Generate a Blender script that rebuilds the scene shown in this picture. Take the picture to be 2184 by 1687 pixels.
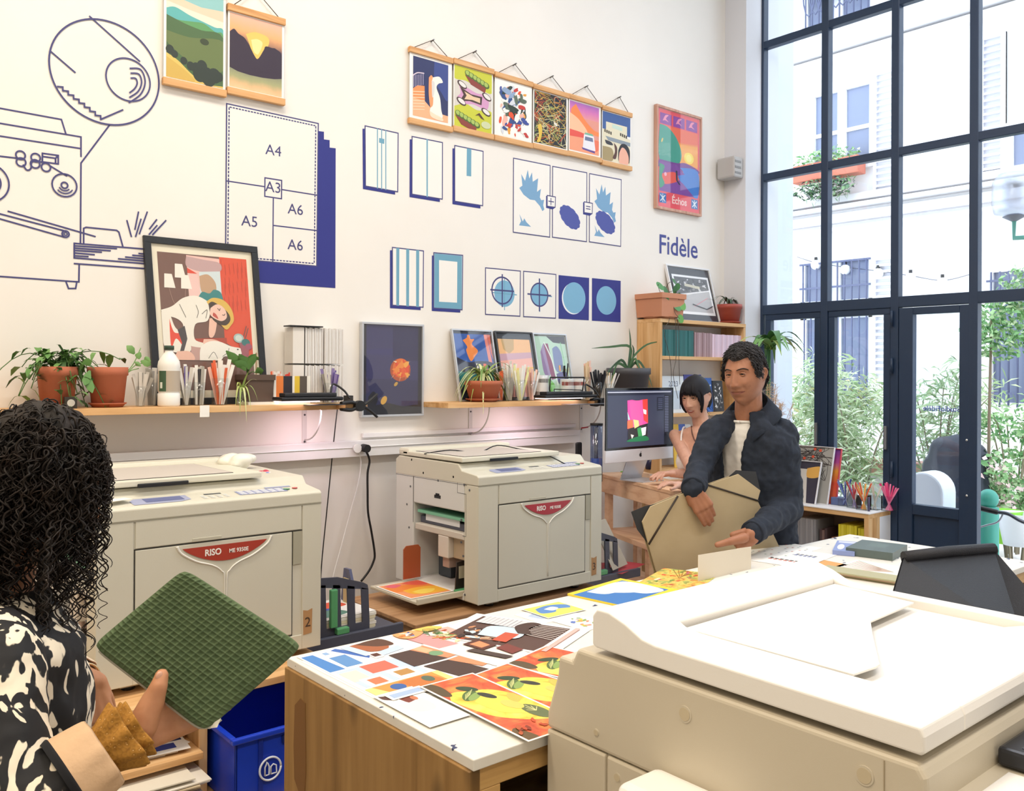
import bpy, math, random
from mathutils import Vector, Matrix, noise
for o in list(bpy.data.objects): bpy.data.objects.remove(o)
SC = bpy.context.scene
COL = SC.collection
PI = math.pi
# ---------------------------------------------------------------- camera
FPX, CXP, CYP, EYE = 1880.0, 1092.0, 794.0, 1.65
yaw, pit, rol = math.radians(49.78), math.radians(.14), math.radians(.29)
FW = Vector((math.cos(yaw)*math.cos(pit), math.sin(yaw)*math.cos(pit), math.sin(pit)))
r0 = Vector((math.sin(yaw), -math.cos(yaw), 0)); u0 = r0.cross(FW)
RT = math.cos(rol)*r0+math.sin(rol)*u0; UP = -math.sin(rol)*r0+math.cos(rol)*u0
CAMO = Vector((0, 0, EYE))
cam = bpy.data.cameras.new('camera'); co = bpy.data.objects.new('camera', cam); COL.objects.link(co)
cam.sensor_width = 36; cam.lens = FPX*36/2184; cam.shift_y = (CYP-843.5)/2184; cam.clip_start = .05
mm = Matrix((RT, UP, -FW)).transposed().to_4x4(); mm.translation = CAMO; co.matrix_world = mm
SC.camera = co
# ---------------------------------------------------------------- exposure, sky, lamps
SC.view_settings.view_transform = 'Standard'; SC.view_settings.look = 'None'
SC.view_settings.gamma = 1; SC.view_settings.use_curve_mapping = False; SC.view_settings.exposure = 0.0
wd = bpy.data.worlds.new('sky'); SC.world = wd; wd.use_nodes = True
bg = wd.node_tree.nodes['Background']; bg.inputs[0].default_value = (.80, .90, 1, 1); bg.inputs[1].default_value = 3.4
def alight(name, loc, size, power, col, rot=(0,0,0)):
    l = bpy.data.lights.new(name, 'AREA'); l.shape = 'RECTANGLE'; l.size, l.size_y = size; l.energy = power; l.color = col
    o = bpy.data.objects.new(name, l); COL.objects.link(o); o.location = loc; o.rotation_euler = rot; return o
LAMPS = [(-1.2, 2.0, (1, .84, .64), 70), (1.2, 2.3, (1, .90, .76), 62), (-1.2, -.8, (1, .86, .68), 60), (1.3, -.6, (1, .91, .8), 48), (3.6, 1.9, (.86, .90, 1), 38), (3.6, -.8, (.88, .92, 1), 38)]
for i, (x, y, c, p) in enumerate(LAMPS):
    alight('ceiling_lamp_light', (x, y, 4.93), (1.5, .5), p, c)
def at(px, py, ax, v):
    d = FW+RT*((px-CXP)/FPX)-UP*((py-CYP)/FPX)
    return CAMO+d*((v-CAMO[ax])/d[ax])
def dep(px, py, t): return CAMO+(FW+RT*((px-CXP)/FPX)-UP*((py-CYP)/FPX))*t
def atp(px, py, p0, n):
    d = FW+RT*((px-CXP)/FPX)-UP*((py-CYP)/FPX); n = Vector(n)
    return CAMO+d*((Vector(p0)-CAMO).dot(n)/d.dot(n))
# ---------------------------------------------------------------- materials
def lin(h):
    h = h.lstrip('#'); v = [int(h[i:i+2], 16)/255 for i in (0, 2, 4)]
    return tuple(c/12.92 if c <= .04045 else ((c+.055)/1.055)**2.4 for c in v)+(1,)
MC = {}
def newmat(name):
    m = bpy.data.materials.new(name); m.use_nodes = True
    return m, m.node_tree, m.node_tree.nodes['Principled BSDF']
def M(h, rough=.55, metal=0, emit=0, bump=0, bs=200, spec=.5, coat=0):
    """plain procedural material: colour with a faint grain of its own"""
    k = (h, rough, metal, emit, bump, bs, spec, coat)
    if k in MC: return MC[k]
    m, nt, b = newmat('m_'+h.lstrip('#')); N = nt.nodes; L = nt.links
    b.inputs['Base Color'].default_value = lin(h); b.inputs['Roughness'].default_value = rough; b.inputs['Metallic'].default_value = metal
    b.inputs['Specular IOR Level'].default_value = spec; b.inputs['Coat Weight'].default_value = coat
    if emit: b.inputs['Emission Color'].default_value = lin(h); b.inputs['Emission Strength'].default_value = emit
    if bump:
        t = N.new('ShaderNodeTexNoise'); t.inputs['Scale'].default_value = bs; t.inputs['Detail'].default_value = 4
        tc = N.new('ShaderNodeTexCoord'); L.new(tc.outputs['Object'], t.inputs['Vector'])
        bp = N.new('ShaderNodeBump'); bp.inputs['Strength'].default_value = bump; bp.inputs['Distance'].default_value = .004
        L.new(t.outputs['Fac'], bp.inputs['Height']); L.new(bp.outputs[0], b.inputs['Normal'])
    MC[k] = m; return m
def ramp(nt, stops, interp='LINEAR'):
    r = nt.nodes.new('ShaderNodeValToRGB'); e = r.color_ramp.elements; r.color_ramp.interpolation = interp
    while len(e) < len(stops): e.new(.5)
    for i, (p, c) in enumerate(stops): e[i].position = p; e[i].color = lin(c)
    return r
def MN(name, stops, scale=5, vec=(1, 1, 1), detail=4, dist=0, rough=.6, interp='LINEAR', bump=0, coord='Object', tex='noise', spec=.5):
    """noise mapped through a colour ramp"""
    k = ('n', name)
    if k in MC: return MC[k]
    m, nt, b = newmat(name); N = nt.nodes; L = nt.links
    tc = N.new('ShaderNodeTexCoord'); mp = N.new('ShaderNodeMapping'); mp.inputs['Scale'].default_value = vec
    L.new(tc.outputs[coord], mp.inputs[0])
    if tex == 'noise':
        t = N.new('ShaderNodeTexNoise'); t.inputs['Scale'].default_value = scale; t.inputs['Detail'].default_value = detail; t.inputs['Distortion'].default_value = dist; out = t.outputs['Fac']
    else:
        t = N.new('ShaderNodeTexVoronoi'); t.inputs['Scale'].default_value = scale; out = t.outputs['Distance']
    L.new(mp.outputs[0], t.inputs['Vector'])
    r = ramp(nt, stops, interp); L.new(out, r.inputs[0]); L.new(r.outputs[0], b.inputs['Base Color'])
    b.inputs['Roughness'].default_value = rough; b.inputs['Specular IOR Level'].default_value = spec
    if bump:
        bp = N.new('ShaderNodeBump'); bp.inputs['Strength'].default_value = bump; bp.inputs['Distance'].default_value = .003
        L.new(out, bp.inputs['Height']); L.new(bp.outputs[0], b.inputs['Normal'])
    MC[k] = m; return m
def wood(name, a, b_, c, axis=0, scale=1.0, knots=.0, rough=.55):
    k = ('w', name)
    if k in MC: return MC[k]
    m, nt, b = newmat(name); N = nt.nodes; L = nt.links
    tc = N.new('ShaderNodeTexCoord'); mp = N.new('ShaderNodeMapping')
    s = [14*scale]*3; s[axis] = 1.1*scale; mp.inputs['Scale'].default_value = s
    L.new(tc.outputs['Object'], mp.inputs[0])
    t = N.new('ShaderNodeTexNoise'); t.inputs['Scale'].default_value = 1.6; t.inputs['Detail'].default_value = 6; t.inputs['Distortion'].default_value = .6
    L.new(mp.outputs[0], t.inputs[0])
    r = ramp(nt, [(.3, c), (.5, a), (.75, b_)]); L.new(t.outputs['Fac'], r.inputs[0]); out = r.outputs[0]
    if knots:
        v = N.new('ShaderNodeTexVoronoi'); v.inputs['Scale'].default_value = 3.1; mp2 = N.new('ShaderNodeMapping')
        s2 = [2.2]*3; s2[axis] = 1.0; mp2.inputs['Scale'].default_value = s2; L.new(tc.outputs['Object'], mp2.inputs[0]); L.new(mp2.outputs[0], v.inputs[0])
        kr = ramp(nt, [(.07, '#ffffff'), (.2, '#000000')]); L.new(v.outputs['Distance'], kr.inputs[0])
        mx = N.new('ShaderNodeMix'); mx.data_type = 'RGBA'; ml = N.new('ShaderNodeMath'); ml.operation = 'MULTIPLY'; ml.inputs[1].default_value = knots
        L.new(kr.outputs[0], ml.inputs[0]); L.new(ml.outputs[0], mx.inputs[0]); L.new(out, mx.inputs[6]); mx.inputs[7].default_value = tuple(v*.45 for v in lin(c)[:3])+(1,); out = mx.outputs[2]
    L.new(out, b.inputs['Base Color']); b.inputs['Roughness'].default_value = rough
    MC[k] = m; return m
def glassm(name='glass', tint='#ffffff', gl=.06, rough=.02):
    k = ('g', name)
    if k in MC: return MC[k]
    m = bpy.data.materials.new(name); m.use_nodes = True; nt = m.node_tree; N = nt.nodes; N.clear(); L = nt.links
    o = N.new('ShaderNodeOutputMaterial'); mx = N.new('ShaderNodeMixShader'); t = N.new('ShaderNodeBsdfTransparent'); g = N.new('ShaderNodeBsdfGlossy')
    t.inputs[0].default_value = lin(tint); g.inputs['Roughness'].default_value = rough; mx.inputs[0].default_value = gl
    L.new(t.outputs[0], mx.inputs[1]); L.new(g.outputs[0], mx.inputs[2]); L.new(mx.outputs[0], o.inputs[0]); MC[k] = m; return m
# ---------------------------------------------------------------- mesh builder
class B:
    def __init__(s): s.v = []; s.f = []; s.mi = []; s.sm = []; s.m = []
    def mat(s, m):
        if isinstance(m, str): m = M(m)
        if m not in s.m: s.m.append(m)
        return s.m.index(m)
    def add(s, vs, fs, m, smooth=False):
        n = len(s.v); s.v += [Vector(v) for v in vs]; k = s.mat(m)
        for f in fs: s.f.append([n+i for i in f]); s.mi.append(k); s.sm.append(smooth)
        return s
    def box(s, a, b, m, T=None):
        x0, y0, z0 = a; x1, y1, z1 = b
        vs = [(x0,y0,z0),(x1,y0,z0),(x1,y1,z0),(x0,y1,z0),(x0,y0,z1),(x1,y0,z1),(x1,y1,z1),(x0,y1,z1)]
        if T: vs = [T@Vector(v) for v in vs]
        return s.add(vs, [(0,3,2,1),(4,5,6,7),(0,1,5,4),(1,2,6,5),(2,3,7,6),(3,0,4,7)], m)
    def prism(s, pts, ex, m, smooth=False):
        """polygon (3D points) extruded by vector ex"""
        pts = [Vector(p) for p in pts]; ex = Vector(ex); n = len(pts)
        fs = [tuple(range(n)), tuple(range(2*n-1, n-1, -1))]+[(i, n+i, n+(i+1) % n, (i+1) % n) for i in range(n)]
        return s.add(pts+[p+ex for p in pts], fs, m, smooth)
    def poly(s, pts, m): return s.add(pts, [tuple(range(len(pts)))], m)
    def loft(s, rings, m, smooth=True, cap=True, close=True):
        n = len(rings[0]); vs = [p for r in rings for p in r]; fs = []
        for i in range(len(rings)-1):
            for j in range(n if close else n-1):
                k = (j+1) % n; fs.append((i*n+j, i*n+k, (i+1)*n+k, (i+1)*n+j))
        s.add(vs, fs, m, smooth)
        if cap and close:
            b = len(s.v)-len(vs); k = s.mat(m)
            s.f.append([b+i for i in range(n-1, -1, -1)]); s.mi.append(k); s.sm.append(False)
            s.f.append([b+(len(rings)-1)*n+i for i in range(n)]); s.mi.append(k); s.sm.append(False)
        return s
    def lathe(s, prof, c, m, seg=20, sx=1, sy=1):
        c = Vector(c)
        return s.loft([[c+Vector((r*math.cos(2*PI*j/seg)*sx, r*math.sin(2*PI*j/seg)*sy, z)) for j in range(seg)] for r, z in prof], m)
    def tube(s, pts, r, m, seg=8, r1=None, flat=1.0, smooth=True, cap=True, rs=None):
        pts = [Vector(p) for p in pts]; n = len(pts); rings = []; u = None
        for i, p in enumerate(pts):
            d = (pts[min(i+1, n-1)]-pts[max(i-1, 0)])
            d = d.normalized() if d.length > 1e-9 else Vector((0, 0, 1))
            if u is None:
                u = d.cross(Vector((0, 0, 1)));
                if u.length < 1e-3: u = d.cross(Vector((1, 0, 0)))
            u = (u-d*u.dot(d)); u = u.normalized() if u.length > 1e-6 else d.orthogonal().normalized()
            w = d.cross(u); rr = rs[i] if rs else (r if r1 is None else r+(r1-r)*i/(n-1))
            rings.append([p+u*rr*math.cos(2*PI*j/seg)+w*rr*flat*math.sin(2*PI*j/seg) for j in range(seg)])
        return s.loft(rings, m, smooth, cap)
    def cyl(s, a, b, r, m, seg=16, r1=None): return s.tube([a, b], r, m, seg, r1)
    def cap(s, a, b, ra, rb, m, seg=14, k=4, sy=1.0):
        """tapered capsule"""
        a = Vector(a); b = Vector(b); d = b-a; L = d.length
        d = d/L if L > 1e-7 else Vector((0, 0, 1)); u = d.orthogonal().normalized(); w = d.cross(u); rings = []
        for i in range(k+1):
            t = -PI/2+PI/2*i/k; rr = max(ra*math.cos(t), ra*.02); c = a+d*ra*math.sin(t)
            rings.append([c+(u*math.cos(2*PI*j/seg)+w*math.sin(2*PI*j/seg))*rr for j in range(seg)])
        for i in range(k+1):
            t = PI/2*i/k; rr = max(rb*math.cos(t), rb*.02); c = b+d*rb*math.sin(t)
            rings.append([c+(u*math.cos(2*PI*j/seg)+w*math.sin(2*PI*j/seg))*rr for j in range(seg)])
        return s.loft(rings, m)
    def ell(s, c, r, m, T=None, seg=20, k=12):
        c = Vector(c); rings = []
        for i in range(k+1):
            t = -PI/2+PI*i/k; rr = max(math.cos(t), .01)
            ring = [Vector((r[0]*rr*math.cos(2*PI*j/seg), r[1]*rr*math.sin(2*PI*j/seg), r[2]*math.sin(t))) for j in range(seg)]
            rings.append([c+(T@p if T else p) for p in ring])
        return s.loft(rings, m)
    def leaf(s, pts, w, m, up=Vector((0, 0, 1)), fold=.15, prof=None):
        """blade along pts, max half width w"""
        pts = [Vector(p) for p in pts]; n = len(pts); vs = []
        for i, p in enumerate(pts):
            d = (pts[min(i+1, n-1)]-pts[max(i-1, 0)]).normalized(); sd = d.cross(up)
            if sd.length < 1e-3: sd = d.orthogonal()
            sd.normalize(); t = i/(n-1); ww = w*(prof(t) if prof else math.sin(PI*min(max(t*.93+.05, 0), 1))**.8)
            nn = sd.cross(d)
            vs += [p-sd*ww+nn*ww*fold, p, p+sd*ww+nn*ww*fold]
        fs = []
        for i in range(n-1): a = i*3; fs += [(a, a+1, a+4, a+3), (a+1, a+2, a+5, a+4)]
        return s.add(vs, fs, m, True)
    def text(s, txt, size, m, T, align='CENTER', bold=0, ex=.0004, res=3, sx=1.0):
        cu = bpy.data.curves.new('t', 'FONT'); cu.body = txt; cu.size = size; cu.align_x = align; cu.extrude = ex; cu.offset = bold; cu.resolution_u = res
        o = bpy.data.objects.new('t', cu); COL.objects.link(o); dg = bpy.context.evaluated_depsgraph_get()
        me = bpy.data.meshes.new_from_object(o.evaluated_get(dg))
        s.add([T@Vector((v.co.x*sx, v.co.y, v.co.z)) for v in me.vertices], [tuple(p.vertices) for p in me.polygons], m)
        bpy.data.objects.remove(o); bpy.data.meshes.remove(me); return s
    def build(s, name, parent=None, w=False, bevel=0, mods=None, seg=2, T=None):
        """w: vertices are world coordinates"""
        me = bpy.data.meshes.new(name)
        off = Vector((0, 0, 0))
        if w and parent is not None: off = wloc(parent)
        base = off
        vs = s.v
        if T: vs = [T@v for v in vs]
        if parent is None and w:
            n = len(vs); c = Vector((sum(v.x for v in vs)/n, sum(v.y for v in vs)/n, min(v.z for v in vs))); off = c
        me.from_pydata([tuple(v-off) for v in vs], [], s.f)
        for m in s.m: me.materials.append(m)
        me.polygons.foreach_set('material_index', s.mi); me.polygons.foreach_set('use_smooth', s.sm)
        me.validate(clean_customdata=False); me.update()
        o = bpy.data.objects.new(name, me); COL.objects.link(o)
        if parent is not None: o.parent = parent
        elif w: o.location = off
        if bevel:
            b = o.modifiers.new('bevel', 'BEVEL'); b.width = bevel; b.segments = seg; b.limit_method = 'ANGLE'; b.angle_limit = .6
        for kd, kw in (mods or []):
            md = o.modifiers.new(kd.lower(), kd)
            for k, v in kw.items(): setattr(md, k, v)
        return o
def wloc(o):
    l = Vector(o.location)
    while o.parent is not None: o = o.parent; l += Vector(o.location)
    return l
def tag(o, label, cat, group=None, kind=None):
    if label: o['label'] = label
    if cat: o['category'] = cat
    if group: o['group'] = group
    if kind: o['kind'] = kind
    return o
def thing(name, label, cat, loc=(0, 0, 0), group=None, rz=0):
    o = bpy.data.objects.new(name, None); COL.objects.link(o); o.location = loc; o.rotation_euler = (0, 0, rz); o.empty_display_size = .05
    return tag(o, label, cat, group)
def struct(o): o['kind'] = 'structure'; return o
def dup(root, loc=None, rz=None, label=None):
    r = root.copy(); COL.objects.link(r)
    if loc is not None: r.location = loc
    if rz is not None: r.rotation_euler = (0, 0, rz)
    if label: r['label'] = label
    for ch in list(root.children):
        c = ch.copy(); COL.objects.link(c); c.parent = r
        for g in list(ch.children): d = g.copy(); COL.objects.link(d); d.parent = c
    return r
def rgb(h): return h
REMESH = lambda v, it=2, f=.5: [('REMESH', dict(mode='VOXEL', voxel_size=v, use_smooth_shade=True)), ('SMOOTH', dict(iterations=it, factor=f))]
def bez(p0, p1, p2, n=8):
    p0, p1, p2 = Vector(p0), Vector(p1), Vector(p2)
    return [p0*(1-t)**2+p1*2*t*(1-t)+p2*t*t for t in [i/n for i in range(n+1)]]
def spline(pts, n=6):
    pts = [Vector(p) for p in pts]; out = []
    for i in range(len(pts)-1):
        a = pts[max(i-1, 0)]; b = pts[i]; c = pts[i+1]; d = pts[min(i+2, len(pts)-1)]
        for k in range(n):
            t = k/n; out.append(.5*((2*b)+(c-a)*t+(2*a-5*b+4*c-d)*t*t+(3*b-a-3*c+d)*t**3))
    return out+[pts[-1]]
# common materials
PINE = lambda ax: wood('pine%d' % ax, '#dcae78', '#e9c594', '#c08d54', ax, 1.0, .35)
WHITE = M('#f2f0ec', .6)
RISO = M('#d2cfc0', .5, bump=.05, bs=400)
RISOW = M('#d9dad8', .5)
BLACK = M('#15161a', .45)
DARKM = M('#26364c', .45, .1)
NAVY = M('#2b3186', .6); TEAL = M('#6fa6c0', .6)
# ================================================================ ROOM SHELL
XW, YW, ZC = 5.53, 3.90, 5.3
WALLM = MN('wall_paint', [(.3, '#eeeae4'), (.7, '#f3efe9')], scale=1.5, rough=.75)
def sbox(name, a, b, m, bevel=0):
    return struct(B().box(a, b, m).build(name, w=True, bevel=bevel))
sbox('floor', (-4, -4, -.1), (XW+.05, YW+.1, 0), MN('concrete_floor', [(.3, '#8f8a82'), (.7, '#a49e95')], scale=3, rough=.5))
sbox('ceiling', (-4, -4, ZC), (XW+.25, YW+.1, ZC+.12), WHITE)
sbox('wall_left', (-4, YW, 0), (5.312, YW+.15, ZC), WALLM)
sbox('wall_back', (-4.15, -4, 0), (-4, YW+.1, ZC), WHITE)
sbox('wall_front', (-4, -4.15, 0), (XW+.2, -4, ZC), WHITE)
b = B()
PB = at(1590, 400, 0, 5.312).y
b.box((5.312, PB, 0), (5.72, YW+.15, ZC), M('#dcdde3', .7))
struct(b.build('wall_right', w=True))
# window wall beyond the frame on the far right, above and below
sbox('wall_right_end', (XW-.1, -4, 0), (XW+.18, .2, ZC), WHITE)
# long trunking along the wall
t1 = B(); z0 = at(867, 967, 1, YW-.05).z; z1 = at(948, 931, 1, YW-.05).z
t1.box((-.2, YW-.055, z0), (3.8, YW-.001, z1), M('#efeeee', .4))
t1.box((-.2, YW-.06, z0+.045), (3.8, YW-.054, z1-.03), M('#f2f1f1', .35))
struct(t1.build('trim_1', w=True, bevel=.004))
t1 = B().box((2.3, YW-.02, z1+.012), (3.8, YW-.001, z1+.035), M('#ece9ea', .4)); struct(t1.build('trim_2', w=True, bevel=.003))

# ---------------- steel window
FR = M('#20344f', .42, bump=.03)
WY = [at(x, 640, 0, XW).y for x in (1628.5, 1762, 1912, 2080)]; st = .497
WY += [WY[3]-st, WY[3]-2*st, WY[3]-3*st, WY[3]-4*st]
Z1 = at(1762, 654, 0, XW).z; Z2 = at(1762, 355, 0, XW).z; Z3 = Z2+(Z2-Z1); Z4 = ZC
win = thing('window_1', 'tall blue-grey steel grid window looking onto the courtyard', None, (XW, WY[0], 0)); struct(win)
b = B(); hw = .026
for i, y in enumerate(WY):
    zb = 0 if i in (0, 2, 3, 7) else (.02 if i == 1 else Z1)
    if i == 0: b.box((XW-.03, y-.012, 0), (XW+.03, y+.03, Z4), FR)
    else: b.box((XW-.03, y-hw, zb), (XW+.03, y+hw, Z4), FR)
for z in (Z1, Z2, Z3, Z4-.04):
    hh = .035 if z == Z1 else .026
    b.box((XW-.028, WY[7], z-hh), (XW+.028, WY[0]+.03, z+hh), FR)
b.box((XW-.028, WY[2], 0), (XW+.028, WY[0]+.03, .09), FR)
b.build('window_frame', win, w=True, bevel=.004)
# inner casement rims of the two lower lights
for i in (0, 1):
    ya, yb = WY[i]-.03, WY[i+1]+.03; c = B()
    for (y0_, y1_, za, zb) in ((ya-.045, ya, .15, Z1-.075), (yb, yb+.045, .15, Z1-.075), (yb, ya, Z1-.075, Z1-.035), (yb, ya, .1, .15)):
        c.box((XW-.022, min(y0_, y1_), za), (XW+.022, max(y0_, y1_), zb), FR)
    k = c.build('casement', win, w=True, bevel=.003)
    h = B().box((XW-.045, yb+.012, 1.18), (XW-.022, yb+.03, 1.33), M('#9aa2aa', .3, .8)); h.build('latch', k, w=True, bevel=.003)
g = glassm('window_glass', '#fbfdff', .035)
for i in range(7):
    for za, zb in ((.1, Z1), (Z1, Z2), (Z2, Z3), (Z3, Z4)):
        if za < 1 and i >= 2: continue
        gg = B().box((XW+.004, WY[i+1], za), (XW+.008, WY[i], zb), g); gg.build('pane', win, w=True)
# ---------------- door
door = thing('door_1', 'dark blue steel glazed door with blue lettering on the glass', None, (XW, WY[2], 0)); struct(door)
b = B(); yl, yr = WY[2]-.03, WY[3]+.02
D = lambda px, py: at(px, py, 0, XW-.0)
gl_l, gl_r = D(1951, 800).y, D(2050, 800).y; gt, gb = D(1951, 671).z, D(2000, 1080).z; pt_, = (D(2000, 1102).z,)
for (a0, a1, za, zb) in ((gl_l, yl, .01, Z1-.04), (yr, gl_r, .01, Z1-.04), (gl_r, gl_l, gt, Z1-.04), (gl_r, gl_l, pt_, gb), (gl_r, gl_l, .01, .12)):
    b.box((XW-.03, a0, za), (XW+.025, a1, zb), FR)
b.box((XW-.01, gl_r, .1), (XW+.01, gl_l, pt_), FR)
df = b.build('door_frame', door, w=True, bevel=.004)
B().box((XW, gl_r, gb), (XW+.006, gl_l, gt), glassm('door_glass', '#f6faff', .05)).build('door_glass', door, w=True)
Tm = Matrix.Translation((XW+.012, D(2006, 870).y, D(2006, 877).z))@Matrix(((0, 0, 1), (1, 0, 0), (0, 1, 0))).to_4x4()
B().text('StudioFidèle', .046, M('#3c58b8', .5), Tm, bold=.0006).build('lettering', door, w=True)
for py in (938, 1056):
    q = D(2067, py); B().ell((XW-.034, q.y, q.z), (.006, .008, .008), M('#d8dce0', .25, .9)).build('screw', door, w=True)
for py in (680, 780, 1000):
    q = D(1909, py); B().cyl((XW-.045, q.y, q.z-.05), (XW-.045, q.y, q.z+.05), .009, FR).build('hinge', door, w=True)
# ================================================================ OUTSIDE
sbox('courtyard_ground', (XW+.05, -7, -.12), (16, 7.5, -.02), MN('pavers', [(.35, '#cfccc8'), (.6, '#e0ddda')], scale=2.2, rough=.8))
XF = 10.6
FA = lambda px, py: at(px, py, 0, XF)
bl = thing('apartment_building', 'white stone apartment facade across the courtyard with shutters and mouldings', 'building', (XF, 1, 0))
FAC = M('#f7f5f3', .8); SHUT = M('#e9e8ee', .7); FGL = M('#8089a4', .3); FFR = M('#f4f3f4', .6); IRON = M('#5c6280', .6)
wins = [((1741, 195), (1857, 352), 'cas'), ((1725, -60), (1858, 45), 'rail'), ((1722, 560), (1857, 665), 'bars'), ((1725, 655), (1857, 870), 'long'), ((2163, 270), (2260, 420), 'cas'), ((2122, 575), (2300, 860), 'long')]
b = B(); ys = [-9, 9.5]
b.box((XF, ys[0], -.1), (XF+.5, ys[1], 11), FAC); b.build('wall', bl, w=True)
# string courses
for (px, py, h, d) in ((1880, 100, .10, .10), (1880, 82, .05, .16), (1880, 414, .09, .12), (1880, 432, .05, .17), (1880, 455, .12, .10), (1880, 480, .05, .14)):
    z = FA(px, py).z; B().box((XF-d, ys[0], z-h/2), (XF+.01, ys[1], z+h/2), M('#e6e3e4', .8)).build('moulding', bl, w=True, bevel=.01)
for (a, c, kd) in wins:
    ya, yb = FA(a[0], 500).y, FA(c[0], 500).y; xm = (a[0]+c[0])/2
    za, zb = FA(xm, c[1]).z, FA(xm, a[1]).z
    if kd == 'rail': zb = za+2.2
    w_ = B(); t = .09
    w_.box((XF-.05, yb-t, za-t), (XF+.0, ya+t, za), FFR); w_.box((XF-.05, yb-t, zb), (XF, ya+t, zb+t), FFR)
    w_.box((XF-.05, yb-t, za), (XF, yb, zb), FFR); w_.box((XF-.05, ya, za), (XF, ya+t, zb), FFR)
    ym = (ya+yb)/2; w_.box((XF-.04, ym-.06, za), (XF, ym+.06, zb), FFR)
    if kd == 'cas': w_.box((XF-.035, yb, (za*.55+zb*.45)-.02), (XF, ya, (za*.55+zb*.45)+.03), FFR)
    wf = w_.build('window', bl, w=True)
    B().box((XF-.012, yb, za), (XF-.004, ya, zb), FGL).build('pane', wf, w=True)
    if kd in ('bars', 'long', 'rail'):
        r = B(); n = 9; top = za+1.0 if kd == 'rail' else zb
        for i in range(n+1): y = yb+(ya-yb)*i/n; r.cyl((XF-.10, y, za-.05), (XF-.10, y, top), .012, IRON, 6)
        for z in ((za, za+.5*(top-za), top) if kd != 'long' else (za+.1, top-.1)): r.box((XF-.11, yb-.05, z-.012), (XF-.09, ya+.05, z+.012), IRON)
        if kd == 'rail':
            for i in range(n): y = yb+(ya-yb)*(i+.5)/n; r.tube([Vector((XF-.1, y+.09*math.sin(t_), za+.5+.35*math.cos(t_))) for t_ in [2*PI*k/12 for k in range(13)]], .01, IRON, 5)
        r.build('grille', bl, w=True)
for (p0, p1, ht) in (((1868, 150), (1922, 0), (150, 415)), ((1868, 150), (1922, 0), (545, 800)), ((2094, 0), (2147, 0), (75, 368))):
    ya, yb = FA(p0[0], 300).y, FA(p1[0], 300).y; xm = (p0[0]+p1[0])/2; zt, zb = FA(xm, ht[0]).z, FA(xm, ht[1]).z
    s_ = B(); s_.box((XF-.03, yb, zb), (XF, ya, zt), SHUT)
    n = int((zt-zb)/.075)
    for i in range(n):
        z = zb+(zt-zb)*(i+.5)/n
        s_.prism([(XF-.09, yb+.03, z-.02), (XF-.03, yb+.03, z+.02), (XF-.03, ya-.03, z+.02), (XF-.09, ya-.03, z-.02)], (0, 0, .012), SHUT)
    s_.box((XF-.07, yb, zb), (XF, yb+.04, zt), SHUT); s_.box((XF-.07, ya-.04, zb), (XF, ya, zt), SHUT)
    s_.build('shutter', bl, w=True)
# neighbouring pier outside, just left of the glass
pY = at(1640, 300, 0, 6.2)
B().box((XW+.2, at(1640, 300, 0, XW+.2).y, -.1), (at(1692, 300, 1, at(1640, 300, 0, XW+.2).y).x, 4.6, 9), M('#dbe2ee', .8)).build('x', None, w=True)  # white wall; the pale blue puts its shade into the colour
o = bpy.data.objects['x']; o.name = 'side_wall'; struct(o)

def foliage(b, c, r, n, ms, lw=.02, ll=.1, rnd=None, droop=.2, updir=None):
    rnd = rnd or random.Random(1)
    for i in range(n):
        while True:
            p = Vector((rnd.uniform(-1, 1), rnd.uniform(-1, 1), rnd.uniform(-1, 1)))
            if p.length < 1: break
        p = Vector((c[0]+p.x*r[0], c[1]+p.y*r[1], c[2]+p.z*r[2]))
        d = Vector((rnd.gauss(0, 1), rnd.gauss(0, 1), rnd.gauss(.3, .8))).normalized(); L = ll*rnd.uniform(.6, 1.3)
        s = d.orthogonal().normalized(); w = lw*rnd.uniform(.7, 1.2); q = p+d*L*.5; e = p+d*L-Vector((0, 0, L*droop))
        b.add([p, q-s*w, e, q+s*w], [(0, 1, 2, 3)], rnd.choice(ms))
OG = [M(h, .6) for h in ('#a9bf8c', '#c2d0a6', '#93ad7c', '#d8dfc0', '#cfc98d')]
OG2 = [M(h, .6) for h in ('#7fae6f', '#a4c98e', '#5f9458', '#c9dcb0')]
def bush(name, label, px, py0, py1, X, rr, n, ms, lw, ll, seed, cat='shrub', group=None, stems=8):
    rnd = random.Random(seed); top = at(px, py0, 0, X); y = top.y; z0 = max(at(px, py1, 0, X).z, 0)
    t = thing(name, label, cat, (X, y, 0), group)
    f = B(); H = top.z-z0
    s = B()
    for i in range(stems):
        a = rnd.uniform(0, 6.3); e = Vector((X+rr*.8*math.cos(a), y+rr*.8*math.sin(a), z0+H*rnd.uniform(.5, .95)))
        pts = bez((X+.05*math.cos(a), y+.05*math.sin(a), 0.02), (X+.1*math.cos(a), y+.1*math.sin(a), z0+H*.4), e, 6)
        s.tube(pts, .012, M('#9a8f78', .8), 5, .004)
        for k in range(2, 7):
            foliage(f, pts[k], (rr*.35, rr*.35, H*.16), n//(stems*5), ms, lw, ll, rnd)
    s.build('stem', t, w=True); f.build('foliage', t, w=True); return t
bush('oleander', 'pale flowering oleander bush behind the left lower window light', 1715, 735, 1010, 7.6, .75, 2600, OG, .012, .13, 3)
bush('oleander', 'tall narrow-leaved oleander bush behind the middle lower window light', 1830, 745, 1010, 7.5, .62, 2600, OG[:4], .011, .13, 4)
bush('oleander', 'sparse oleander seen through the glass of the door', 2000, 760, 1010, 8.6, .62, 1300, OG[:3], .012, .14, 5)
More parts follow.
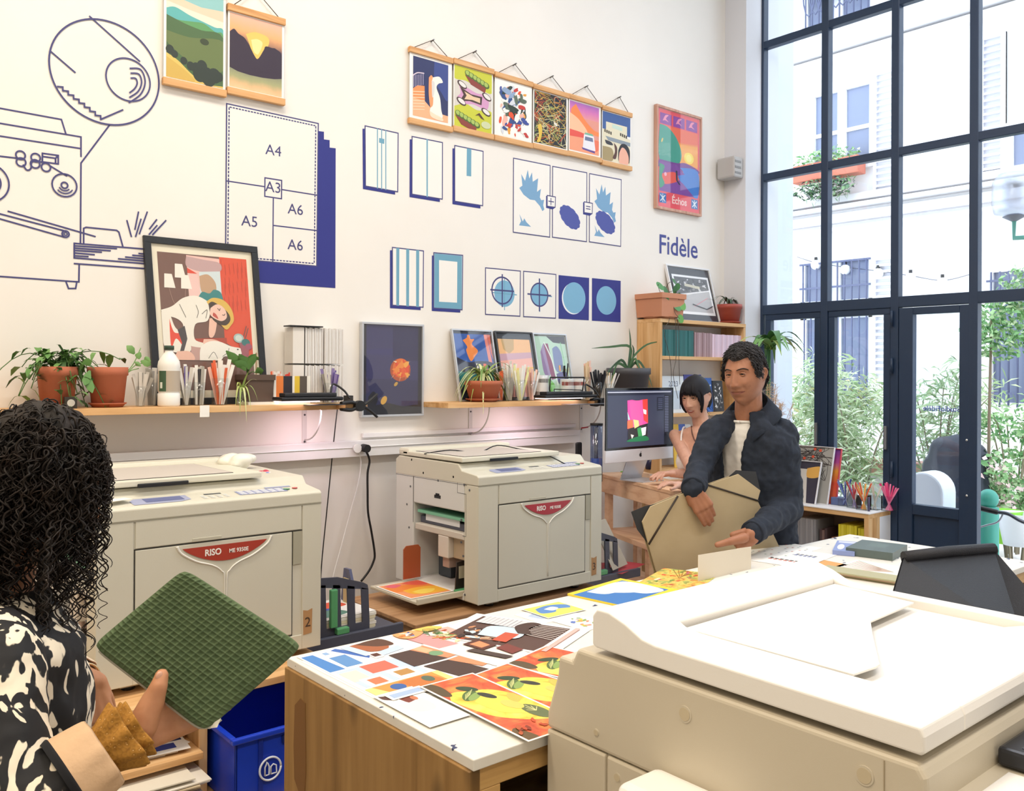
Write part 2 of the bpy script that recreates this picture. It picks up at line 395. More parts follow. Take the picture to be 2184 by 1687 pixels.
bush('rose_bush', 'leafy green bush with pale blossoms right of the door', 2165, 950, 1120, 7.9, .42, 2200, OG2+[M('#f7d9d9')], .022, .06, 6)
tr = thing('standard_tree', 'slim potted tree with a small round crown right of the door', 'tree', (8.2, at(2115, 800, 0, 8.2).y, 0))
p = at(2115, 700, 0, 8.2)
B().tube(spline([(p.x, p.y, 0), (p.x, p.y+.02, 1), (p.x, p.y, p.z+.1)]), .018, M('#8c7a68', .8), 6, .01).build('trunk', tr, w=True)
f = B(); foliage(f, p+Vector((0, -.05, .0)), (.2, .30, .30), 900, OG2, .02, .06, random.Random(7)); foliage(f, p+Vector((0, -.2, .3)), (.12, .14, .22), 260, OG2, .02, .06, random.Random(8)); f.build('foliage', tr, w=True)
bush('shrub', 'grey-green shrub between the slim tree and the rose bush', 2160, 850, 960, 8.8, .35, 900, OG2, .018, .07, 9)
# planters
p = at(1820, 985, 0, 7.5)
B().lathe([(.26, 0), (.30, .3), (.33, .36), (.30, .36), (.28, .28)], (7.5, p.y, -.02), M('#b9bcc2', .7), 24).build('planter', w=True)
tag(bpy.data.objects['planter'], 'round grey concrete planter under the oleander behind the middle window light', 'planter')
for (x0, x1, py, X) in ((1850, 1935, 985, 8.2), (1938, 2010, 992, 8.9)):
    a, c = at(x0, py, 0, X), at(x1, py, 0, X)
    o = B().box((X-.14, c.y, a.z-.1), (X+.14, a.y, a.z+.04), M('#c48b78', .7)).box((X-.12, c.y+.05, -.02), (X+.12, a.y-.05, a.z-.1), M('#dcd8d4')).build('planter_box', w=True, bevel=.01)
    tag(o, 'terracotta trough on a pale block %s' % ('behind the middle window light' if x0 < 1900 else 'behind the door glass'), 'planter')
# covered motorbike
mb = thing('covered_barbecue', 'bulky shape under a black cover seen through the door glass', 'cover', (7.6, at(2040, 1000, 0, 7.6).y, 0))
b = B(); p = at(2016, 1000, 0, 7.6); hz = at(2035, 925, 0, 7.6).z
for k, (dy, h, r) in enumerate(((-.25, hz, .24), (.0, hz-.02, .22), (.22, hz-.18, .16), (-.5, hz-.05, .22))): b.cap((p.x, p.y+dy*.42, .1), (p.x, p.y+dy*.42, h-r*.6), r*.6+.03, r*.6, M('#2b3140', .5))
b.build('cover', mb, w=True, mods=REMESH(.03))
# white half-round hood
p = at(2000, 1085, 0, 6.7); q0 = at(1955, 1085, 0, 6.7).y; q1 = at(2040, 1085, 0, 6.7).y; zt = at(2000, 1003, 0, 6.7).z; rr_ = (q0-q1)/2; zb = p.z
pts = [(6.7, q0, 0)]+[(6.7, (q0+q1)/2+rr_*math.cos(a), zt-rr_+rr_*math.sin(a)) for a in [PI*i/14 for i in range(15)]]+[(6.7, q1, 0)]
o = B().prism(pts, (-.22, 0, 0), M('#f6f8fb', .35)).build('vent_hood', w=True, bevel=.015); tag(o, 'white round-topped box standing outside behind the door glass', 'box')
# green bollard, bucket, pot, bicycle
p = at(2108, 1100, 0, 6.6); zt = at(2108, 1043, 0, 6.6).z; TQ = M('#3f9c8c', .45)
bo = thing('bollard', 'turquoise green bollard with a ball top just outside the open doorway', 'bollard', (6.6, p.y, 0))
B().lathe([(.075, -.02), (.075, .35), (.068, .4), (.068, zt-.13), (.05, zt-.12)], (6.6, p.y, 0), TQ, 24).build('post', bo, w=True)
B().ell((6.6, p.y, zt-.07), (.066, .066, .07), TQ).build('ball_top', bo, w=True)
p = at(2150, 1125, 0, 7.3); o = B().lathe([(.09, 0), (.12, .24), (.125, .25), (.11, .25), (.1, .2)], (7.3, p.y+.02, p.z-.12), M('#8ed63c', .4), 20).build('bucket', w=True); tag(o, 'lime green bucket on the ground behind the bicycle handlebar', 'bucket')
p = at(2184, 1130, 0, 7.2); o = B().lathe([(.1, 0), (.14, .2), (.15, .24), (.13, .24), (.12, .2)], (7.2, p.y+.04, p.z-.12), M('#e9ecf2', .4), 20).build('flower_pot', w=True); tag(o, 'white flower pot at the right edge beside the lime green bucket', 'pot')
bk = thing('bicycle_handlebar', 'black grip and bent steel bar of a bicycle in front of the green bollard', 'handlebar', at(2140, 1090, 0, 6.2))
A = lambda x, y, X=6.2: at(x, y, 0, X)
B().cap(A(2088, 1083), A(2125, 1092), .018, .017, BLACK).build('grip', bk, w=True)
B().tube(spline([A(2125, 1092), A(2150, 1096), A(2175, 1110), A(2200, 1120)]), .012, M('#60646c', .3, .8)).build('bar', bk, w=True)
B().tube(spline([A(2140, 1095), A(2128, 1113), A(2105, 1120), A(2088, 1125)]), .006, M('#a9adb4', .3, .8)).build('brake_lever', bk, w=True)
# street lamp outside
p = at(2163, 440, 0, 8.0); lp = thing('street_lamp', 'wall lantern with a milky dome at the right edge of the window', 'lamp', (8.0, p.y, p.z))
LZ = at(2163, 462, 0, 8.).z
B().lathe([(.05, 0), (.15, .03), (.17, .12), (.165, .3), (.12, .36), (.02, .38)], (8, p.y, LZ), glassm('milk_glass', '#dfe3ec', .25, .3), 20).build('dome', lp, w=True)
B().lathe([(.02, -.04), (.09, .0), (.05, .02)], (8, p.y, LZ), M('#5b6270')).tube([(8, p.y, LZ), (8, p.y, LZ-.18), (8, p.y-.35, LZ-.2)], .02, M('#3f8f80')).build('arm', lp, w=True)
# string lights
sl = thing('string_lights', 'cable of small round bulbs strung across the facade', 'light string', A(1740, 560, 10.52))
pts = [A(1700, 548, 10.52), A(1740, 560, 10.52), A(1803, 570, 10.52), A(1873, 578, 10.52), A(1942, 588, 10.52), A(2010, 598, 10.52), A(2070, 585, 10.52)]
B().tube(spline(pts), .004, M('#55586a'), 4).build('cable', sl, w=True)
for q in pts[1:6]:
    b = B(); b.ell(q+Vector((0, 0, -.03)), (.065, .065, .065), M('#ffffff', .3)); b.cyl(q+Vector((0, 0, .02)), q+Vector((0, 0, .07)), .02, BLACK); b.build('bulb', sl, w=True)
# window box with geraniums on the facade
wb = thing('window_box', 'terracotta window box with trailing green plants on the facade window', 'planter', FA(1800, 370))
a, c = FA(1715, 372), FA(1857, 352)
B().box((XF-.32, c.y, FA(1780, 388).z), (XF-.12, a.y, FA(1780, 352).z), M('#c9715a', .7)).build('trough', wb, w=True, bevel=.01)
f = B(); ce = (a+c)/2
foliage(f, (XF-.25, ce.y, FA(1780, 345).z), (.1, .5, .12), 260, OG2, .02, .09, random.Random(11)); foliage(f, (XF-.3, ce.y, FA(1780, 410).z), (.08, .45, .16), 420, [M('#5d7f58'), M('#7fa070'), M('#3d5547')], .02, .08, random.Random(12)); f.build('foliage', wb, w=True)
# ceiling lamps
first = None
for i, (x, y, c, p) in enumerate(LAMPS):
    if first is None:
        first = thing('ceiling_lamp', 'long white lamp housing hung under the high ceiling', 'lamp', (x, y, 4.95), 'ceiling lamps')
        B().box((-.78, -.28, 0), (.78, .28, .07), WHITE).build('housing', first, bevel=.01)
        B().cyl((-.5, 0, .07), (-.5, 0, .35), .006, BLACK, 6).build('cable', first); B().cyl((.5, 0, .07), (.5, 0, .35), .006, BLACK, 6).build('cable', first)
    else: dup(first, (x, y, 4.95))
# small white alarm speaker on the pier
p = at(1565, 362, 0, 5.30)
sp = thing('alarm_siren', 'small grey boxy siren fixed on the pier beside the tall window', 'siren', (5.31, p.y, p.z))
B().box((-.11, -.075, -.075), (0, .075, .075), M('#b9b7b6', .5)).build('housing', sp, bevel=.012)
b = B()
for k in range(3): b.box((-.1, -.077, -.05+k*.04), (-.03, -.074, -.035+k*.04), M('#8d8c8c'))
b.build('grille', sp)
# ================================================================ WALL DRAWINGS (painted on the left wall)
def ribbon(b, pts, w, m, nrm):
    """mitred flat line"""
    q = [Vector(pts[0])]
    for p in pts[1:]:
        if (Vector(p)-q[-1]).length > 1e-5: q.append(Vector(p))
    n = len(q)
    if n < 2: return
    cl = (q[0]-q[-1]).length < 1e-5 or (n > 3 and (Vector(pts[0])-Vector(pts[-1])).length < 1e-5); vs = []
    if not cl:
        e = (q[1]-q[0]).normalized()*w*.3; q[0] = q[0]-e; q[-1] = q[-1]+(q[-1]-q[-2]).normalized()*w*.3
    for i in range(n):
        a = q[i]-q[i-1] if i else (q[0]-q[-2] if cl else q[1]-q[0]); c = q[i+1]-q[i] if i < n-1 else (q[1]-q[0] if cl else a)
        a = a.normalized(); c = c.normalized(); d = a+c; d = d.normalized() if d.length > .2 else a
        sd = d.cross(nrm).normalized(); k = 1/max(a.cross(nrm).normalized().dot(sd), .45); vs += [q[i]-sd*w/2*k, q[i]+sd*w/2*k]
    b.add(vs, [(2*i, 2*i+2, 2*i+3, 2*i+1) for i in range(n-1)], m)
class Wall:
    """flat paint on the wall; coordinates are read off in a zoomed view with origin (ox, oy) and scale s"""
    def __init__(s, ox, oy, sc, y=YW-.0012): s.b = B(); s.o = (ox, oy, sc); s.y = y; s.k = 0
    def p(s, x, y): q = at(s.o[0]+x*s.o[2], s.o[1]+y*s.o[2], 1, YW); return Vector((q.x, s.y-.00004*s.k, q.z))
    def prs(s, a): return [s.p(a[i], a[i+1]) for i in range(0, len(a), 2)]
    def poly(s, m, *a): s.b.poly(s.prs(a), m); s.k += 1; return s
    def strip(s, m, pts, w):
        ribbon(s.b, pts, w, m, Vector((0, -1, 0)))
    def line(s, m, w, *a): s.strip(m, s.prs(a), w); s.k += 1; return s
    def curve(s, m, w, *a): s.strip(m, spline(s.prs(a), 8), w); s.k += 1; return s
    def dash(s, m, w, x0, y0, x1, y1, n):
        P, Q = s.p(x0, y0), s.p(x1, y1)
        for i in range(n): s.strip(m, [P+(Q-P)*((i+.2)/n), P+(Q-P)*((i+.7)/n)], w)
        return s
    def c3(s, *a):
        A_, B_, C_ = [(v.x, v.z) for v in s.prs(a)]
        (ax, ay), (bx, by), (cx, cy) = A_, B_, C_; d = 2*(ax*(by-cy)+bx*(cy-ay)+cx*(ay-by))
        ux = ((ax*ax+ay*ay)*(by-cy)+(bx*bx+by*by)*(cy-ay)+(cx*cx+cy*cy)*(ay-by))/d; uy = ((ax*ax+ay*ay)*(cx-bx)+(bx*bx+by*by)*(ax-cx)+(cx*cx+cy*cy)*(bx-ax))/d
        return ux, uy, math.hypot(ax-ux, ay-uy)
    def ring(s, m, w, cx, cz, rx, rz=None, a0=0, a1=2*PI, n=48):
        rz = rz or rx; y = s.y-.00004*s.k
        s.strip(m, [Vector((cx+rx*math.cos(a0+(a1-a0)*i/n), y, cz+rz*math.sin(a0+(a1-a0)*i/n))) for i in range(n+1)], w); s.k += 1; return s
    def rng(s, m, w, x, y, r): q = s.p(x, y); return s.ring(m, w, q.x, q.z, r, n=24)
    def disc(s, m, cx, cz, rx, rz=None, n=40):
        rz = rz or rx; y = s.y-.00004*s.k
        s.b.poly([Vector((cx+rx*math.cos(2*PI*i/n), y, cz+rz*math.sin(2*PI*i/n))) for i in range(n)], m); s.k += 1; return s
    def txt(s, t, size, m, x, y, align='CENTER', bold=0, sx=1):
        s.k += 4; q = s.p(x, y); T = Matrix.Translation(q)@Matrix(((1, 0, 0), (0, 0, -1), (0, 1, 0))).to_4x4()
        s.b.text(t, size, m, T, align, bold, ex=.00005, sx=sx); return s
    def done(s, name, label, cat='wall drawing', group=None): return tag(s.b.build(name, w=True), label, cat, group)
INK = M('#44447a', .6)
LW = .0062
w = Wall(0, 0, .3793)
for a in ((-20,605,345,672,370,752), (-20,690,455,770,455,880), (-20,762,452,835), (618,700,455,917,452,1365), (445,1485,443,1585,-20,1553), (370,1582,385,1622,425,1622,432,1582),
          (-20,876,98,890), (238,862,327,874,327,922,238,910,238,862), (240,880,312,890,312,918), (312,890,327,874), (280,932,375,990), (45,1188,535,1330), (-10,1200,370,1300), (-10,1228,360,1333),
          (470,1370,470,1284,484,1278,655,1295,668,1305,690,1385), (810,1400,417,1368,417,1450,810,1482), (417,1482,810,1510), (417,1382,655,1398), (417,1395,620,1410), (417,1408,570,1418), (417,1422,530,1432), (417,1438,495,1443),
          (780,1425,812,1428), (745,1435,812,1441), (705,1445,812,1455), (665,1455,812,1468), (713,1240,738,1330), (778,1192,758,1290), (792,1232,762,1330), (827,1192,783,1315), (880,1235,840,1287), (882,1268,838,1318), (932,1240,857,1320),
          (503,92,785,345), (285,290,422,408), (565,672,690,618)): w.line(INK, LW, *a)
w.curve(INK, LW, 130, 928, 145, 952, 160, 957, 174, 945, 178, 912, 205, 908, 235, 912)
for x, y in ((115,873), (118,912), (200,887), (197,922), (258,941)): w.rng(INK, LW, x, y, .0165)
for r in (.046, .012): w.rng(INK, LW, 362, 1042, r)
q = w.p(362, 1042)
for r, a in ((.022, -2.6), (.033, -2.4)): w.ring(INK, LW*.8, q.x, q.z, r, a0=a, a1=a+1.9, n=16)
q = w.p(-75, 1025); w.ring(INK, LW, q.x, q.z, w.p(50, 1025).x-q.x); w.ring(INK, LW, q.x, q.z, w.p(4, 1025).x-q.x)
w.rng(INK, LW, 368, 1316, .013); w.rng(INK, LW*.7, 368, 1316, .006)
w.ring(INK, LW*1.1, *w.c3(277, 310, 892, 450, 640, 703), n=80)
w.ring(INK, LW, *w.c3(620, 500, 760, 345, 838, 440))
for a in ((730,385,790,392,815,460,790,530,725,578), (735,412,780,418,795,465,775,515,728,548), (735,440,762,442,770,470,755,500,728,522)): w.curve(INK, LW, *a)
z = [322, 487]
for i in range(8):
    x, y = 322+i*30.4, 487+i*23.1; z += [x+30, y+3, x+30.4, y+23.1] if i < 8 else []
w.line(INK, LW, *z)
w.done('printing_machine_drawing', 'blue line drawing of a printing press with a magnified paper roll painted on the wall')
# A3 paper-size diagram
w = Wall(0, 0, .3793)
w.poly(NAVY, 1789,737,1821,741,1821,784,1853,788,1853,830,1887,834,1885,1620,1459,1590,1275,1575,1275,1450,1780,1497)
w.poly(M('#f1ede7', .75), 1274,583,1789,695,1780,1497,1264,1450)
w.line(INK, LW, 1274,583,1789,695,1780,1497,1268,1450,1274,583)
w.dash(INK, .006, 1289,602,1775,708,30).dash(INK, .006, 1775,708,1766,1482,40).dash(INK, .006, 1288,602,1280,1440,40).dash(INK, .006, 1284,1440,1766,1482,26)
w.line(INK, LW, 1275,1018,1488,1050).line(INK, LW, 1583,1066,1783,1098).line(INK, LW, 1536,1115,1533,1476).line(INK, LW, 1537,1268,1781,1297)
w.line(INK, LW, 1489,1000,1583,1015,1582,1118,1488,1104,1489,1000)
for t_, x, y in (('A4', 1537, 874), ('A3', 1536, 1081), ('A5', 1403, 1273), ('A6', 1661, 1205), ('A6', 1660, 1405)): w.txt(t_, .070, INK, x, y)
w.done('paper_size_drawing', 'painted diagram of nested A3 to A6 sheets with a dark blue step shadow')
# three single sheets
S2 = (740, 60, .3022)
PW = M('#f4f1ec', .75)
def sheet(tl, tr, br, bl, dx, dy):
    w = Wall(*S2)
    w.poly(NAVY, tl[0]-dx, tl[1]+dy, tl[0]+dx, tl[1]+dy, bl[0]+dx, bl[1]-dy, br[0]-dx, br[1]-dy, br[0]-dx, br[1]+dy, bl[0]-dx, bl[1]+dy)
    w.poly(PW, *tl, *tr, *br, *bl); w.line(INK, .006, *tl, *tr, *br, *bl, *tl); return w
w = sheet((127,690), (360,742), (357,1155), (130,1115), 18, 20)
for x in (214, 244, 273): w.line(TEAL, .006, x, 690+(x-127)*.223, x, 1115+(x-130)*.176)
w.poly(TEAL, 226,775,263,783,262,818,225,808); w.done('sheet_drawing', 'painted sheet outline with three thin teal lines and a small teal square', group='painted sheet outlines')
w = sheet((459,765), (673,808), (672,1207), (458,1172), 17, 20)
w.line(TEAL, .009, 565, 788, 565, 1188); w.done('sheet_drawing', 'painted sheet outline split by one thin teal centre line', group='painted sheet outlines')
w = sheet((760,829), (960,870), (957,1253), (760,1222), 16, 20)
w.poly(TEAL, 845,848,877,854,876,1047,843,1043); w.done('sheet_drawing', 'painted sheet outline with a short teal bar hanging from its top', group='painted sheet outlines')
# two sheets lower
S2 = (740, 480, .3022)
w = sheet((320,158), (539,183), (536,580), (320,566), 17, 20)
for x in (347, 417, 487): w.poly(TEAL, x, 158+(x-320)*.114, x+22, 160+(x-320)*.114, x+20, 568+(x-320)*.064, x, 566+(x-320)*.064)
w.done('sheet_drawing', 'painted sheet outline with three broad vertical teal stripes', group='painted sheet outlines')
w = sheet((612,195), (816,214), (812,598), (611,586), 13, 20)
w.poly(TEAL, 616,200,811,218,808,594,615,582).poly(PW, 649,247,778,260,776,548,649,541)
w.done('sheet_drawing', 'painted sheet outline filled by a broad teal border', group='painted sheet outlines')
# register marks and moons
q4 = ((977,302,1223,325,1220,643,977,630), (1246,326,1474,349,1471,657,1246,646), (1493,353,1708,373,1706,672,1493,661), (1729,374,1931,394,1930,686,1728,675))
TL2 = M('#7db3d3', .6)
for i, c in enumerate(q4):
    w = Wall(740, 480, .3022)
    w.poly(PW if i < 2 else NAVY, *c)
    if i < 2:
        w.line(INK, .006, *c, c[0], c[1]); cx, cy, ox, oy = ((1095, 462, 16, 22), (1357, 492, 3, 4))[i]
        r = .076 if i == 0 else .068; q = w.p(cx+ox, cy+oy); w.disc(TL2, q.x, q.z, r); 
        w.line(TEAL, .006, cx+ox, cy+oy-115, cx+ox, cy+oy+115).line(TEAL, .006, cx+ox-85, cy+oy-8, cx+ox+85, cy+oy+9)
        q = w.p(cx, cy); w.ring(INK, .009, q.x, q.z, r); w.line(INK, .009, cx, cy-112, cx, cy+114).line(INK, .009, cx-82, cy-6, cx+80, cy+6)
        w.done('register_drawing', ('painted frame with a register cross and circle clearly shifted off its pale blue disc', 'painted frame with a register cross and circle almost aligned on its pale blue disc')[i], group='painted register squares')
    else:
        cx, cy = ((1604, 514), (1830, 532))[i-2]; q = w.p(cx, cy); r = .096 if i == 2 else .091
        if i == 2: w.disc(M('#f0f2f5'), q.x-.010, q.z-.006, r)
        w.disc(TL2, q.x, q.z, r)
        w.done('disc_drawing', ('dark blue painted square with a pale blue disc and a white crescent edge', 'plain dark blue painted square with a pale blue disc, no crescent')[i-2], group='painted register squares')
# plus / equals overlay diagram
def splash(w, pts): w.poly(M('#7ba7cc', .6), *pts)
SP = [1229,1030,1256,1078,1275,1000,1286,1062,1305,1018,1310,1085,1348,1060,1343,1120,1340,1155,1368,1135,1360,1195,1370,1215,1390,1212,1384,1250,1392,1280,1378,1292,1360,1255,1325,1215,1290,1210,1245,1175,1215,1128,1237,1112]
SM = [1213,1392,1228,1362,1216,1312,1240,1365,1250,1342,1266,1370,1298,1402]
def cloud(w, cx, cy, s, m):
    pts = []
    for i in range(72):
        a = 2*PI*i/72; r = 1+.07*abs(math.sin(a*6)); x, y = 62*r*math.cos(a), 112*r*math.sin(a); t = -.62
        pts += [cx+s*(x*math.cos(t)-y*math.sin(t))*1.0, cy+s*(x*math.sin(t)+y*math.cos(t))]
    w.poly(m, *pts)
w = Wall(740, 60, .3022); CB = M('#4e58a4', .6)
for c in ((1175,918,1433,970,1430,1475,1173,1440), (1451,976,1692,1021,1690,1507,1449,1475), (1711,1027,1935,1070,1931,1540,1710,1508)):
    w.poly(PW, *c); w.line(INK, .006, *c, c[0], c[1])
splash(w, SP); splash(w, SM); cloud(w, 1572, 1335, .84, CB)
splash(w, [v if i % 2 else (v-1229)*.88+1757 for i, v in enumerate(SP)] if False else [(v-1030)*.93+1130 if i % 2 else (v-1229)*.86+1757 for i, v in enumerate(SP)])
splash(w, [(v-1402)*.93+1475 if i % 2 else (v-1213)*.86+1744 for i, v in enumerate(SM)]); cloud(w, 1822, 1372, .8, CB)
for x, y, t_ in ((1438, 1225, '+'), (1699, 1270, '=')):
    w.poly(NAVY, x-34,y-40,x-18,y-46,x+28,y-36,x+28,y+44,x+14,y+54,x-34,y+44)
    w.poly(PW, x-26,y-44,x+32,y-33,x+30,y+40,x-26,y+32); w.line(INK, .006, x-26,y-44,x+32,y-33,x+30,y+40,x-26,y+32,x-26,y-44)
    if t_ == '+': w.line(INK, .006, x, y-24, x, y+22).line(INK, .006, x-16, y-4, x+20, y+2)
    else: w.line(INK, .006, x-12, y-13, x+16, y-8).line(INK, .006, x-12, y+4, x+16, y+9)
w.done('overlay_drawing', 'painted equation of three panels, pale splash plus dark cloud equals both overlaid')
# shop lettering
w = Wall(1300, 180, .42683)
q = w.p(245, 843); e = w.p(425, 865)
w.txt('Fidèle', .185, M('#454d94', .6), 243, 842, 'LEFT', bold=.0014, sx=.97)
w.done('wall_lettering', 'blue lettering Fidèle painted on the wall above the bookcase', 'lettering')

# ================================================================ PRINTS, POSTERS, FRAMES
class Art:
    """flat artwork on a sheet; shapes use u,v in 0..100 from the top left"""
    def __init__(s, tl, tr, bl, n, b=None, step=.00005, k=1):
        s.tl, s.du, s.dv, s.n = Vector(tl), (Vector(tr)-Vector(tl))/100, (Vector(bl)-Vector(tl))/100, Vector(n).normalized(); s.b = b or B(); s.k = k; s.st = step
    def P(s, u, v): return s.tl+s.du*u+s.dv*v+s.n*(s.st*s.k)
    def g(s, m, *a, n=0):
        s.b.poly([s.P(a[i], a[i+1]) for i in range(0, len(a), 2)], m); s.k += 1; return s
    def e(s, m, cx, cy, rx, ry, rot=0, n=22):
        c, q = math.cos(rot), math.sin(rot)
        return s.g(m, *[v for i in range(n) for v in (cx+rx*math.cos(2*PI*i/n)*c-ry*math.sin(2*PI*i/n)*q, cy+rx*math.cos(2*PI*i/n)*q+ry*math.sin(2*PI*i/n)*c)])
    def l(s, m, w, *a, cv=False):
        pts = [s.P(a[i], a[i+1]) for i in range(0, len(a), 2)]
        if cv: pts = spline(pts, 5)
        ribbon(s.b, pts, w, m, s.n)
        s.k += 1; return s
    def sm(s, m, *a):
        pts = spline([Vector((a[i], a[i+1], 0)) for i in range(0, len(a), 2)]+[Vector((a[0], a[1], 0))], 5)[:-1]
        return s.g(m, *[min(max(v, 0), 100) for p in pts for v in (p.x, p.y)])
    def t(s, txt, size, m, u, v, align='CENTER', bold=0, sx=1):
        x = s.du.normalized(); y = -s.dv.normalized(); T = Matrix((x, y, x.cross(y))).transposed().to_4x4(); T.translation = s.P(u, v)
        s.b.text(txt, size, m, T, align, bold, ex=.0001, sx=sx); s.k += 1; return s
    def blobs(s, ms, n, u0, v0, u1, v1, r0, r1, seed, asp=1.4):
        R = random.Random(seed)
        for i in range(n):
            r = R.uniform(r0, r1); cx, cy = R.uniform(u0+r, u1-r), R.uniform(v0+r, v1-r); a = R.uniform(0, 3)
            pts = []
            for j in range(10):
                t = 2*PI*j/10; rr = r*R.uniform(.6, 1.1); pts += [cx+rr*math.cos(t)*math.cos(a)*1.2-rr*math.sin(t)*math.sin(a)*.6, cy+(rr*math.cos(t)*math.sin(a)*1.2+rr*math.sin(t)*math.cos(a)*.6)/asp]
            pts = [min(max(p, (u0, v0)[i % 2]), (u1, v1)[i % 2]) for i, p in enumerate(pts)]
            s.sm(R.choice(ms), *pts)
        return s
    def bands(s, ms, u0, v0, u1, v1, seed=1, wav=2):
        R = random.Random(seed); n = len(ms)
        for i, m in enumerate(ms):
            va = v0+(v1-v0)*i/n
            top = [(u0+(u1-u0)*j/8, va+(R.uniform(-wav, wav) if i else 0)) for j in range(9)]
            s.g(m, *[c for p in top for c in p], u1, v1, u0, v1)
        return s
def grad(name, stops, ax='Z'):
    """vertical colour print (ink gradient of the artwork itself)"""
    k = ('gr', name)
    if k in MC: return MC[k]
    m, nt, b = newmat(name); N = nt.nodes; L = nt.links
    tc = N.new('ShaderNodeTexCoord'); sp = N.new('ShaderNodeSeparateXYZ'); L.new(tc.outputs['Generated'], sp.inputs[0])
    nz = N.new('ShaderNodeTexNoise'); nz.inputs['Scale'].default_value = 4; nz.inputs['Detail'].default_value = 6; L.new(tc.outputs['Generated'], nz.inputs[0])
    ad = N.new('ShaderNodeMath'); ad.operation = 'MULTIPLY_ADD'; ad.inputs[1].default_value = .12; L.new(nz.outputs['Fac'], ad.inputs[0]); L.new(sp.outputs[ax], ad.inputs[2])
    sb = N.new('ShaderNodeMath'); sb.operation = 'SUBTRACT'; sb.inputs[1].default_value = .06; L.new(ad.outputs[0], sb.inputs[0])
    r = ramp(nt, stops); L.new(sb.outputs[0], r.inputs[0]); L.new(r.outputs[0], b.inputs['Base Color']); b.inputs['Roughness'].default_value = .6
    MC[k] = m; return m
PAPER = M('#f5f3ee', .7)
RAIL = wood('oak_rail', '#d9a36a', '#e4b681', '#c48c54', 0, 1.5)
NY = Vector((0, -1, 0))
def hanging(px, label, paint, hook, margins=(6, 3, 6, 3), string=True, rail=.032, name='hanging_print', group='prints hanging from wooden rails', bg=None):
    """px = TL TR BL BR outer corners incl. rails"""
    yy = YW-.022; TL, TR, BL, BR = [at(x, y, 1, yy) for x, y in px]
    x0, x1 = (TL.x+BL.x)/2, (TR.x+BR.x)/2; zt, zb = (TL.z+TR.z)/2, (BL.z+BR.z)/2
    t = thing(name, label, 'poster', (x0, YW, zb), group)
    B().box((x0, YW-.028, zt-rail), (x1, YW-.004, zt), RAIL).build('rail', t, w=True, bevel=.003)
    B().box((x0, YW-.028, zb), (x1, YW-.004, zb+rail), RAIL).build('rail', t, w=True, bevel=.003)
    a, c = x0+(x1-x0)*.015, x1-(x1-x0)*.015
    pr = B().box((a, YW-.017, zb+rail*.5), (c, YW-.0165, zt-rail*.5), PAPER).build('paper', t, w=True)
    mu0, mt, mu1, mb = margins; W_ = c-a
    A0 = Art((a+W_*mu0/100, YW-.0175, zt-rail-W_*mt/100), (c-W_*mu1/100, YW-.0175, zt-rail-W_*mt/100), (a+W_*mu0/100, YW-.0175, zb+rail+W_*mb/100), NY)
    if bg: A0.g(bg, 0, 0, 100, 0, 100, 100, 0, 100)
    paint(A0); A0.b.build('artwork', t, w=True)
    if hook:
        h = at(hook[0], hook[1], 1, YW-.012)
        s = B().tube([(x0+.03, YW-.016, zt), (h.x, YW-.016, h.z), (x1-.03, YW-.016, zt)], .0022, M('#5a5048'), 5); s.build('string', t, w=True)
        B().cyl((h.x, YW-.03, h.z), (h.x, YW, h.z-.004), .004, M('#777777', .3, .9), 8).build('nail', t, w=True)
    return t
def p_hills(a):
    a.g(M('#8fc3c4'), 0,0,100,0,100,30,0,30).g(M('#f0cdb4'), 0,10,30,13,60,16,100,14,100,34,60,34,30,30,0,30).g(M('#dfe0cf'), 0,18,40,22,100,26,100,40,0,40)
    a.sm(M('#5fb0b0'), 0,26,15,23,40,28,62,31,85,34,100,35,100,60,0,60).sm(M('#5f9a62'), 0,34,20,36,45,34,65,33,85,39,100,41,100,80,0,80)
    a.sm(M('#4d6b45'), 0,33,30,38,60,41,100,44,100,100,0,100).sm(M('#68794a'), 0,50,40,52,100,48,100,80,60,85,0,62)
    a.e(M('#39452f'), 66, 53, 8, 3.6).sm(M('#dcc068'), 0,74,20,80,45,92,70,99,100,98,100,100,0,100).sm(M('#cfae58'), 0,78,30,88,50,98,40,100,0,100)
    for x, y, r in ((6,70,7),(14,74,6),(30,79,6),(42,83,7),(52,84,9),(62,80,9),(72,86,8),(84,88,12),(92,88,8),(58,90,12),(74,93,12)): a.e(M('#2f3a34'), x, y, r, r*.7)
def p_valley(a):
    a.sm(M('#f4c667'), 30,24,50,18,75,24,60,52,50,54,42,46).sm(M('#fbdf9a'), 40,30,52,27,62,31,55,46,50,48,44,44)
    a.sm(M('#352a3c'), 0,26,8,21,16,26,28,30,38,40,46,50,53,54,64,40,68,34,80,34,88,34,100,42,100,74,0,74)
hanging([(348,-68),(484,-8),(348,180),(484,207)], 'green hill landscape print on wooden rails, left of the high pair', p_hills, (415, -90), margins=(4,2,4,2), name='hanging_landscape_print')
hanging([(485,4),(608,42),(485,197),(609,228)], 'sunset valley print on wooden rails, right of the high pair', p_valley, (545, -20), margins=(3,2,4,2), name='hanging_landscape_print', bg=grad('valley_ink', [(0, '#e9c79c'), (.07, '#dcb98a'), (.14, '#a8a87c'), (.3, '#7b8474'), (.38, '#3c4a80'), (.5, '#34365c'), (.6, '#4d3c52'), (.8, '#f0b27c'), (1, '#eeb8a4')]))
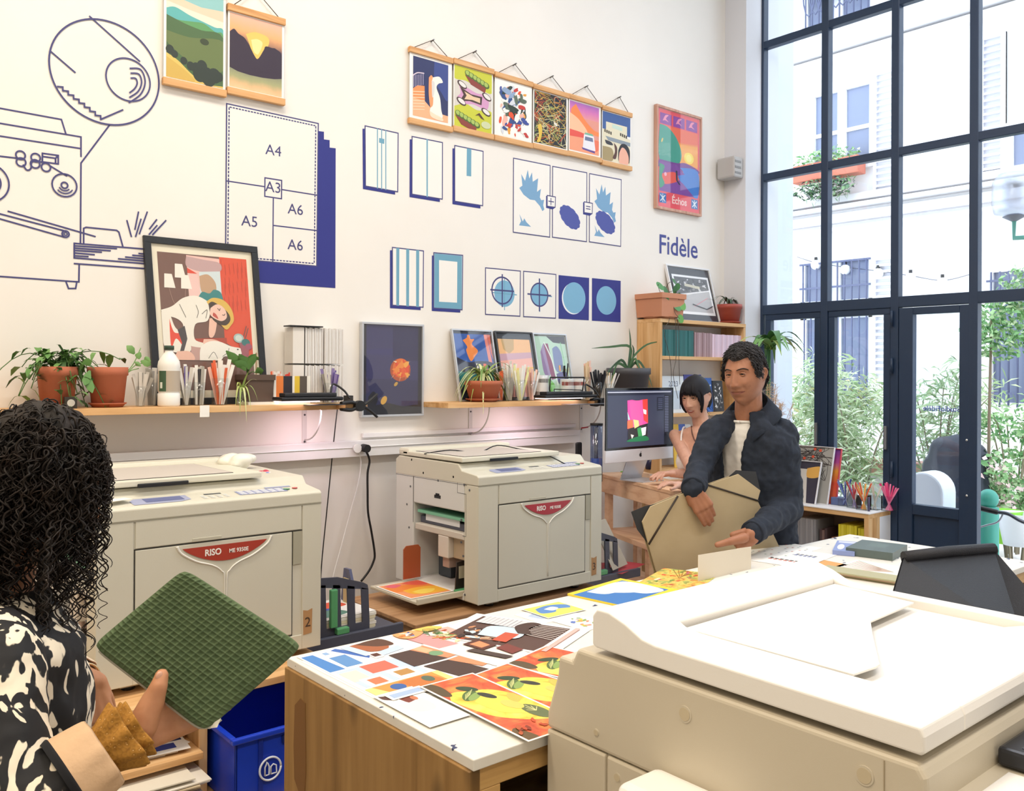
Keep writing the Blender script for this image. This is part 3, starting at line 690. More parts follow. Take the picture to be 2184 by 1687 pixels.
def p_statue(a):
    a.sm(M('#3a4a8c'), 60,0,100,0,100,60,80,50,60,30).g(M('#f0955a'), 0,55,12,48,32,46,34,90,0,96).g(M('#f6b489'), 0,96,0,70,34,72,60,86,100,88,100,100,0,100)
    for i in range(7): a.l(M('#fbd7b8'), .004, 0, 60+i*5, 32, 56+i*5)
    a.l(M('#d9c9d8'), .006, 0, 33, 12, 27, 30, 25, cv=True)
    for i in range(7): a.l(M('#b8aecb'), .003, 2+i*4.4, 33-i*1.1, 2+i*4.4, 52-i*1.2)
    a.sm(M('#f3a06c'), 44,30,52,25,60,38,58,70,50,82,44,60).sm(M('#f4efe6'), 55,28,74,24,84,32,72,36,66,44,76,60,80,80,84,92,70,96,50,92,48,82,56,74,56,50,52,40)
    a.sm(M('#dcd9d6'), 52,34,60,36,60,52,54,62).sm(M('#fbdcc0'), 46,86,62,90,84,94,82,99,52,96)
def p_shapes(a):
    Y = M('#c9cc3c')
    a.g(M('#d9d3cb'), 0,0,100,0,100,100,0,100).sm(Y, 0,0,100,0,100,32,60,28,30,22,0,22).sm(Y, 0,68,30,60,60,66,100,64,100,100,0,100)
    a.sm(M('#d49cc4'), 10,28,30,32,60,38,85,36,92,50,84,62,50,58,20,62,8,52,16,44).g(M('#4a3530'), 14,34,44,42,74,42,72,56,40,54,14,58,24,46).g(M('#e8c9a4'), 26,40,50,45,68,45,68,53,48,51,26,53,32,46)
    for x, y in ((20,30),(86,40),(18,58),(84,66)): a.e(M('#4a3530'), x, y, 13, 5.4, .3); a.e(M('#e8e4e0'), x+1, y-.5, 10, 3.6, .3)
    for (x, y) in ((25, 4), (0, 74)):
        a.g(M('#8c4034'), x+2,y+8,x+60,y+20,x+56,y+30,x+18,y+22)
        for i in range(6): a.e(M('#4d6b2c'), x+10+i*10, y+5+i*2.4, 8, 5.2, .2); a.e(M('#a9c060'), x+9+i*10, y+4+i*2.4, 5.4, 3.6, .2)
    a.g(M('#5a3b30'), 54,76,66,70,80,80,70,78,64,74).e(M('#cdd4a8'), 84, 88, 13, 6)
def p_splats(a): a.blobs([M(h) for h in ('#e4542c','#3c4f9c','#d7dbe4','#5b6b5c','#e8a33c','#f3b8a8','#c43c34','#35508c','#8fa6c8','#f7f4ee','#2c3c34')], 70, 0,0,100,100,4,17,5)
def p_dark(a):
    R = random.Random(9)
    for i in range(110):
        x, y = R.uniform(5, 95), R.uniform(5, 95); m = M(R.choice(('#d8b04c','#c4502c','#7b8c4c','#e4d8a8','#8c6a34','#a8b870')))
        pts = [x, y]
        for k in range(3): pts += [min(max(pts[-2]+R.uniform(-30, 30), 2), 98), min(max(pts[-1]+R.uniform(-16, 16), 2), 98)]
        a.l(m, .003, *pts, cv=True)
        a.k -= .8
    a.k += 2; a.sm(M('#e4c04c'), 10,66,20,62,24,76,18,96,8,98,14,84).e(M('#e8e4dc'), 66, 56, 6, 2.4, .4)
def p_car(a):
    a.g(M('#e79a8a'), 0,30,100,30,100,100,0,100).sm(M('#f4894c'), 20,4,48,30,80,48,100,52,100,60,60,56,20,44,4,20).sm(M('#f8c39c'), 0,24,30,34,60,56,40,64,0,60)
    a.sm(M('#e8584c'), 0,58,40,60,70,66,50,72,0,74).g(M('#f2a07c'), 0,72,100,68,100,100,0,100).sm(M('#ef7a5c'), 60,72,100,70,100,88,70,96)
    a.g(M('#eceaf0'), 48,62,82,62,88,92,44,92).g(M('#6c7898'), 52,66,78,66,80,74,51,74).g(M('#5c4c98'), 40,90,86,93,86,97,44,94).g(M('#78b89c'), 52,58,78,58,80,62,50,62)
def p_building(a):
    a.g(M('#3f5f9c'), 0,0,100,0,100,40,0,40).g(M('#e8e0c4'), 12,20,88,20,88,44,100,46,100,100,0,100,0,36,12,36).g(M('#c9dfd0'), 34,22,70,24,70,32,34,30)
    for x in (6, 62):
        for i in range(4): a.g(M('#4c4434'), x+i*7, 36+i*.8, x+5+i*7, 36.5+i*.8, x+5+i*7, 43+i*.8, x+i*7, 42+i*.8)
    a.g(M('#8f9aa4'), 10,50,100,52,100,60,20,58).sm(M('#3c3c44'), 8,58,30,60,36,66,14,66).sm(M('#a8966c'), 0,72,34,74,36,98,0,100).sm(M('#5a3b34'), 40,60,52,70,48,92,36,92,44,78)
    a.sm(M('#2c2a30'), 56,74,66,60,84,58,98,70,96,96,84,90,58,96).sm(M('#f0b49c'), 60,78,70,66,84,70,94,84,90,100,62,100,58,90)
rows = [((873,97),(966,125),(873,262),(966,283)), ((967,123),(1054,148),(967,277),(1053,300)), ((1055,150),(1137,177),(1055,296),(1136,319)), ((1137,177),(1214,200),(1137,314),(1213,334)), ((1213,198),(1283,220),(1213,331),(1284,348)), ((1284,222),(1349,243),(1284,350),(1347,366))]
hk = [(922,86), (1012,110), (1097,137), (1176,163), (1250,184), (1320,207)]
labs = ['print of a pale statue beside a staircase, leftmost of the row of six', 'print of pink and yellow-green curvy shapes, second in the row of six', 'white print of scattered multicolour splashes in the row of six', 'black print of tangled fine coloured lines in the row of six', 'pink and orange sunset print with a white van in the row of six', 'blue-topped print of a building and a face, rightmost of the six']
for r, h, l, f, mg, bgm in zip(rows, hk, labs, (p_statue, p_shapes, p_splats, p_dark, p_car, p_building), ((8,5,9,6), (2,1,3,1), (7,3,6,3), (3,2,5,3), (3,3,6,4), (2,2,3,2)),
    (M('#2c3462'), None, M('#f7f5f0'), M('#24242c'), grad('car_sky', [(0, '#f29a6c'), (.6, '#f4a888'), (.85, '#d878b8'), (1, '#a868b8')]), None)):
    hanging(r, l, f, h, margins=mg, rail=.03, bg=bgm, group='six prints hanging in a descending row')

def frame(name, label, TL, TR, BL, n, fw, fd, fm, paint=None, mat=None, mw=(0, 0, 0, 0), glass=True, cat='framed print', group=None, bgm=None, fbev=.002, k0=1):
    """picture frame: TL,TR,BL outer front corners, n = direction towards the viewer, mw = mat margins l,t,r,b as fraction of inside"""
    TL, TR, BL, n = Vector(TL), Vector(TR), Vector(BL), Vector(n).normalized()
    U = (TR-TL); V = (BL-TL); W_, H = U.length, V.length; U.normalize(); V.normalize()
    t = thing(name, label, cat, BL, group)
    def bx(b, u0, u1, v0, v1, d0, d1, m):
        q = [TL+U*u0+V*v0, TL+U*u1+V*v0, TL+U*u1+V*v1, TL+U*u0+V*v1]
        b.prism([p+n*d1 for p in q], n*(d0-d1), m)
    b = B()
    bx(b, 0, W_, 0, fw, -fd, 0, fm); bx(b, 0, W_, H-fw, H, -fd, 0, fm); bx(b, 0, fw, fw, H-fw, -fd, 0, fm); bx(b, W_-fw, W_, fw, H-fw, -fd, 0, fm)
    bx(b, fw, W_-fw, fw, H-fw, -fd, -fd+.003, M('#8a7a66'))
    b.build('frame', t, w=True, bevel=fbev)
    b = B(); bx(b, fw, W_-fw, fw, H-fw, -.011, -.010, mat or PAPER); b.build('mount', t, w=True)
    iw, ih = W_-2*fw, H-2*fw; l, tt, r, bb = mw
    o = TL+U*(fw+iw*l)+V*(fw+ih*tt)-n*.0098
    A0 = Art(o, o+U*iw*(1-l-r), o+V*ih*(1-tt-bb), n)
    if bgm: A0.g(bgm, 0, 0, 100, 0, 100, 100, 0, 100)
    if paint: paint(A0)
    if A0.b.v: A0.b.build('artwork', t, w=True)
    if glass:
        b = B(); bx(b, fw, W_-fw, fw, H-fw, -.0042, -.0032, glassm('picture_glass', '#ffffff', .045)); b.build('glass', t, w=True)
    return t
SILV = M('#c9ccd2', .35, .5)
def wallframe(px, yy, **k):
    TL, TR, BL, BR = [at(x, y, 1, yy) for x, y in px]; x0, x1 = (TL.x+BL.x)/2, (TR.x+BR.x)/2; zt, zb = (TL.z+TR.z)/2, (BL.z+BR.z)/2
    return dict(TL=(x0, yy, zt), TR=(x1, yy, zt), BL=(x0, yy, zb), n=NY, **k)
def p_flame(a):
    a.g(M('#33345c'), 0,60,100,62,100,100,0,100).g(M('#3c3c70'), 0,28,50,26,50,34,0,33).g(M('#2f2f58'), 50,0,100,0,100,40,50,36)
    a.sm(M('#22242e'), 0,86,20,89,40,87,70,91,100,90,100,100,0,100).sm(M('#22242e'), 4,80,14,74,22,82,16,90,4,90)
    a.e(M('#b8542c'), 65, 50, 20, 13).e(M('#e8742c'), 66, 48, 16, 11)
    a.blobs([M('#f4923c'), M('#ee6a34'), M('#f8b04c'), M('#e8502c')], 34, 47, 36, 86, 61, 4, 8, 3, 1.5)
    for x, y, dx, dy in ((50,40,6,2), (84,40,-5,3), (46,60,5,-3), (62,64,2,-5), (74,62,2,-4)): a.g(M('#f8e4c0'), x, y, x+dx, y+dy, x+dx+1.5, y+dy-1.5)
    a.e(M('#c8a04c'), 56, 66, 4, 2, -.4).e(M('#d8a848'), 33, 84, 6.5, 4, -.5)
frame('framed_print', 'silver-framed dark blue print of an orange fiery burst between the two shelves', **wallframe(((773,685),(906,693),(771,890),(903,887)), YW-.03, fw=.011, fd=.028, fm=SILV, paint=p_flame, mat=M('#2a2c38'), mw=(.055, .0, .06, .0), bgm=M('#3b3b68')))
def p_echos(a):
    R_ = M('#e8505c'); a.g(R_, 0,0,100,0,100,100,0,100).g(grad('x', [(0, '#000000'), (1, '#ffffff')]) if 0 else M('#f08a3c'), 4,16,96,16,96,84,4,84)
    a.g(M('#ec6a44'), 4,16,96,16,96,28,60,30,4,30).g(M('#f4a43c'), 40,32,96,30,96,52,40,52).e(M('#f8dc4c'), 74, 44, 12, 6).e(M('#fae878'), 74, 44, 7, 4)
    for x in (5, 36, 67):
        a.g(M('#8c3c9c'), x, 4, x+27, 4, x+27, 15, x, 15).sm(M('#f090b0'), x+6, 12, x+12, 6, x+20, 5, x+14, 9, x+20, 12, x+12, 11)
    a.sm(M('#3c9c88'), 4,16,22,17,40,24,52,34,56,44,50,52,36,54,4,52).sm(M('#74348c'), 4,52,44,52,66,50,96,54,96,58,4,60).sm(M('#3c7cd0'), 52,56,96,56,96,84,70,78,48,66,60,60)
    a.g(M('#7c3c98'), 4,54,44,54,64,62,40,66,60,72,88,84,4,84).sm(M('#e85444'), 10,66,40,62,48,70,20,76,8,74).sm(M('#3c9474'), 4,56,16,58,10,68,16,76,4,80)
    a.e(M('#e0c870'), 10, 32, 3, 1.4, -.8).e(M('#f0a8b8'), 18, 66, 3, 2).g(M('#1e2440'), 42,60,46,60,47,70,43,70).g(M('#1e2440'), 43,70,47,70,54,74,50,74)
    a.g(R_, 0,84.5,100,84.5,100,100,0,100)
    for x in (4, 80): a.g(M('#3c74b8'), x, 86, x+16, 86, x+16, 96, x, 96).l(M('#e8f0f8'), .008, x+3, 88, x+13, 94).l(M('#e8f0f8'), .008, x+13, 88, x+3, 94).l(M('#e8f0f8'), .006, x+8, 87, x+8, 95)
    a.t('Échos', .068, M('#f6c8c4'), 51, 94.5, bold=.002)
frame('framed_poster', 'tall framed red poster reading Échos with a sunset lake and green tree', **wallframe(((1403,220),(1499,252),(1399,443),(1496,462)), YW-.03, fw=.017, fd=.028, fm=wood('pink_wood', '#c99a86', '#d8ac98', '#b48672', 2, 1.5), paint=p_echos, mw=(.005, .003, .005, .003)))
# ================================================================ RISOGRAPHS
def qb(a, b, m): return B().box(a, b, m)
GREY = M('#4c4f5e', .45); GREEN = M('#58a06c', .45); DK = M('#3a3431', .5)
XZ = lambda x, y, z: Matrix.Translation((x, y, z))@Matrix(((1, 0, 0), (0, 0, -1), (0, 1, 0))).to_4x4()
def riso(loc, label, digit, model, opening=True):
    t = thing('duplicator', label, 'printer', loc, 'beige duplicators along the wall')
    W_, D, H = .775, .66, .565
    b = B()
    b.box((0, 0, 0), (W_, .10, H-.042), RISO); b.box((.36, .1, 0), (W_, D, H), RISO)
    b.box((0, .505, 0), (.36, D, H), RISOW); b.box((0, .1, .395), (.36, .505, H), RISOW); b.box((0, .1, 0), (.36, .505, .035), RISOW)
    b.build('body', t, bevel=.006)
    # side skin with its screws and seams
    s = B()
    for (y, z) in ((.52,.60),(.42,.545),(.18,.548),(.10,.52),(.30,.52),(.56,.38),(.54,.27),(.12,.36),(.12,.26),(.105,.2),(.09,.03),(.06,.5),(.53,.47)): s.cyl((-.0015, y, z), (.002, y, z), .0055, M('#6e7278', .3, .7), 10)
    s.build('screw', t)
    c = B()
    for (y0, y1, z0, z1) in ((.505, .506, .3, .52), (.08, .66, .519, .5205), (.085, .086, .29, .48), (.085, .15, .479, .4805), (.15, .151, .48, .56), (.085, .11, .289, .2905)): c.box((-.0008, y0, z0), (.001, y1, z1), M('#3e4046'))
    c.box((-.001, .28, .437), (.002, .33, .452), BLACK); c.box((-.001, .29, .45), (.002, .32, .46), BLACK)
    c.build('side_seams', t)
    # cartridge behind the slot
    k = B().box((.03, .113, .30), (.30, .487, .335), GREY).box((.06, .113, .335), (.3, .487, .36), M('#5c5f72', .4)); k = k.build('ink_cartridge', t, bevel=.004)
    B().box((.012, .113, .35), (.25, .487, .364), M('#7cc0a0', .4)).build('green_rail', k, bevel=.002)
    B().box((.0285, .17, .316), (.030, .44, .347), M('#eef0f2')).build('instruction_label', k)
    br = B().box((0, .1, .27), (.33, .49, .30), M('#cfc8bd', .5)).box((.0, .22, .17), (.3, .30, .27), M('#d8d0c6', .5)).box((.03, .1, .17), (.32, .22, .27), M('#b8a68c', .5)).box((.02, .24, .12), (.2, .29, .17), M('#b49c92')); br.build('feed_housing', t, bevel=.004)
    B().box((.12, .36, .04), (.3, .46, .26), M('#39424a', .35)).build('feed_motor', t)
    B().box((.05, .11, .10), (.3, .13, .16), M('#9c7a5c')).build('feed_plate', t); B().cyl((.1, .12, .19), (.1, .2, .19), .022, BLACK).build('feed_roller', t)
    # top deck and scanner
    d = B()
    prof = [(-.004, H-.042), (-.004, H-.004), (.008, H+.004), (.118, H+.016), (.145, H+.045), (D-.03, H+.048), (D, H+.03), (D, H-.042)]
    d.prism([(-.0015, y, z) for y, z in prof], (W_+.003, 0, 0), RISO); d.build('top_deck', t, bevel=.004)
    s0 = .0; LX = .60
    l = B().box((.0, .118, H+.052), (LX, .60, H+.074), M('#dcd9c9', .5)); l = l.build('scanner_lid', t, bevel=.005)
    B().box((.0, .55, H+.05), (LX+.05, .64, H+.088), M('#dcd9c9', .5)).build('hinge_cover', l, bevel=.012)
    B().box((.16, .112, H+.048), (.33, .119, H+.062), BLACK).build('lid_handle', l, bevel=.003)
    B().box((.03, .14, H+.0741), (.50, .53, H+.0755), BLACK).box((.034, .144, H+.0755), (.496, .526, H+.0762), M('#cbc4bc', .5)).build('document_plate', l)
    # control panel
    def deckpt(x, y): return Vector((x, y, H+.004+(y-.008)/.11*.012+.0012))
    p = B()
    def dp(m, *a): p.poly([deckpt(a[i], a[i+1]) for i in range(0, len(a), 2)], m)
    dp(M('#a7adcc', .4), .12,.018,.27,.018,.31,.035,.31,.095,.14,.095,.12,.07)
    p = p.build('touch_screen', t)
    p2 = B(); q = B
    def dq(b, m, x0, y0, x1, y1, dz=0): b.poly([deckpt(x0, y0)+Vector((0, 0, dz)), deckpt(x1, y0)+Vector((0, 0, dz)), deckpt(x1, y1)+Vector((0, 0, dz)), deckpt(x0, y1)+Vector((0, 0, dz))], m)
    dq(p2, M('#6f78a8', .25), .165, .038, .29, .088, .0006); p2.build('screen_glass', p)
    p3 = B(); dq(p3, M('#555a60'), .37, .075, .43, .088); KB = M('#98a0c4', .5)
    dq(p3, KB, .48, .03, .66, .085)
    for r_ in range(4):
        for c_ in range(4): dq(p3, M('#f1f1ec'), .35+c_*.026, .025+r_*.011, .365+c_*.026, .031+r_*.011)
        for c_ in range(6): dq(p3, M('#eceef4'), .488+c_*.028, .034+r_*.013, .508+c_*.028, .042+r_*.013, .0006)
    dq(p3, KB, .60, .092, .70, .108); p3.build('keypad', t)
    for (x, y, m, r_) in ((.665, .055, '#5f9c74', .012), (.70, .06, '#c85a5a', .010)):
        p4 = B().cyl(deckpt(x, y), deckpt(x, y)+Vector((0, 0, .003)), r_, M(m, .4), 14); p4.build('button', t)
    # front door, grooves, logo
    f = B()
    SL = M('#2e2d2a', .6)
    f.box((.118, -.003, .06), (.660, .001, .428), RISO).build('front_door', t, bevel=.002)
    g = B(); g.box((.1145, -.002, .055), (.1175, .002, .431), SL); g.box((.1145, -.002, .429), (.70, .002, .4325), SL); g.box((.66, -.002, .055), (.6625, .002, .43), SL); g.box((.1145, -.002, .055), (.66, .002, .0575), SL)
    for x in (0, .125): pass
    g.box((0, -.0052, H-.044), (W_, -.0038, H-.041), M('#8f8b7c')); g.build('panel_gaps', t)
    e = B().box((0, -.004, .0), (.112, .0, H-.045), RISO).box((.70, -.004, 0), (W_, 0, H-.045), RISO).box((.118, -.004, .434), (.695, 0, H-.045), RISO).box((.112, -.004, 0), (.70, 0, .053), RISO); e.build('front_trim', t, bevel=.002)
    B().box((.664, -.0045, .31), (.694, .0, .428), M('#a9a694', .5)).build('door_recess', t)
    B().box((.30, -.006, .434), (.40, -.003, .446), M('#bdb9a8', .5)).build('door_handle', t, bevel=.002)
    # white wishbone moulding and the red badge
    cx = .415
    lf = [(cx-.165, .425), (cx-.150, .400), (cx-.10, .368), (cx-.045, .348), (cx-.015, .325), (cx-.004, .29), (cx-.003, .07)]
    wv = B()
    for sg in (-1, 1):
        P_ = spline([(cx+sg*(cx-x) if 0 else (x if sg < 0 else 2*cx-x), -.004, z) for x, z in lf], 6); wv.tube(P_, .0045, M('#ebe9e2', .4), 6, .0012)
    wv.build('wishbone_moulding', t)
    n = 24; top = [(cx-.148+.296*i/n, -.0045, .415) for i in range(n+1)]; bot = [(cx+.148-.296*i/n, -.0045, .415-.055*math.sin(PI*i/n)**.8) for i in range(1, n)]
    bd = B(); bd.prism(top+bot, (0, -.0015, 0), M('#a83a2c' if digit == '2' else '#b03440', .4)); bd = bd.build('badge', t)
    tx = B(); tx.text('RISO', .030, WHITE, XZ(cx-.045, -.0064, .383), bold=.0008, sx=.9); tx.build('lettering', bd); B().text(model, .019, WHITE, XZ(cx+.045, -.0064, .384), bold=.0004, sx=.9).build('lettering', bd)
    # kraft paper tag
    zt = .03 if digit == '3' else .05
    kt = B().prism([(.705, -.0045, zt), (.738, -.0045, zt+.004), (.74, -.0045, zt+.092), (.722, -.0045, zt+.086), (.704, -.0045, zt+.09)], (0, -.0008, 0), M('#b48a5e', .7)); kt = kt.build('kraft_tag', t)
    B().text(digit, .05, M('#4a3a30'), XZ(.722, -.0058, zt+.028), ex=.0001).build('digit', kt)
    # feet
    for x, y in ((.12, .07), (.66, .07), (.12, .6), (.66, .6)):
        B().box((x-.035, y-.03, -.018), (x+.035, y+.03, 0), M('#c9c4b2')).cyl((x, y, -.032), (x, y, -.018), .022, BLACK).build('foot', t, bevel=.002)
    # feed tray on the left
    ft = B().box((-.245, .11, .018), (.2, .495, .032), M('#cdc7b4', .5)).box((-.245, .105, .018), (.1, .116, .045), M('#cdc7b4', .5)); ft = ft.build('feed_tray', t, bevel=.004)
    B().prism([(-.10, .44, .05), (-.005, .44, .05), (-.005, .44, .19), (-.018, .44, .205), (-.085, .44, .205), (-.10, .44, .19)], (0, -.006, 0), M('#a85a38', .4)).build('paper_guide', ft)
    B().prism([(-.01, .15, .035), (.09, .15, .035), (.09, .15, .165), (.07, .15, .17), (.0, .15, .165)], (0, .006, 0), M('#2f2a28', .3)).box((.01, .147, .09), (.07, .150, .145), M('#b8b29c')).build('paper_guide', ft)
    B().box((-.02, .12, .035), (.06, .15, .045), GREEN).build('guide_lever', ft, bevel=.003)
    # output tray on the right with slotted fences
    ot = B().box((.775, .16, -.062), (1.235, .60, -.048), GREY).box((.775, .145, -.075), (1.235, .165, -.03), GREY); ot = ot.build('output_tray', t, bevel=.004)
    def fence(y, x0, x1, zt_, nm):
        fb = B(); h0 = -.045; n = 4; w_ = (x1-x0)
        zc = lambda x: zt_-.05*((x-x0)/w_)**2*1.0
        sl = w_/(n*2+1); fb.box((x0, y, h0), (x1, y+.008, h0+.04), GREY)
        for i in range(n+1):
            xa = x0+i*2*sl; xb = xa+sl; fb.prism([(xa, y, h0+.04), (xb, y, h0+.04), (xb-.006, y, zc(xb)-.03), (xa-.006 if i else xa, y, zc(xa)-.03)], (0, .008, 0), GREY)
        fb.prism([(x0, y, zc(x0)-.031), (x1-.006, y, zc(x1)-.031), (x1-.01, y, zc(x1)-.012), (x1-.03, y, zc(x1)), (x0+(w_*.5), y, zc(x0+w_*.5)), (x0, y, zc(x0))], (0, .008, 0), GREY)
        return fb.build(nm, ot)
    fe = fence(.175, .80, 1.09, .205, 'fence'); 
    B().prism([(.80, .47, -.045), (.93, .47, -.045), (.93, .47, .185), (.915, .47, .20), (.80, .47, .21)], (0, .008, 0), GREY).build('fence', ot)
    B().prism([(1.10, .33, -.045), (1.10, .44, -.045), (1.12, .45, .10), (1.12, .44, .16), (1.10, .36, .17), (1.10, .33, .1)], (.012, 0, 0), M('#565a7c', .4)).box((1.095, .36, .0), (1.10, .40, .13), M('#d8c890')).build('end_fence', ot)
    B().box((.905, .155, .0), (.935, .175, .15), GREEN).build('fence_grip', fe, bevel=.004); B().box((.93, .15, -.03), (.985, .175, -.005), GREEN).build('fence_grip', fe, bevel=.004)
    return t
R2 = riso((.785, 2.93, .652), 'beige duplicator with a kraft paper tag marked 2, left of the pair', '2', 'ME 9350E')
R3 = riso((.785+1.602, 3.05, .635), 'beige duplicator with a kraft paper tag marked 3, right of the pair', '3', 'ME 9350E')
# prints in the trays
def sheet_on(name, label, c, w, d, rz, z, paint=None, m=PAPER, cat='print', group=None, th=.0006, bgm=None, bw=.04, tilt=None):
    """flat sheet lying at c (centre), w along local x, d along local y"""
    ca, sa = math.cos(rz), math.sin(rz); X = Vector((ca, sa, 0)); Y = Vector((-sa, ca, 0))
    if tilt: X = (X+Vector((0, 0, tilt))).normalized()
    O = Vector((c[0], c[1], z)); tl = O-X*w/2+Y*d/2
    t = thing(name, label, cat, O, group)
    n = X.cross(Y)
    B().prism([tl, tl+X*w, tl+X*w-Y*d, tl-Y*d], n*th, m).build('paper', t, w=True)
    if paint or bgm:
        i = min(w, d)*bw; a = Art(tl+n*th+X*i-Y*i, tl+n*th+X*(w-i)-Y*i, tl+n*th+X*i-Y*(d-i), n, step=.00005)
        if bgm: a.g(bgm, 0, 0, 100, 0, 100, 100, 0, 100)
        if paint: paint(a)
        a.b.build('artwork', t, w=True)
    return t
def p_sunset(a):
    a.sm(M('#f08a3c'), 0,20,30,10,60,20,100,10,100,60,60,50,30,56,0,50).sm(M('#f4b83c'), 20,50,60,44,100,56,100,90,60,92,24,80).sm(M('#e8604c'), 50,8,76,2,100,8,96,36,70,30).sm(M('#f6d860'), 30,66,60,60,84,70,60,86,36,84).sm(M('#e86a7c'), 6,8,30,4,46,14,20,26)
sheet_on('sunset_print', 'fiery orange print lying in the feed tray of the duplicator marked 3', (2.265, 3.36), .235, .29, 0, .669, p_sunset, bgm=M('#f2a06c'))
o = B()
for i in range(6): o.box((1.59-.002*(i % 2), 3.115, .605+i*.012), (1.905+.004*(i % 3), 3.39, .616+i*.012), M(('#f1ead6', '#e9dfc0', '#f4f0e6')[i % 3]))
tag(o.build('paper_stack', w=True), 'stack of cream paper in the output tray of the duplicator marked 2', 'paper stack')
sheet_on('colour_print', 'white print with blue and red shapes on top of the cream paper stack', (1.75, 3.25), .32, .27, .05, .6785, lambda a: a.sm(M('#4454a8'), 10,20,50,14,60,50,30,64,8,50).sm(M('#e05a3c'), 40,20,80,10,90,40,60,44).sm(M('#5c8c7c'), 20,60,60,54,70,84,30,90))
for i, (dx, dy, rz, c) in enumerate(((0, 0, .1, '#6b5660'), (.06, .03, -.2, '#9c3c48'), (.14, -.02, .3, '#b2404c'))):
    sheet_on('dark_print', ('grey-mauve sheet lowest in the output tray of duplicator 3', 'dark red sheet in the middle of the tray pile of duplicator 3', 'brighter red sheet topmost in the tray pile of duplicator 3')[i], (3.42+dx, 3.33+dy), .3, .2, rz, .593+i*.004, None, M(c), bgm=None)
# plastic bags beside scanner of duplicator 2
bg_ = B(); rr = random.Random(4)
for i in range(9): bg_.ell((1.43+rr.uniform(-.05, .06), 3.38+rr.uniform(-.05, .05), 1.29+rr.uniform(-.01, .02)), (rr.uniform(.02, .045), .035, rr.uniform(.015, .03)), M('#f0eee2', .35))
tag(bg_.build('plastic_bag', w=True, mods=REMESH(.008, 1)+[('DISPLACE', dict(strength=.006, texture=None))]), 'crumpled white plastic bag on top of the duplicator marked 2', 'bag')
bg_ = B()
for i in range(10): bg_.box((1.47+i*.0, 3.22, 1.232), (1.56, 3.33, 1.236), M('#c8405c')) if i == 0 else bg_.ell((1.50+rr.uniform(-.03, .04), 3.27+rr.uniform(-.04, .04), 1.25+rr.uniform(-.01, .012)), (rr.uniform(.012, .03), .022, rr.uniform(.008, .018)), M(rr.choice(('#c8405c', '#4a6cc0', '#e8e6ee')), .35))
tag(bg_.build('plastic_packet', w=True), 'crumpled red and blue plastic packet at the right rear of duplicator 2', 'packet')
sheet_on('paper_scrap', 'small white paper scrap on the left front deck of duplicator 2', (.86, 2.99), .09, .05, .3, 1.2395, None, M('#f6f4ee'), 'paper')
# ================================================================ LOW PINE UNITS UNDER THE PRINTERS
P0, P1, P2 = PINE(0), PINE(1), PINE(2)
u = thing('pine_shelf_unit', 'low open pine shelf unit carrying the duplicator marked 2', 'shelf unit', (.85, 3.2, 0))
B().box((.1, 2.80, .595), (1.553, 3.75, .62), P0).build('top_board', u, w=True, bevel=.002)
for x in (.1, 1.075, 1.522): B().box((x, 2.83, 0), (x+.028, 3.7, .595), P2).build('upright', u, w=True, bevel=.002)
B().box((.128, 2.79, .415), (1.075, 3.7, .437), P0).build('shelf', u, w=True, bevel=.002)
B().box((1.103, 2.60, .26), (1.522, 3.7, .28), P0).build('shelf', u, w=True, bevel=.002)
B().box((.128, 2.83, .05), (1.075, 3.7, .07), P0).build('shelf', u, w=True, bevel=.002)
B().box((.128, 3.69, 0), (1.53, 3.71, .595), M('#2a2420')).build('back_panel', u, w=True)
u = thing('pine_cabinet', 'low dark-topped pine cabinet carrying the duplicator marked 3', 'cabinet', (2.7, 3.4, 0))
B().box((3.50, 3.1, 0), (3.54, 3.62, .52), P2).build('leg', u, w=True)
B().box((3.15, 3.08, 0), (3.2, 3.62, .52), P2).build('leg', u, w=True)
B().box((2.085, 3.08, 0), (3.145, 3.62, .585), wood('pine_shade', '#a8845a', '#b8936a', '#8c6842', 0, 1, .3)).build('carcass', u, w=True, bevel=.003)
B().box((3.18, 3.06, .52), (3.56, 3.64, .54), P0).build('side_board', u, w=True, bevel=.003)
B().box((2.07, 3.06, .585), (3.155, 3.64, .603), wood('pine_top', '#b48c64', '#c49c74', '#946c48', 0, 1, .3)).build('top_board', u, w=True, bevel=.003)
# things on the lower shelves
for i in range(7):
    z = .438+.0022*i; sheet_on('printed_booklet', 'dark blue and red booklet lying on the middle pine shelf' if i == 6 else 'sheet under the dark blue booklet on the middle shelf', (.83+.012*i, 2.95-.004*i), .3, .2, .15*(i % 3)-.1, z, (lambda a: a.g(M('#24305c'), 0,0,100,0,100,60,0,60).g(M('#8c2430'), 55,0,100,0,100,30,60,40).g(M('#3a4488'), 0,66,90,66,90,90,0,90)) if i == 6 else None, M('#e8e2da'), 'booklet' if i == 6 else 'paper', None if i == 6 else 'sheets under the blue booklet', th=.002)
for i in range(14):
    z = .30+.007*i; sheet_on('cardboard_sheet', 'large cream sheet sticking out of the pile below the pine shelf', (.70+.02*(i % 4), 2.92-.02*(i % 3)), .62, .34, .05*((i*7) % 5-2), z, None, M(('#d8cdb8', '#e6dfce', '#c9b89a', '#efe9dc')[i % 4]), 'paper', 'pile of cream sheets on the lower pine shelf', th=.004)
B().box((.42, 2.82, .07), (.95, 3.3, .298), M('#e2dacb', .7)).build('paper_ream_pile', w=True); tag(bpy.data.objects['paper_ream_pile'], 'thick block of stacked paper under the cream sheets', 'paper stack')
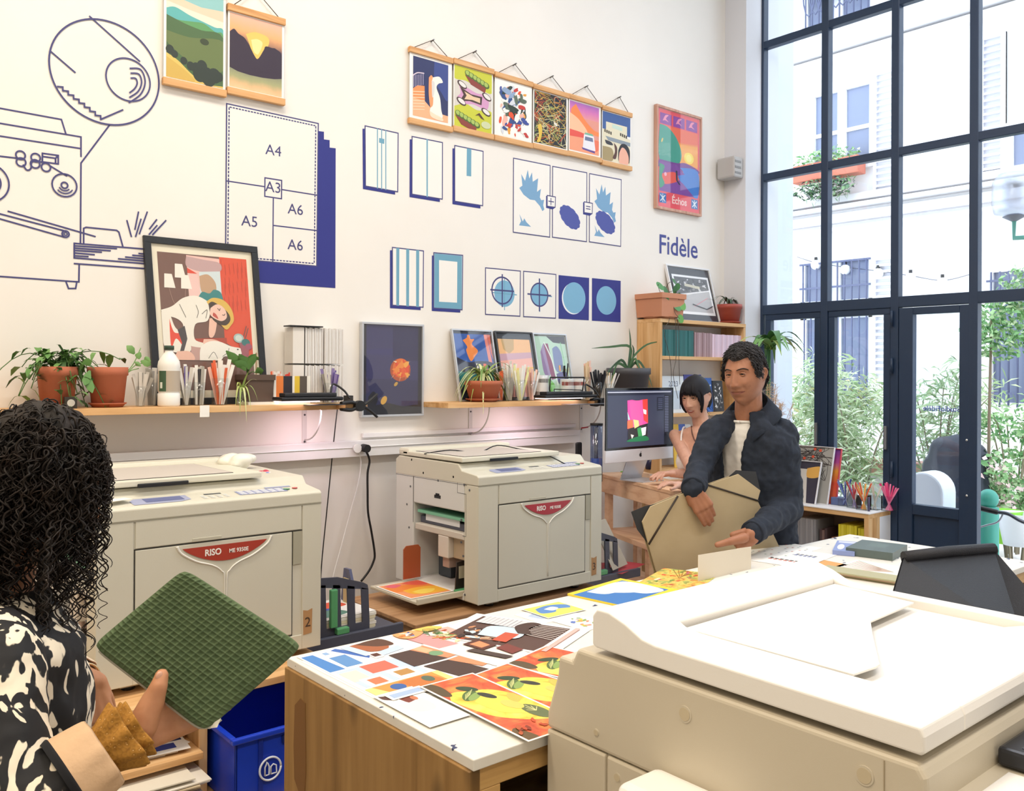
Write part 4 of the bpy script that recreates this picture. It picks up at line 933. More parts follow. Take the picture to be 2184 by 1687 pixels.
# blue crate
cr = thing('blue_crate', 'bright blue plastic recycling crate with a bottle symbol in the low pine unit', 'crate', (1.36, 2.85, .28))
BL = M('#1b3fc4', .3); b = B()
for (a, c) in (((1.125, 2.66), (1.50, 2.67)), ((1.125, 3.05), (1.50, 3.06)), ((1.125, 2.66), (1.135, 3.06)), ((1.49, 2.66), (1.50, 3.06))): b.box((a[0], a[1], .285), (c[0], c[1], .50), BL)
b.box((1.125, 2.66, .281), (1.50, 3.06, .29), BL); b.build('body', cr, w=True, bevel=.004)
b = B(); b.box((1.110, 2.645, .49), (1.515, 2.665, .508), BL); b.box((1.110, 3.055, .49), (1.515, 3.075, .508), BL); b.box((1.110, 2.665, .49), (1.130, 3.055, .508), BL); b.box((1.495, 2.665, .49), (1.515, 3.055, .508), BL)
b.build('rim', cr, w=True, bevel=.004)
B().box((1.20, 2.655, .3), (1.215, 2.66, .49), M('#17319c', .35)).box((1.28, 2.652, .455), (1.46, 2.66, .478), M('#10246c', .4)).build('rib', cr, w=True)
b = B(); q = Vector((1.238, 2.652, .385)); w_ = M('#dfe6f2')
b.tube([q+Vector((.036*math.cos(a), 0, .036*math.sin(a))) for a in [2*PI*i/28 for i in range(29)]], .0034, w_, 6)
b.tube([q+Vector(v) for v in ((-.018, 0, -.018), (-.018, 0, .008), (-.013, 0, .018), (-.013, 0, .024), (-.008, 0, .018), (-.004, 0, .008), (-.004, 0, -.018), (-.018, 0, -.018))], .0026, w_, 5)
b.tube([q+Vector(v) for v in ((.002, 0, -.018), (.002, 0, .006), (.010, 0, .012), (.020, 0, .006), (.022, 0, -.018), (.002, 0, -.018))], .0026, w_, 5); b.build('symbol', cr, w=True)
# ================================================================ WORK TABLE
TZ = .94; TX0, TX1, TY0, TY1 = .992, 3.72, 1.283, 2.045
tb = thing('work_table', 'long pine work table with a paint-speckled white top', 'table', (2.3, 1.66, 0))
TW = MN('table_white', [(.0, '#22305c'), (.30, '#3a4468'), (.31, '#e8e5dc'), (1, '#efece4')], scale=26, detail=2, dist=.3, rough=.5)
B().box((TX0+.005, TY0, TZ-.022), (TX1, TY1, TZ), TW).build('table_top', tb, w=True, bevel=.002)
KP = wood('knotty_pine', '#9a7440', '#aa844e', '#7c5a2c', 2, .9, .75)  # shade on the end panels is put into this darker pine colour
B().box((TX0-.002, TY0+.004, 0), (TX0+.024, TY1-.002, TZ-.022), KP).build('end_panel', tb, w=True, bevel=.002)
B().box((TX1-.06, TY0+.004, 0), (TX1-.034, TY1-.002, TZ-.022), KP).build('end_panel', tb, w=True, bevel=.002)
KX = wood('knotty_pine_x', '#c8a063', '#d6b078', '#a47c48', 0, .9, .6)
B().box((TX0+.024, TY0+.006, .875), (TX1-.06, TY0+.03, TZ-.022), KX).build('apron', tb, w=True, bevel=.002)
B().box((TX0+.024, TY0+.006, .0), (TX0+.075, TY0+.03, .875), KX).build('upright', tb, w=True, bevel=.002)
B().box((TX0+.075, TY0+.012, .28), (TX1-.06, TY0+.03, .79), KX).build('front_board', tb, w=True, bevel=.002)
B().box((TX0+.024, TY1-.03, .3), (TX1-.06, TY1-.006, TZ-.022), KX).build('rear_board', tb, w=True, bevel=.002)
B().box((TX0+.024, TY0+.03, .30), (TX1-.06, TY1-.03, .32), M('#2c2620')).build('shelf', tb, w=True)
B().prism([(TX0-.003, y_, z_) for y_, z_ in ((1.985, .84), (1.955, .865), (1.93, .86), (1.925, .70), (1.935, .60), (1.955, .63), (1.985, .66), (1.99, .74))], (.001, 0, 0), M('#7c5426', .6)).build('glue_stain', tb, w=True)
# second table far right behind
b = thing('far_table', 'white topped table end beyond the work table near the doorway', 'table', (4.1, 1.7, 0))
# prints on the table
def on_t(px, py): return at(px, py, 2, TZ)
def quad_print(name, label, px, z, paint=None, m=PAPER, group=None, cat='print', bgm=None, bw=.035, th=.0005):
    """px: four corners TL TR BR BL of the sheet on the table"""
    c = [at(x, y, 2, z) for x, y in px]; O = (c[0]+c[1]+c[2]+c[3])/4
    X = ((c[1]-c[0])+(c[2]-c[3]))/2; Y = ((c[0]-c[3])+(c[1]-c[2]))/2; w_, d_ = X.length, Y.length; X.normalize(); Y = (Y-X*Y.dot(X)).normalized()
    rz = math.atan2(X.y, X.x)
    return sheet_on(name, label, (O.x, O.y), w_, d_, rz, z, paint, m, cat, group, th, bgm, bw)
def p_colls(a):   # magazine spread with many small pictures
    L_ = a
    L_.g(M('#4f86cc'), 0,60,9,60,9,100,0,100) if 0 else None
    a.g(M('#fdfdfb'), 0,0,100,0,100,100,0,100)
    a.g(M('#4a86cc'), 0,86,6,86,6,100,0,100)
    a.g(M('#4a86cc'), 0,62,7,62,7,100,0,100).g(M('#5c8cc8'), 14,78,22,78,22,92,14,92).g(M('#3c64b8'), 11,56,14,54,22,70,20,74).g(M('#6c94d0'), 8,52,11,52,11,62,8,62)
    a.g(M('#c9d8ec'), 24,52,50,52,50,64,24,64).g(M('#c9d8ec'), 24,64,30,64,30,100,24,100).g(M('#c9d8ec'), 44,64,50,64,50,100,44,100)
    a.sm(M('#b8764c'), 24,20,34,24,44,34,44,50,36,48,26,34).sm(M('#6c4430'), 28,18,40,22,44,40,38,36).sm(M('#e8b87c'), 36,40,44,44,44,52,36,50)
    a.g(M('#c9d8ec'), 46,0,54,0,54,20,46,20)
    return a
# big open booklet left (px corners)
def art_left(a):
    a.g(M('#fdfdf9'), 0,0,100,0,100,100,0,100)
    a.g(M('#4a86cc'), 0,70,0,100,5,100,5,70).g(M('#6a9cd8'), 8,58,8,78,14,78,14,58).g(M('#3c64b4'), 6,48,9,46,15,60,12,64).g(M('#7ca4d8'), 5,34,5,42,8,42,8,34)
    a.g(M('#c9d8ec'), 20,40,60,40,60,46,20,46).g(M('#c9d8ec'), 38,46,46,46,46,70,38,70).g(M('#bcd2ee'), 20,0,26,0,26,40,20,40)
def ptable(a):
    """spread of four printed pages"""
    a.g(M('#fdfdfa'), 0,0,100,0,100,100,0,100)
D_ = {}
quad_print('printed_spread', 'wide white test print lying along the left rear edge of the table', [(632,1402),(940,1331),(1176,1400),(828,1500)], TZ+.0011, lambda a: (
    a.g(M('#fdfdf9'), 0,0,100,0,100,100,0,100),
    a.g(M('#4a86cc'), 0,2,7,2,9,38,0,38), a.g(M('#5f92cc'), 11,14,21,14,21,36,11,36), a.g(M('#3f6cbc'), 18,2,22,0,32,24,28,30), a.g(M('#7ca4d8'), 26,3,32,3,32,10,26,10), a.g(M('#8fb2de'), 12,3,15,3,15,8,12,8),
    a.g(M('#c4d6ee'), 2,40,40,40,40,74,2,74), a.g(M('#e2705c'), 16,40,32,40,32,56,16,56), a.g(M('#f4ddd0'), 2,44,12,44,12,62,2,62), a.g(M('#fbfaf6'), 5,60,18,60,18,76,5,76), a.g(M('#d87c58'), 8,63,16,63,16,73,8,73), a.g(M('#fbfaf6'), 22,58,36,58,36,74,22,74), a.g(M('#b88a4c'), 25,61,34,61,34,70,25,70),
    a.g(M('#f8e08c'), 0,76,44,76,44,100,0,100), a.g(M('#e89a4c'), 4,76,40,76,40,96,10,96), a.sm(M('#c8783c'), 18,78,34,78,38,92,22,94), a.e(M('#3c64a8'), 15, 84, 4, 5), a.e(M('#f4ecd8'), 22, 96, 6, 4), a.e(M('#586c5c'), 33, 84, 3, 5),
    a.sm(M('#a8613c'), 30,2,40,2,48,14,44,22,34,20), a.sm(M('#5c3c2c'), 34,2,50,0,52,16,42,14), a.g(M('#c4d6ee'), 24,2,30,2,34,26,28,26), a.g(M('#c4d6ee'), 36,24,52,20,52,28,36,32),
    a.g(M('#fcfaf6'), 30,22,36,22,36,34,30,34), a.g(M('#5a3228'), 31,25,35.5,25,35.5,31,31,31),
    a.g(M('#4a3630'), 38,34,58,34,60,62,38,62), a.g(M('#4a3630'), 42,65,60,65,66,98,48,98), a.g(M('#e8946c'), 52,34,62,32,70,60,60,62), a.g(M('#e8946c'), 58,65,70,63,78,84,66,88), a.e(M('#78a078'), 60, 50, 4, 5), a.g(M('#f2b890'), 54,34,60,33,62,44,56,46),
    a.g(M('#f6ede6'), 62,30,96,30,100,98,72,98), a.g(M('#e89c9c'), 62,12,76,12,80,44,66,44), a.g(M('#f0b4a8'), 84,8,96,8,96,24,84,24), a.blobs([M('#e8a05c'), M('#f0d8b0'), M('#b8502c'), M('#7c9c5c'), M('#f6f0e0')], 26, 74,8,92,44,2,5,7),
    a.sm(M('#f0a86c'), 60,0,72,0,78,8,66,16,60,10), a.blobs([M('#3c4c9c'), M('#6c3c34'), M('#e88c4c'), M('#f4ece0')], 16, 60,0,72,14,1.5,3.5,8), a.sm(M('#f4c860'), 74,0,86,0,92,8,80,10), [a.l(M('#4c6c3c'), .002, 76,12+i*1.5,80,4+i*1.5,86,8+i*1.5,80,16+i, cv=True) for i in range(5)],
    a.g(M('#5c3428'), 80,48,92,46,94,64,82,66), a.g(M('#e89468'), 83,51,91,50,91,61,84,62), a.g(M('#7c3c34'), 90,68,100,66,100,82,90,84), a.g(M('#4c3c38'), 74,60,80,60,88,88,82,88)), bw=.012)
def p_arch(a):
    a.g(M('#fbf9f4'), 0,0,100,0,100,100,0,100).g(M('#5a4038'), 4,8,94,8,94,86,4,86).blobs([M('#d89468'), M('#3c2a28'), M('#e8b898'), M('#c8dce4'), M('#8c6c58')], 44, 5,10,60,60,3,8,3)
    a.sm(M('#c8dce8'), 24,30,60,28,62,56,30,60).g(M('#c8583c'), 14,46,46,46,46,58,14,58).g(M('#d8d8dc'), 66,12,94,12,94,50,66,50)
    for i in range(8): a.l(M('#a8a8b0'), .002, 66, 16+i*4, 94, 16+i*4); a.l(M('#e8e0d8'), .003, 50+i*5, 60, 44+i*6, 86)
    a.sm(M('#4a342c'), 48,56,70,46,92,52,90,62,70,58,52,66).g(M('#f0b8b0'), 4,90,96,90,96,94,4,94)
quad_print('photo_print', 'brown city photo print with wide white borders at the rear of the table', [(1046,1298),(1218,1352),(1130,1418),(946,1348)][::1] and [(940,1347),(1052,1298),(1226,1356),(1160,1410)], TZ+.0027, p_arch, bw=.01)
def p_leafy(a, s=1):
    W1, W2 = MN('ink_wash_red', [(.32, '#b84a30'), (.45, '#dd6440'), (.58, '#ea8c4c'), (.7, '#f0b458')], scale=16, detail=7, dist=.8), MN('ink_wash_yellow', [(.34, '#e6a83c'), (.46, '#f0cf52'), (.6, '#f4e070'), (.7, '#cfd070')], scale=14, detail=7, dist=.8)
    a.g(W1, 0,0,100,0,100,100,0,100).sm(W2, 0,30,20,20,50,24,80,30,100,50,100,86,70,84,40,76,12,60).sm(W1, 40,0,70,4,100,10,100,26,70,22,44,14).sm(M('#5c4c34'), 0,0,16,0,22,10,14,24,0,20).sm(M('#6c5434'), 0,86,12,84,20,100,0,100)
    a.sm(M('#f4dc5c'), 26,40,60,34,90,56,86,76,56,70,32,60)
    for (x, y, rx, ry, r_, c) in ((36,30,19,5.4,-.25,'#56713c'), (40,33,17,3.4,-.2,'#8ca85c'), (50,20,14,5,.3,'#3c4c34'), (58,36,10,5.5,.5,'#3a3c34'), (78,72,15,12,.2,'#66704a'), (66,56,13,8,.2,'#d8cc68'), (86,48,12,6,-.4,'#c8bc58')):
        a.e(M(c), x, y, rx, ry, r_)
    for i in range(5): a.l(M('#e8e4a0'), .0018, 78, 72, 68+i*5, 62+abs(i-2)*3)
    for i in range(5): a.l(M('#c8cc88'), .0018, 20+i*4, 34-i, 34+i*5, 27-i)
    a.blobs([M('#c4502c'), M('#8c3c24'), M('#b85c34')], 18, 0, 76, 100, 100, 2, 6, 12)
quad_print('leaf_print', 'red and yellow leaf print furthest to the rear of the overlapping three', [(1105,1407),(1190,1368),(1380,1440),(1290,1490)], TZ+.0045, p_leafy, group='overlapping leaf prints')
quad_print('leaf_print', 'red and yellow leaf print in the middle of the overlapping three', [(996,1442),(1098,1411),(1330,1500),(1240,1548)], TZ+.0062, p_leafy, group='overlapping leaf prints')
quad_print('leaf_print', 'red and yellow leaf print nearest the table corner, topmost of three', [(892,1468),(995,1436),(1262,1540),(1128,1578)], TZ+.0082, p_leafy, group='overlapping leaf prints')
quad_print('white_print', 'white-bordered photo print at the left table edge under the leaf prints', [(797,1487),(872,1464),(1010,1525),(914,1551)], TZ+.0040, lambda a: a.sm(M('#7c3c30'), 32,6,60,2,72,30,40,36).sm(M('#e8dce0'), 8,34,40,36,80,34,74,64,24,62).sm(M('#5c3c38'), 2,2,22,8,30,22,4,14).e(M('#c87c58'), 66, 28, 8, 6), bw=.05)
quad_print('blue_stripe_print', 'small print with a pale blue bar tucked under the leaf print', [(820,1484),(893,1461),(916,1474),(836,1493)], TZ+.0058, None, bgm=M('#a8bfe0'), bw=.2)
quad_print('lower_spread', 'second spread peeking out below the large test print at the left edge', [(640,1412),(950,1338),(1180,1408),(836,1508)], TZ+.0003, None)
def p_bluey(a): a.g(M('#e8e46c'), 0,0,100,0,100,100,0,100).sm(M('#5c8ccc'), 20,20,60,10,96,30,90,60,60,50,40,70,10,60).sm(M('#e8eef4'), 34,34,60,26,66,46,44,56)
quad_print('blue_yellow_print', 'small yellow and blue print behind the brown photo print', [(1110,1300),(1190,1283),(1252,1300),(1170,1319)], TZ+.003, p_bluey)
quad_print('pale_blue_print', 'faint blue print under the small yellow and blue print', [(1098,1313),(1178,1291),(1240,1312),(1156,1330)], TZ+.0004, lambda a: a.sm(M('#b8c8e0'), 10,30,50,10,90,40,60,80,20,70))
quad_print('sketch_print', 'small colourful pencil print beside the copier lid', [(1180,1322),(1232,1310),(1300,1330),(1246,1349)], TZ+.001, lambda a: a.blobs([M('#e8c850'), M('#6c84c8'), M('#e89070'), M('#8ca860')], 16, 10,10,90,90,6,14,3))
def p_cover(a): a.g(M('#f2d83c'), 0,0,100,0,100,100,0,100).g(M('#3f7cc4'), 0,10,92,10,92,90,0,90).sm(M('#dce8f0'), 20,14,88,14,88,84,60,80,50,50,26,40).sm(M('#e8f0f4'), 30,30,80,24,76,70,50,60)
quad_print('yellow_magazine', 'thick yellow and blue magazine near the portfolio on the table', [(1218,1268),(1326,1236),(1445,1262),(1330,1300)], TZ+.0006, p_cover, M('#f2d840'), cat='magazine', th=.006, bw=.0)
def p_jungle(a): a.g(MN('ink_wash_green', [(.32, '#b8543c'), (.42, '#e0b04c'), (.52, '#e8d070'), (.62, '#8ca850'), (.72, '#d86a5c')], scale=22, detail=6, dist=1), 0,0,100,0,100,100,0,100).blobs([M('#e8583c'), M('#5c8c4c'), M('#f0d870'), M('#c8b850'), M('#d86a7c'), M('#8ca84c'), M('#f4ecc8')], 26, 0,0,100,100,3,7,17); [a.l(M('#9c6c3c'), .002, 60+i*3, 50, 96, 20+i*9) for i in range(8)]
quad_print('jungle_print', 'dense red, yellow and green foliage print beside the folded card', [(1335,1255),(1420,1212),(1530,1225),(1480,1268)], TZ+.001, p_jungle, bw=.0)
def p_chart(a):
    a.g(M('#fbfbf8'), 0,0,100,0,100,100,0,100)
    for i in range(8):
        for j in range(6): a.g(M('#d86c5c'), 24+i*5,30+j*8,28+i*5,30+j*8,28+i*5,36+j*8,24+i*5,36+j*8); a.g(M('#4c5c9c'), 64+i*4,50+j*7,67+i*4,50+j*7,67+i*4,55+j*7,64+i*4,55+j*7) if j < 5 else 0; a.k -= 2
    a.k += 2
quad_print('colour_chart', 'white colour chart with a grid of red and blue squares', [(1602,1190),(1680,1160),(1760,1190),(1690,1215)], TZ+.001, p_chart, bw=.01)
quad_print('speckled_sheet', 'white sheet with scattered small coloured squares near the man', [(1570,1178),(1660,1150),(1740,1172),(1650,1200)], TZ+.0002, lambda a: [a.g(M(random.Random(i).choice(('#3c4c8c', '#d84c3c', '#4c8c6c', '#222222'))), 8+(i*37) % 84, 8+(i*53) % 84, 11+(i*37) % 84, 8+(i*53) % 84, 11+(i*37) % 84, 12+(i*53) % 84) for i in range(40)])
quad_print('orange_print', 'orange print lying behind the copier lid', [(1700,1203),(1760,1193),(1800,1205),(1742,1220)], TZ+.001, None, M('#e8a45c'))
quad_print('pink_striped_print', 'pale print with fine pink rays left of the black pushchair hood', [(1790,1208),(1850,1192),(1925,1215),(1870,1240)], TZ+.001, lambda a: [a.l(M('#e8a0a8' if i % 2 else '#b8c8a0'), .004, 50, 90, i*8, 4) for i in range(13)])
for i, (c, l) in enumerate((('#a09a72', 'olive sample card lowest in the fanned stack'), ('#c8a88c', 'tan sample card in the middle of the fanned stack'), ('#b4b08c', 'sage sample card on top of the fanned stack'))):
    quad_print('sample_card', l+' by the copier', [(1782+i*3,1218-i*3),(1798+i*3,1207-i*3),(1895,1245-i*2),(1870,1252-i*2)], TZ+.001+i*.006, None, M(c), cat='card', th=.005)
def book(name, label, px, z, h, m, paint=None, cat='book'):
    t = quad_print(name, label, px, z, paint, m, cat=cat, th=h, bw=.0); return t
book('notebook', 'small blue book with a white oval lying on the far table end', [(1776,1184),(1786,1163),(1830,1164),(1822,1186)], TZ+.001, .018, M('#8c9cd0', .5), lambda a: a.e(M('#f4f4f8'), 40, 30, 26, 16).g(M('#d8dcec'), 80,10,95,10,95,90,80,90))
book('grey_book', 'thick dark green-grey book on the table beside the blue one', [(1818,1180),(1852,1164),(1922,1180),(1890,1200)], TZ+.001, .03, M('#5c6a68', .45), lambda a: a.g(M('#6c7c7a'), 40,30,80,30,80,70,40,70))
# folded card standing on the table
fc = thing('folded_card', 'blank cream card standing folded upright in front of the portfolio', 'card', at(1550, 1240, 2, TZ))
a, b_, c_ = at(1494, 1243, 2, TZ), at(1601, 1221, 2, TZ), at(1620, 1214, 2, TZ)
a = Vector((2.45, 1.90, TZ)); b_ = Vector((2.765, 1.905, TZ)); c_ = Vector((2.81, 2.0, TZ))
CM = M('#e8ddca', .65)
B().prism([a, b_, b_+Vector((0, 0, .082)), a+Vector((0, 0, .092))], (0, .0015, 0), CM).prism([b_, c_, c_+Vector((0, 0, .055)), b_+Vector((0, 0, .082))], (.0015, 0, 0), CM).build('card', fc, w=True)
# ================================================================ COPIER
CW = M('#cfc5b0', .45, bump=.04, bs=500); CW2 = M('#f2efe9', .4, bump=.03, bs=500)
cx0, cx1, cy0, cy1 = 1.17, 1.86, .53, 1.245
cp = thing('photocopier', 'large cream photocopier filling the lower right foreground', 'copier', (1.5, .9, 0))
b = B(); pf = [(cy0, .96), (cy0, 1.06), (cy0+.004, 1.118), (cy0+.014, 1.134), (cy1-.055, 1.134), (cy1-.042, 1.108), (cy1-.004, 1.108), (cy1, 1.07), (cy1+.028, .99), (cy1+.028, .96)]
b.prism([(cx0, y, z) for y, z in pf], (cx1-cx0, 0, 0), CW); b.build('upper_housing', cp, w=True, bevel=.008, seg=3)
b = B().box((cx0+.006, cy0+.012, 0), (cx1, cy1+.028, .962), CW); b.build('body', cp, w=True, bevel=.012, seg=3)
b = B().box((cx0-.001, cy0+.012, .02), (cx0+.012, cy1-.134, .958), CW).build('side_panel', cp, w=True, bevel=.004)
B().box((cx0-.001, cy1-.130, .02), (cx0+.012, cy1+.026, .958), CW).build('side_panel', cp, w=True, bevel=.004)
B().box((cx0-.0012, cy0+.06, .98), (cx0+.002, cy0+.0615, 1.125), M('#a89a80')).build('seam', cp, w=True)
for px, py, r in ((1461, 1523, .0125), (1844, 1654, .0125), (1272, 1562, .006), (1317, 1658, .008)):
    q = at(px, py, 0, cx0)
    b = B(); b.tube([(cx0-.0015, q.y, q.z), (cx0+.0005, q.y, q.z)], r*1.12, CW, 24); b.tube([(cx0-.0022, q.y, q.z), (cx0-.0015, q.y, q.z)], r*.86, M('#c9bb9e', .5), 24); b.build('plug_cap', cp, w=True)
# side pocket at the lower edge
q = at(1325, 1660, 0, 1.08); B().box((1.06, .80, .80), (cx0, q.y, q.z), CW2).build('side_tray', cp, w=True, bevel=.02, seg=4)
# lid
LZ0, LZ1 = 1.146, 1.184; lx0, lx1, ly0, ly1 = 1.172, 1.875, .537, 1.152
lid = B()
prf = [(ly0, LZ0+.004), (ly0, LZ1-.012), (ly0+.006, LZ1), (1.0, LZ1), (1.03, LZ1+.004), (1.07, LZ1+.022), (1.11, LZ1+.034), (ly1-.012, LZ1+.034), (ly1, LZ1+.02), (ly1, LZ0+.004), (ly1-.01, LZ0), (ly0+.006, LZ0)]
# lid in four strips so the tray is truly sunk
rx0, rx1, ry1 = 1.295, 1.835, 1.045
lid.prism([(lx0, y, z) for y, z in prf], (rx0-lx0, 0, 0), CW2); lid.prism([(rx1, y, z) for y, z in prf], (lx1-rx1, 0, 0), CW2)
pr2 = [(1.045, LZ0), (1.045, LZ1+.010)]+[(1.07, LZ1+.022), (1.11, LZ1+.034), (ly1-.012, LZ1+.034), (ly1, LZ1+.02), (ly1, LZ0+.004), (ly1-.01, LZ0)]
lid.prism([(rx0, y, z) for y, z in pr2], (rx1-rx0, 0, 0), CW2)
lid.prism([(rx0, y, z) for y, z in ((ly0, LZ0+.004), (ly0, LZ1-.012), (ly0+.006, LZ1), (ly0+.09, LZ1), (ly0+.15, LZ1-.018), (1.045, LZ1-.018), (1.045, LZ0), (ly0+.006, LZ0))], (rx1-rx0, 0, 0), CW2)
lid.build('lid', cp, w=True, bevel=.004, seg=3)
fl = [at(x, y, 2, LZ1-.002) for x, y in ((1452,1344),(1768,1243),(1950,1287),(1857,1327),(1862,1360),(1876,1418),(1868,1424),(1820,1440))]
fl = [Vector((min(max(p.x, rx0+.001), rx1-.002), min(p.y, ry1-.002), LZ1-.004)) for p in fl]
B().prism(fl, (0, 0, .004), CW2).build('tray_flap', cp, w=True, bevel=.001)
B().box((lx0+.04, ly0+.05, 1.132), (lx1-.04, ly1-.05, 1.148), M('#3a342c')).build('lid_seal', cp, w=True)
q = at(2170, 1440, 1, ly0); B().box((1.72, ly0-.003, LZ0+.008), (1.84, ly0+.001, LZ0+.026), M('#8c8a88', .4)).build('lid_grip', cp, w=True)
# operator ledge, display
B().box((cx0+.02, .2, .9), (cx1, cy0+.012, 1.078), CW).build('operator_ledge', cp, w=True, bevel=.01, seg=3)
B().box((cx0+.05, .24, 1.078), (1.372, cy0-.022, 1.0805), CW2).build('ledge_plate', cp, w=True, bevel=.002)
ds = B().box((1.382, .25, 1.08), (1.75, cy0-.002, 1.108), M('#23252c', .35)).build('display', cp, w=True, bevel=.006)
B().box((1.40, .27, 1.108), (1.72, cy0-.03, 1.1092), M('#4b505c', .2)).build('display_glass', ds, w=True)
B().box((1.44, .33, 1.1092), (1.66, cy0-.06, 1.1098), M('#2a2c34', .2)).build('screen', ds, w=True)
bpy.data.objects.remove(b) if isinstance(b, bpy.types.Object) else None
for o_ in [x for x in bpy.data.objects if x.name == 'far_table']: bpy.data.objects.remove(o_)
# ================================================================ PUSHCHAIR
pc = thing('pushchair', 'black pushchair hood with a padded rim behind the copier', 'pushchair', (2.65, 1.1, 0))
BK = M('#14161d', .5, bump=.3, bs=300); BK2 = M('#1d1f28', .6, bump=.3, bs=300)
T1, T2 = dep(1928, 1190, 2.56), dep(2120, 1172, 2.60); U1, U2 = dep(1896, 1300, 2.42), dep(2165, 1330, 2.2)
V1, V2 = dep(1950, 1174, 2.66), dep(2110, 1166, 2.74)
b = B().tube([T1, T1.lerp(T2, .5)+Vector((0, 0, .004)), T2], .019, BK2, 10); b.build('padded_rim', pc, w=True)
b = B(); dn = Vector((0, 0, -.3))
b.prism([T1, T2, U2+Vector((.05, 0, -.05)), U1], (T2-T1).cross(U1-T1).normalized()*.012, BK)
W1 = dep(2200, 1265, 2.35); W2 = dep(2210, 1400, 2.2)
b.prism([T2, W1, W2, U2+Vector((.05, 0, -.05))], Vector((.01, .012, 0)), BK); b.prism([T1, V1, V1-Vector((0, 0, .25)), U1], Vector((-.01, .0, 0)), BK); b.build('hood', pc, w=True)
b = B().prism([T1, T2, V2, V1], (0, 0, -.012), BK2); b.build('hood_top', pc, w=True)
b = B().prism([V1, V2, V2-Vector((0, 0, .3)), V1-Vector((0, 0, .3))], (V2-V1).cross(Vector((0, 0, 1))).normalized()*.012, BK2); b.build('hood_back', pc, w=True)
cc = (T1+T2+W1)/3; B().box((cc.x-.22, cc.y-.14, .45), (cc.x+.14, cc.y+.16, .62), BK).build('seat', pc, w=True, bevel=.04, seg=3)
for sx in (-.2, .12):
    for sy in (-.12, .14):
        x, y = cc.x+sx, cc.y+sy; B().cyl((x, y-.012, .08), (x, y+.012, .08), .08, BLACK, 20).build('wheel', pc, w=True)
        B().cyl((x, y, .08), (cc.x+sx*.5, cc.y+sy*.6, .50), .012, M('#5c6068', .3, .8), 8).build('frame_leg', pc, w=True)
for sx in (T1, T2): B().cyl((sx.x, sx.y, sx.z-.02), (cc.x+(sx.x-cc.x)*.6, cc.y, .6), .010, BLACK, 8).build('hood_strut', pc, w=True)
# ================================================================ WALL SHELVES
TERRA = M('#b8694b', .75, bump=.15, bs=60); SOIL = M('#4a3a2e', .9)
def shelf(name, label, x0, x1, z, brs):
    t = thing(name, label, 'shelf', ((x0+x1)/2, 3.78, z-.03))
    B().box((x0, 3.655, z-.027), (x1, YW-.001, z), PINE(0)).build('board', t, w=True, bevel=.0015)
    for x in brs:
        b = B(); IR = M('#d8d4d0', .4); b.box((x-.012, YW-.004, z-.21), (x+.012, YW, z-.027), IR); b.box((x-.012, 3.70, z-.031), (x+.012, YW, z-.027), IR)
        b.tube([(x, 3.72+.17*math.sin(a)*1.0, z-.03-.15*(1-math.cos(a))*1.0) if 0 else (x, YW-.01-.16*math.cos(a), z-.03-.15*math.sin(a)) for a in [PI/2*i/10 for i in range(11)]], .004, IR, 6)
        b = b.build('bracket', t, w=True)
        for dz in (-.06, -.19): B().cyl((x, YW-.006, z+dz), (x, YW-.003, z+dz), .005, M('#4c4a4c')).build('screw', b, w=True)
    return t
SZ1, SZ2 = 1.510, 1.502
shelf('wall_shelf', 'long pine wall shelf above the duplicator marked 2', .30, 2.19, SZ1, (.7, 1.985))
shelf('wall_shelf', 'pine wall shelf right of the dark blue print, ending behind the monitor', 2.665, 3.98, SZ2, (2.995, 3.86))
o = B().box((at(437, 870, 1, 3.65).x-.02, 3.652, SZ1-.045), (at(437, 870, 1, 3.65).x+.02, 3.6545, SZ1+.004), WHITE).build('price_tag', w=True); tag(o, 'small white paper tag hanging on the edge of the left wall shelf', 'tag')
sx = lambda px, y=3.77: at(px, 850, 1, y).x
sz = lambda px, py, y=3.77: at(px, py, 1, y).z
def pot(name, label, px0, px1, py_top, z, y=3.77, m=TERRA, saucer=True, tap=.78, rim=True, cat='plant', seg=28, sq=False):
    x0, x1 = sx(px0, y), sx(px1, y); c = (x0+x1)/2; r = (x1-x0)/2; zt = sz((px0+px1)/2, py_top, y)
    t = thing(name, label, cat, (c, y, z)); h = zt-z; s = .012 if saucer else 0
    b = B(); rr = r*.93 if rim else r
    if sq:
        ring = lambda k, zz: [(c-k, y-k, zz), (c+k, y-k, zz), (c+k, y+k, zz), (c-k, y+k, zz)]
        b.loft([ring(r*tap, z+s), ring(rr, zt-h*.2), ring(r, zt-h*.2), ring(r, zt), ring(r-.008, zt), ring(r-.01, zt-.02)], m, smooth=False)
    else: b.lathe([(r*tap*.9, z+s), (r*tap, z+s), (rr, zt-h*.22), (r, zt-h*.2), (r, zt), (r-.008, zt), (r-.012, zt-.02)], (c, y, 0), m, seg)
    b.build('pot', t, w=True)
    B().lathe([(.002, zt-.022), (r-.011, zt-.021)], (c, y, 0), SOIL).build('soil', t, w=True)
    if saucer: B().lathe([(r*tap*.95, z+.001), (r*.92, z+.018), (r*.94, z+.018), (r*.9, z+.012), (.01, z+.011)], (c, y, 0), m, seg).build('saucer', t, w=True)
    return t, Vector((c, y, zt)), r
LG = [M(h, .5) for h in ('#4f7a3c', '#5f8c48', '#3f6634', '#76a05c')]
